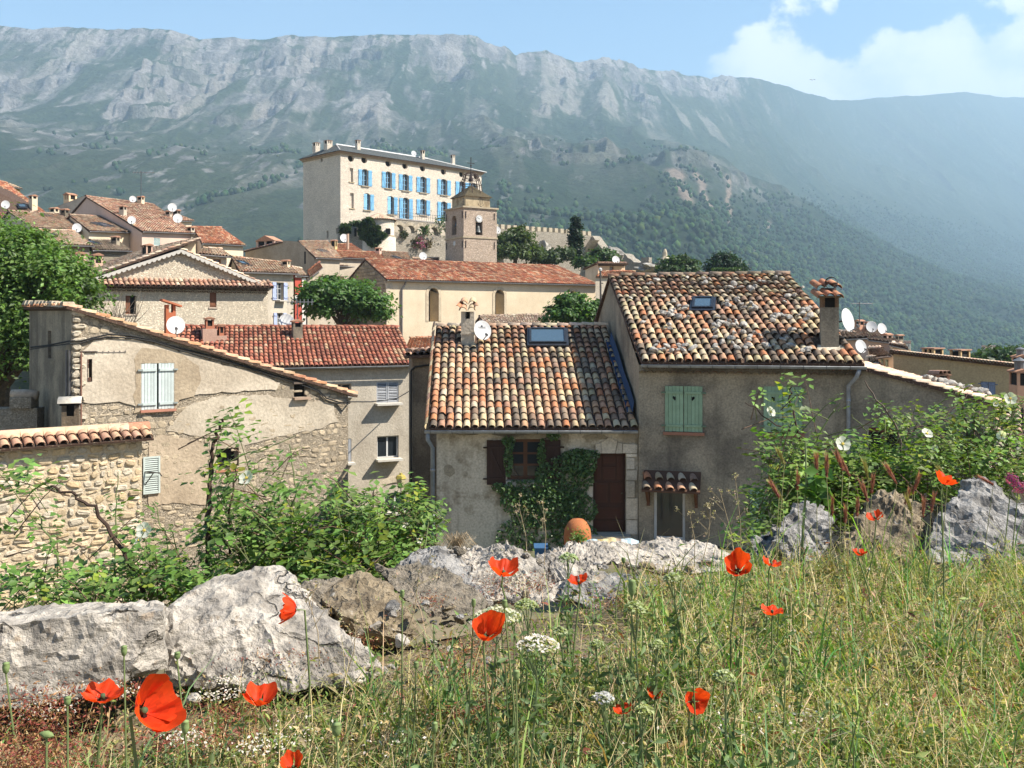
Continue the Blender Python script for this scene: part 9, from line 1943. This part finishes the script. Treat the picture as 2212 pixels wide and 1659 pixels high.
    # purple garlic-like flowers at the right
    for (x, y, lab) in ((2185, 1035, 'round purple flower head above the layered boulder'), (2200, 1052, 'second purple flower head at the edge by the boulder')):
        root = thing('purple_flower', lab, 'flower', ground(x, y, 3.9)); c = np.array(P(x, y, 3.9)); n = 110; d = rs.normal(0, 1, (n, 3)); d /= np.linalg.norm(d, axis=1, keepdims=True); leaf_cloud('petals', root, c+d*.032*rs.uniform(.5, 1, (n, 1)), d, rs.uniform(.008, .014, n), leaf_cols(n, (.30, .06, .20), .35), M_PETAL); mb = MB(); mb.tube([tuple(c), tuple(ground(x, y, 3.9))], .002, 4, .003, 0, (.15, .19, .07)); mb.build('stem', M_TINT, root)
    # dry grass tuft on the wall
    root = thing('dry_tuft', 'pale dry tuft of grass drooping over the wall before the cottage', 'grass tuft', P(985, 1195, 3.7)); b = np.tile(np.array(P(985, 1192, 3.7)), (90, 1))+rs.normal(0, .008, (90, 3)); mb = MB()
    for i in range(90):
        a = rs.uniform(-1, 1); l = rs.uniform(.05, .10); p = Vector(b[i]); mb.tube([tuple(p), tuple(p+Vector((a*l*.5, rs.uniform(-.03, .03), l*.75))), tuple(p+Vector((a*l*1.15, rs.uniform(-.04, .04), l*(.5-abs(a)*.55))))], .0012, 3, .0005, 0, tuple(np.array((.45, .33, .19))*rs.uniform(.6, 1.2)), False)
    mb.build('blades', M_TINT, root)
    # thin dry flower stalks standing against the houses
    for i, (x0, y0, x1, y1, Y, lab) in enumerate(((1140, 1225, 1120, 1090, 3.5, 'thin dry stalk with seed heads before the ivy'), (1175, 1225, 1172, 1085, 3.5, 'dry stalk standing before the cottage door'), (1590, 1235, 1555, 1060, 3.4, 'pale umbel stalk leaning before the green shutter'), (1500, 1225, 1490, 1110, 3.4, 'fine seeded grass stalk by the glass door'), (1515, 1225, 1535, 1090, 3.3, 'branched dry stalk beside the glass door'), (1600, 1230, 1588, 1030, 3.5, 'long bare stalk before the grey rendered wall'), (870, 1400, 905, 1230, 2.3, 'thin brown stalk before the cracked slab'), (690, 1440, 665, 1290, 2.2, 'slender dry stalk before the big boulder'), (740, 1480, 770, 1340, 2.2, 'curved dry stalk right of the drooping poppy'))):
        root = thing('dry_stalk', lab, 'stalk', P(x0, y0, Y)); a, b = P(x0, y0, Y), P(x1, y1, Y); mb = MB(); mb.tube([tuple(a), tuple(a.lerp(b, .5)+Vector((.01, 0, 0))), tuple(b)], .0015, 4, .0008, 0, (.32, .25, .15)); tips = [b]
        for k in range(5): f = rs.uniform(.5, .95); p = a.lerp(b, f); e = p+Vector((rs.uniform(-.05, .05), rs.uniform(-.02, .02), rs.uniform(.02, .06))); mb.tube([tuple(p), tuple(e)], .0009, 3, .0006, 0, (.32, .25, .15)); tips.append(e)
        mb.build('stem', M_TINT, root); n = 12*len(tips); q = np.repeat(np.array([tuple(t) for t in tips]), 12, 0)+rs.normal(0, .005, (n, 3)); leaf_cloud('seed_heads', root, q, rand_nrm(n, .3), rs.uniform(.004, .009, n), leaf_cols(n, (.42, .34, .24), .3), M_GRASS)
small_plants()

def rose_bush(name, label, base, canes, blobs, n, tone, flowers, seed):
    rs = np.random.RandomState(seed); root = thing(name, label, 'rose bush', base)
    for (pts, r, c) in canes:
        W = [P(*p) for p in pts]; path = []
        for i in range(len(W)-1):
            for k in range(5): path.append(tuple(W[i].lerp(W[i+1], k/5)+Vector((rs.normal(0, .006), rs.normal(0, .006), rs.normal(0, .006)))))
        path.append(tuple(W[-1])); mb = MB(); mb.tube(path, r, 6, r*.45, 0, c); o = mb.build('cane', M_TINT, root)
    twigs = MB(); LP, LN, LS, LC = [], [], [], []
    tot = sum(b[2]*b[3]*b[5] for b in blobs)
    for (x, y, rx, ry, Y, w) in blobs:
        m = int(n*rx*ry*w/tot)
        for i in range(m):
            an = rs.uniform(0, 6.28); k = rs.uniform(0, 1)**.55; c = P(x+rx*k*math.cos(an), y+ry*k*math.sin(an), Y+rs.normal(0, .16)); d = Vector((rs.normal(0, .7), rs.normal(0, .5)-.2, rs.uniform(-.1, .9))).normalized(); L = rs.uniform(.06, .13)
            e = c+d*L
            if i % 3 == 0: twigs.tube([tuple(c-d*L*1.6-Vector((0, 0, .05))), tuple(c), tuple(e)], .0028, 4, .001, 0, (.13, .15, .055) if rs.uniform() < .6 else (.12, .07, .045), False)
            side = d.orthogonal().normalized(); side = Matrix.Rotation(rs.uniform(0, 6.28), 3, d) @ side; nr = Vector((rs.normal(0, .35), rs.normal(0, .35)-.15, 1.0)).normalized(); t = tone*rs.uniform(.55, 1.45)*(1+rs.uniform(-.12, .12, 3))
            if rs.uniform() < .06: t = t*np.array((1.9, 1.35, .8))
            for j in range(5):
                f = (1.0, .72, .72, .38, .38)[j]; s = (0, 1, -1, 1, -1)[j]; LP.append(c.lerp(e, f)+side*s*L*.24); q = (nr+side*s*.25+d*.15*(j == 0)).normalized(); LN.append(q); LS.append(L*rs.uniform(.32, .46)); LC.append(t*rs.uniform(.85, 1.15))
    twigs.build('twigs', M_TINT, root)
    leaf_cloud('foliage', root, np.array([tuple(p) for p in LP]), np.array([tuple(p) for p in LN]), np.array(LS), np.array(LC), M_LEAF, fold=.18)
    for (x, y, Y, d) in flowers:
        c = P(x, y, Y); r = d/2/F*Y; fl = None; ax = Vector((rs.normal(0, .4), -.8, rs.uniform(.2, .8))).normalized(); xx = ax.orthogonal().normalized(); yy = ax.cross(xx); g = MB(); g.lathe(c+ax*.004, [(0, .004), (r*.18, .003), (r*.2, -.002)], 7, 0, (.55, .42, .08), ax); fl = g.build('flower', M_TINT, root)
        for k in range(5):
            an = 2*math.pi*k/5+rs.uniform(-.15, .15); V, F_ = petal_grid(5, 5, .75, .28, .05, seed+k); dx = xx*math.cos(an)+yy*math.sin(an); dy = ax.cross(dx); g = MB(); g.add([tuple(c+(dy*v[0]+dx*v[1]+ax*v[2])*r) for v in V], F_, 0, (.74, .72, .66)); g.build('petal', M_PETAL, fl, True)
    return root
def roses():
    br = (.055, .032, .022); gr = (.13, .16, .06)
    canes = [([(452, 1300, 4.2), (450, 1150, 4.2), (452, 1060, 4.2), (455, 990, 4.2), (466, 935, 4.2), (480, 905, 4.2)], .013, br), ([(315, 1285, 3.9), (265, 1190, 3.9), (205, 1100, 3.9), (150, 1062, 3.9), (110, 1050, 3.9)], .010, br), ([(490, 1200, 4.25), (500, 1060, 4.25), (515, 985, 4.25)], .006, br), ([(610, 1260, 4.3), (640, 1060, 4.3), (625, 960, 4.35)], .005, gr), ([(450, 1010, 4.2), (560, 975, 4.25), (640, 940, 4.3)], .004, gr), ([(150, 1270, 3.7), (110, 1160, 3.7), (75, 1105, 3.7)], .005, gr), ([(250, 1260, 4.0), (248, 1130, 4.0), (255, 1020, 4.0)], .004, gr), ([(700, 1250, 4.5), (710, 1120, 4.5), (735, 1040, 4.5)], .005, gr), ([(620, 1240, 4.3), (540, 1090, 4.3), (620, 1130, 4.3)], .005, br), ([(380, 1280, 4.0), (360, 1170, 4.0), (330, 1085, 4.05)], .004, gr)]
    B = [(700, 1200, 170, 100, 4.4, 1), (850, 1165, 95, 85, 4.7, 1.1), (560, 1190, 130, 90, 4.3, .9), (330, 1255, 150, 55, 4.0, .9), (120, 1285, 140, 40, 3.7, .8), (480, 940, 58, 40, 4.2, .30), (455, 1020, 40, 45, 4.2, .16), (620, 1000, 80, 36, 4.35, .12), (60, 1055, 62, 24, 3.9, .55), (650, 1090, 80, 50, 4.4, .35), (250, 1120, 50, 70, 4.1, .12), (510, 1080, 60, 70, 4.25, .45), (780, 1110, 70, 50, 4.6, .8), (900, 1110, 45, 50, 4.7, .8), (330, 1180, 60, 50, 4.05, .28), (20, 1130, 40, 20, 3.9, .15), (100, 1160, 40, 50, 3.7, .22), (700, 1060, 50, 30, 4.5, .3), (760, 1280, 120, 40, 4.2, .9), (480, 1290, 150, 35, 4.0, .9)]
    rose_bush('dog_rose', 'wild rose bush with arching canes in front of the plaster house', P(500, 1420, 4.2), canes, B, 1900, np.array((.125, .21, .045)), [(533, 1033, 3.95, 34), (312, 1146, 3.7, 36), (300, 1168, 3.95, 22), (880, 1140, 4.6, 22), (905, 1165, 4.6, 18), (690, 1180, 4.4, 14)], 5)
    canes = [([(1960, 1060, 5.0), (1945, 950, 5.0), (1915, 890, 5.0), (1868, 822, 5.0)], .008, (.13, .10, .08)), ([(1700, 1130, 4.9), (1735, 980, 5.0), (1705, 860, 5.1), (1710, 835, 5.1)], .008, br), ([(1740, 950, 5.0), (1660, 905, 5.0), (1610, 870, 5.0)], .005, br), ([(1760, 960, 5.1), (1790, 900, 5.1), (1815, 870, 5.1)], .005, gr), ([(1900, 1000, 5.1), (1870, 930, 5.1), (1840, 895, 5.1)], .004, gr), ([(2100, 1080, 5.3), (2090, 950, 5.3), (2075, 860, 5.4)], .007, br), ([(1950, 940, 5.1), (2040, 900, 5.2), (2090, 850, 5.3)], .005, br), ([(2150, 1100, 5.4), (2180, 950, 5.4), (2190, 860, 5.4)], .006, gr)]
    B = [(1715, 905, 50, 45, 5.1, .20), (1700, 990, 58, 55, 5.0, .7), (1640, 880, 35, 22, 5.0, .14), (1800, 1050, 150, 65, 5.1, .85), (1985, 945, 110, 50, 5.3, .6), (2110, 935, 100, 60, 5.45, .7), (1960, 1040, 230, 65, 5.1, 1.1), (1700, 1100, 80, 70, 4.9, 1), (2085, 870, 50, 22, 5.4, .22), (1712, 850, 38, 22, 5.1, .25), (1820, 985, 80, 35, 5.1, .5), (2180, 880, 45, 30, 5.4, .3), (1905, 910, 50, 28, 5.1, .22), (1660, 1160, 70, 40, 4.7, .7), (2150, 1010, 90, 60, 5.3, .9), (1800, 880, 25, 22, 5.1, .12), (1850, 1110, 150, 40, 4.9, .9)]
    rose_bush('wild_rose', 'broad wild rose bush with pale flowers before the grey rendered house', P(1880, 1350, 5.0), canes, B, 2100, np.array((.14, .22, .045)), [(1820, 959, 4.6, 34), (2002, 937, 4.8, 26), (2182, 861, 5.0, 28), (2164, 941, 4.9, 22), (1664, 890, 5.0, 24), (2020, 968, 5.0, 14), (2150, 872, 5.3, 14)], 6)
roses()

def lane_things():
    c7 = lambda x, y: (1030.6+.3959*x, 904.9+.3959*y)
    # terracotta oil jar and a potted plant
    c = P(*c7(548, 720), 22.5); q = lambda px: px*.3959/F*22.5; root = thing('terracotta_jar', 'large rounded orange terracotta jar lying by the cottage door', 'jar', c); mb = MB(); mb.lathe(c-Vector((0, 0, q(60))), [(0, 0), (q(45), 0), (q(70), q(60)), (q(76), q(130)), (q(70), q(180)), (q(52), q(215)), (q(32), q(232)), (0, q(238))], 22, 0, (.42, .15, .05)); mb.build('body', plain('terracotta', (.40, .145, .05), (.33, .11, .04), 6, 50, .85, .004), root, True)
    mb = MB(); mb.lathe(c+Vector((0, 0, q(95))), [(q(70), q(-3)), (q(73.5), 0), (q(70), q(3))], 22, 0, (.42, .15, .05)); mb.build('moulding', MATS['terracotta'], root, True)
    p = P(*c7(555, 660), 21.8); root = thing('potted_plant', 'small light green plant in front of the terracotta jar', 'plant', p-Vector((0, 0, .5))); n = 260; leaf_cloud('foliage', root, np.array(p)+RS.normal(0, .12, (n, 3)), rand_nrm(n, .8), RS.uniform(.05, .1, n), leaf_cols(n, (.13, .20, .05), .35)); mb = MB(); mb.lathe(p-Vector((0, 0, .55)), [(.1, 0), (.14, .3), (.15, .3), (0, .3)], 12, 0, (.35, .15, .08)); mb.build('pot', M_TINT, root)
    # patterned cloth drying on a low table
    root = thing('patterned_cloth', 'crumpled blue and yellow cloth spread out below the cottage door', 'cloth', P(*c7(740, 690), 20)); mb = MB(); nx, ny = 40, 10; pal = [(.45, .60, .66), (.62, .42, .14), (.70, .55, .28), (.50, .62, .66), (.42, .30, .22)]; vs = []
    for j in range(ny):
        for i in range(nx): a = i/(nx-1); b = j/(ny-1); e = P(*c7(598+a*285, 668-14*math.sin(a*3.0)-4*math.sin(a*17)), 19.6+b*1.2); vs.append((e.x, e.y, e.z+.05*math.sin(i*.9+j)*.4-(.3*(1-b)**2 if b < .3 else 0)))
    for j in range(ny-1):
        for i in range(nx-1): k = 0 if i < 8 else 1 if i < 11 else 2 if i < 22 else 4 if i < 26 else 3; mb.add([vs[j*nx+i], vs[j*nx+i+1], vs[(j+1)*nx+i+1], vs[(j+1)*nx+i]], [(0, 1, 2, 3)], 0, tuple(np.array(pal[k])*RS.uniform(.85, 1.1)))
    mb.build('fabric', M_TINT, root); mb = MB(); a, b = P(*c7(605, 690), 20), P(*c7(870, 690), 20); mb.box(a.x, b.x, 19.6, 20.7, a.z-.25, a.z-.14, 0, (.2, .15, .1))
    for x in (a.x+.1, b.x-.1):
        for y in (19.7, 20.6): mb.box(x-.03, x+.03, y-.03, y+.03, -6.6, a.z-.251, 0, (.2, .15, .1))
    mb.build('table', M_TINT, root)
    p = P(*c7(350, 720), 22.5); root = thing('blue_bin', 'blue plastic crate on the lane under the ivy', 'crate', p); mb = MB(); mb.tbox(p.x-.14, p.x+.14, p.y, p.y+.4, p.z-.4, p.z+.05, 1.1, 0, (.04, .11, .22)); mb.build('body', M_TINT, root); mb = MB(); mb.box(p.x-.17, p.x+.17, p.y-.04, p.y+.44, p.z+.052, p.z+.08, 0, (.04, .11, .22)); mb.build('rim', M_TINT, root)
    for (x, y, Y, lab) in ((1755, 173, 160, 'dark bird gliding in front of the cloud bank'), (1610, 665, 90, 'small dark bird flying above the wooded slope')):
        c = P(x, y, Y); root = thing('bird', lab, 'bird', c); s = Y*.0028; mb = MB(); mb.add([tuple(c+Vector(v)*s) for v in ((0, -.35, 0), (.12, 0, .02), (0, .5, .0), (-.12, 0, .02), (0, 0, .14), (0, 0, -.1))], [(0, 1, 4), (1, 2, 4), (2, 3, 4), (3, 0, 4), (1, 0, 5), (2, 1, 5), (3, 2, 5), (0, 3, 5)], 0, (.03, .03, .03)); mb.build('body', M_TINT, root)
        for sg in (-1, 1): mb = MB(); mb.add([tuple(c+Vector(v)*s) for v in ((sg*.08, -.15, .03), (sg*.7, -.1, .28), (sg*1.3, .15, .12), (sg*.6, .2, .2), (sg*.08, .2, .03))], [(0, 1, 2, 3, 4)], 0, (.03, .03, .03)); mb.build('wing', M_TINT, root)
lane_things()
add_haze()
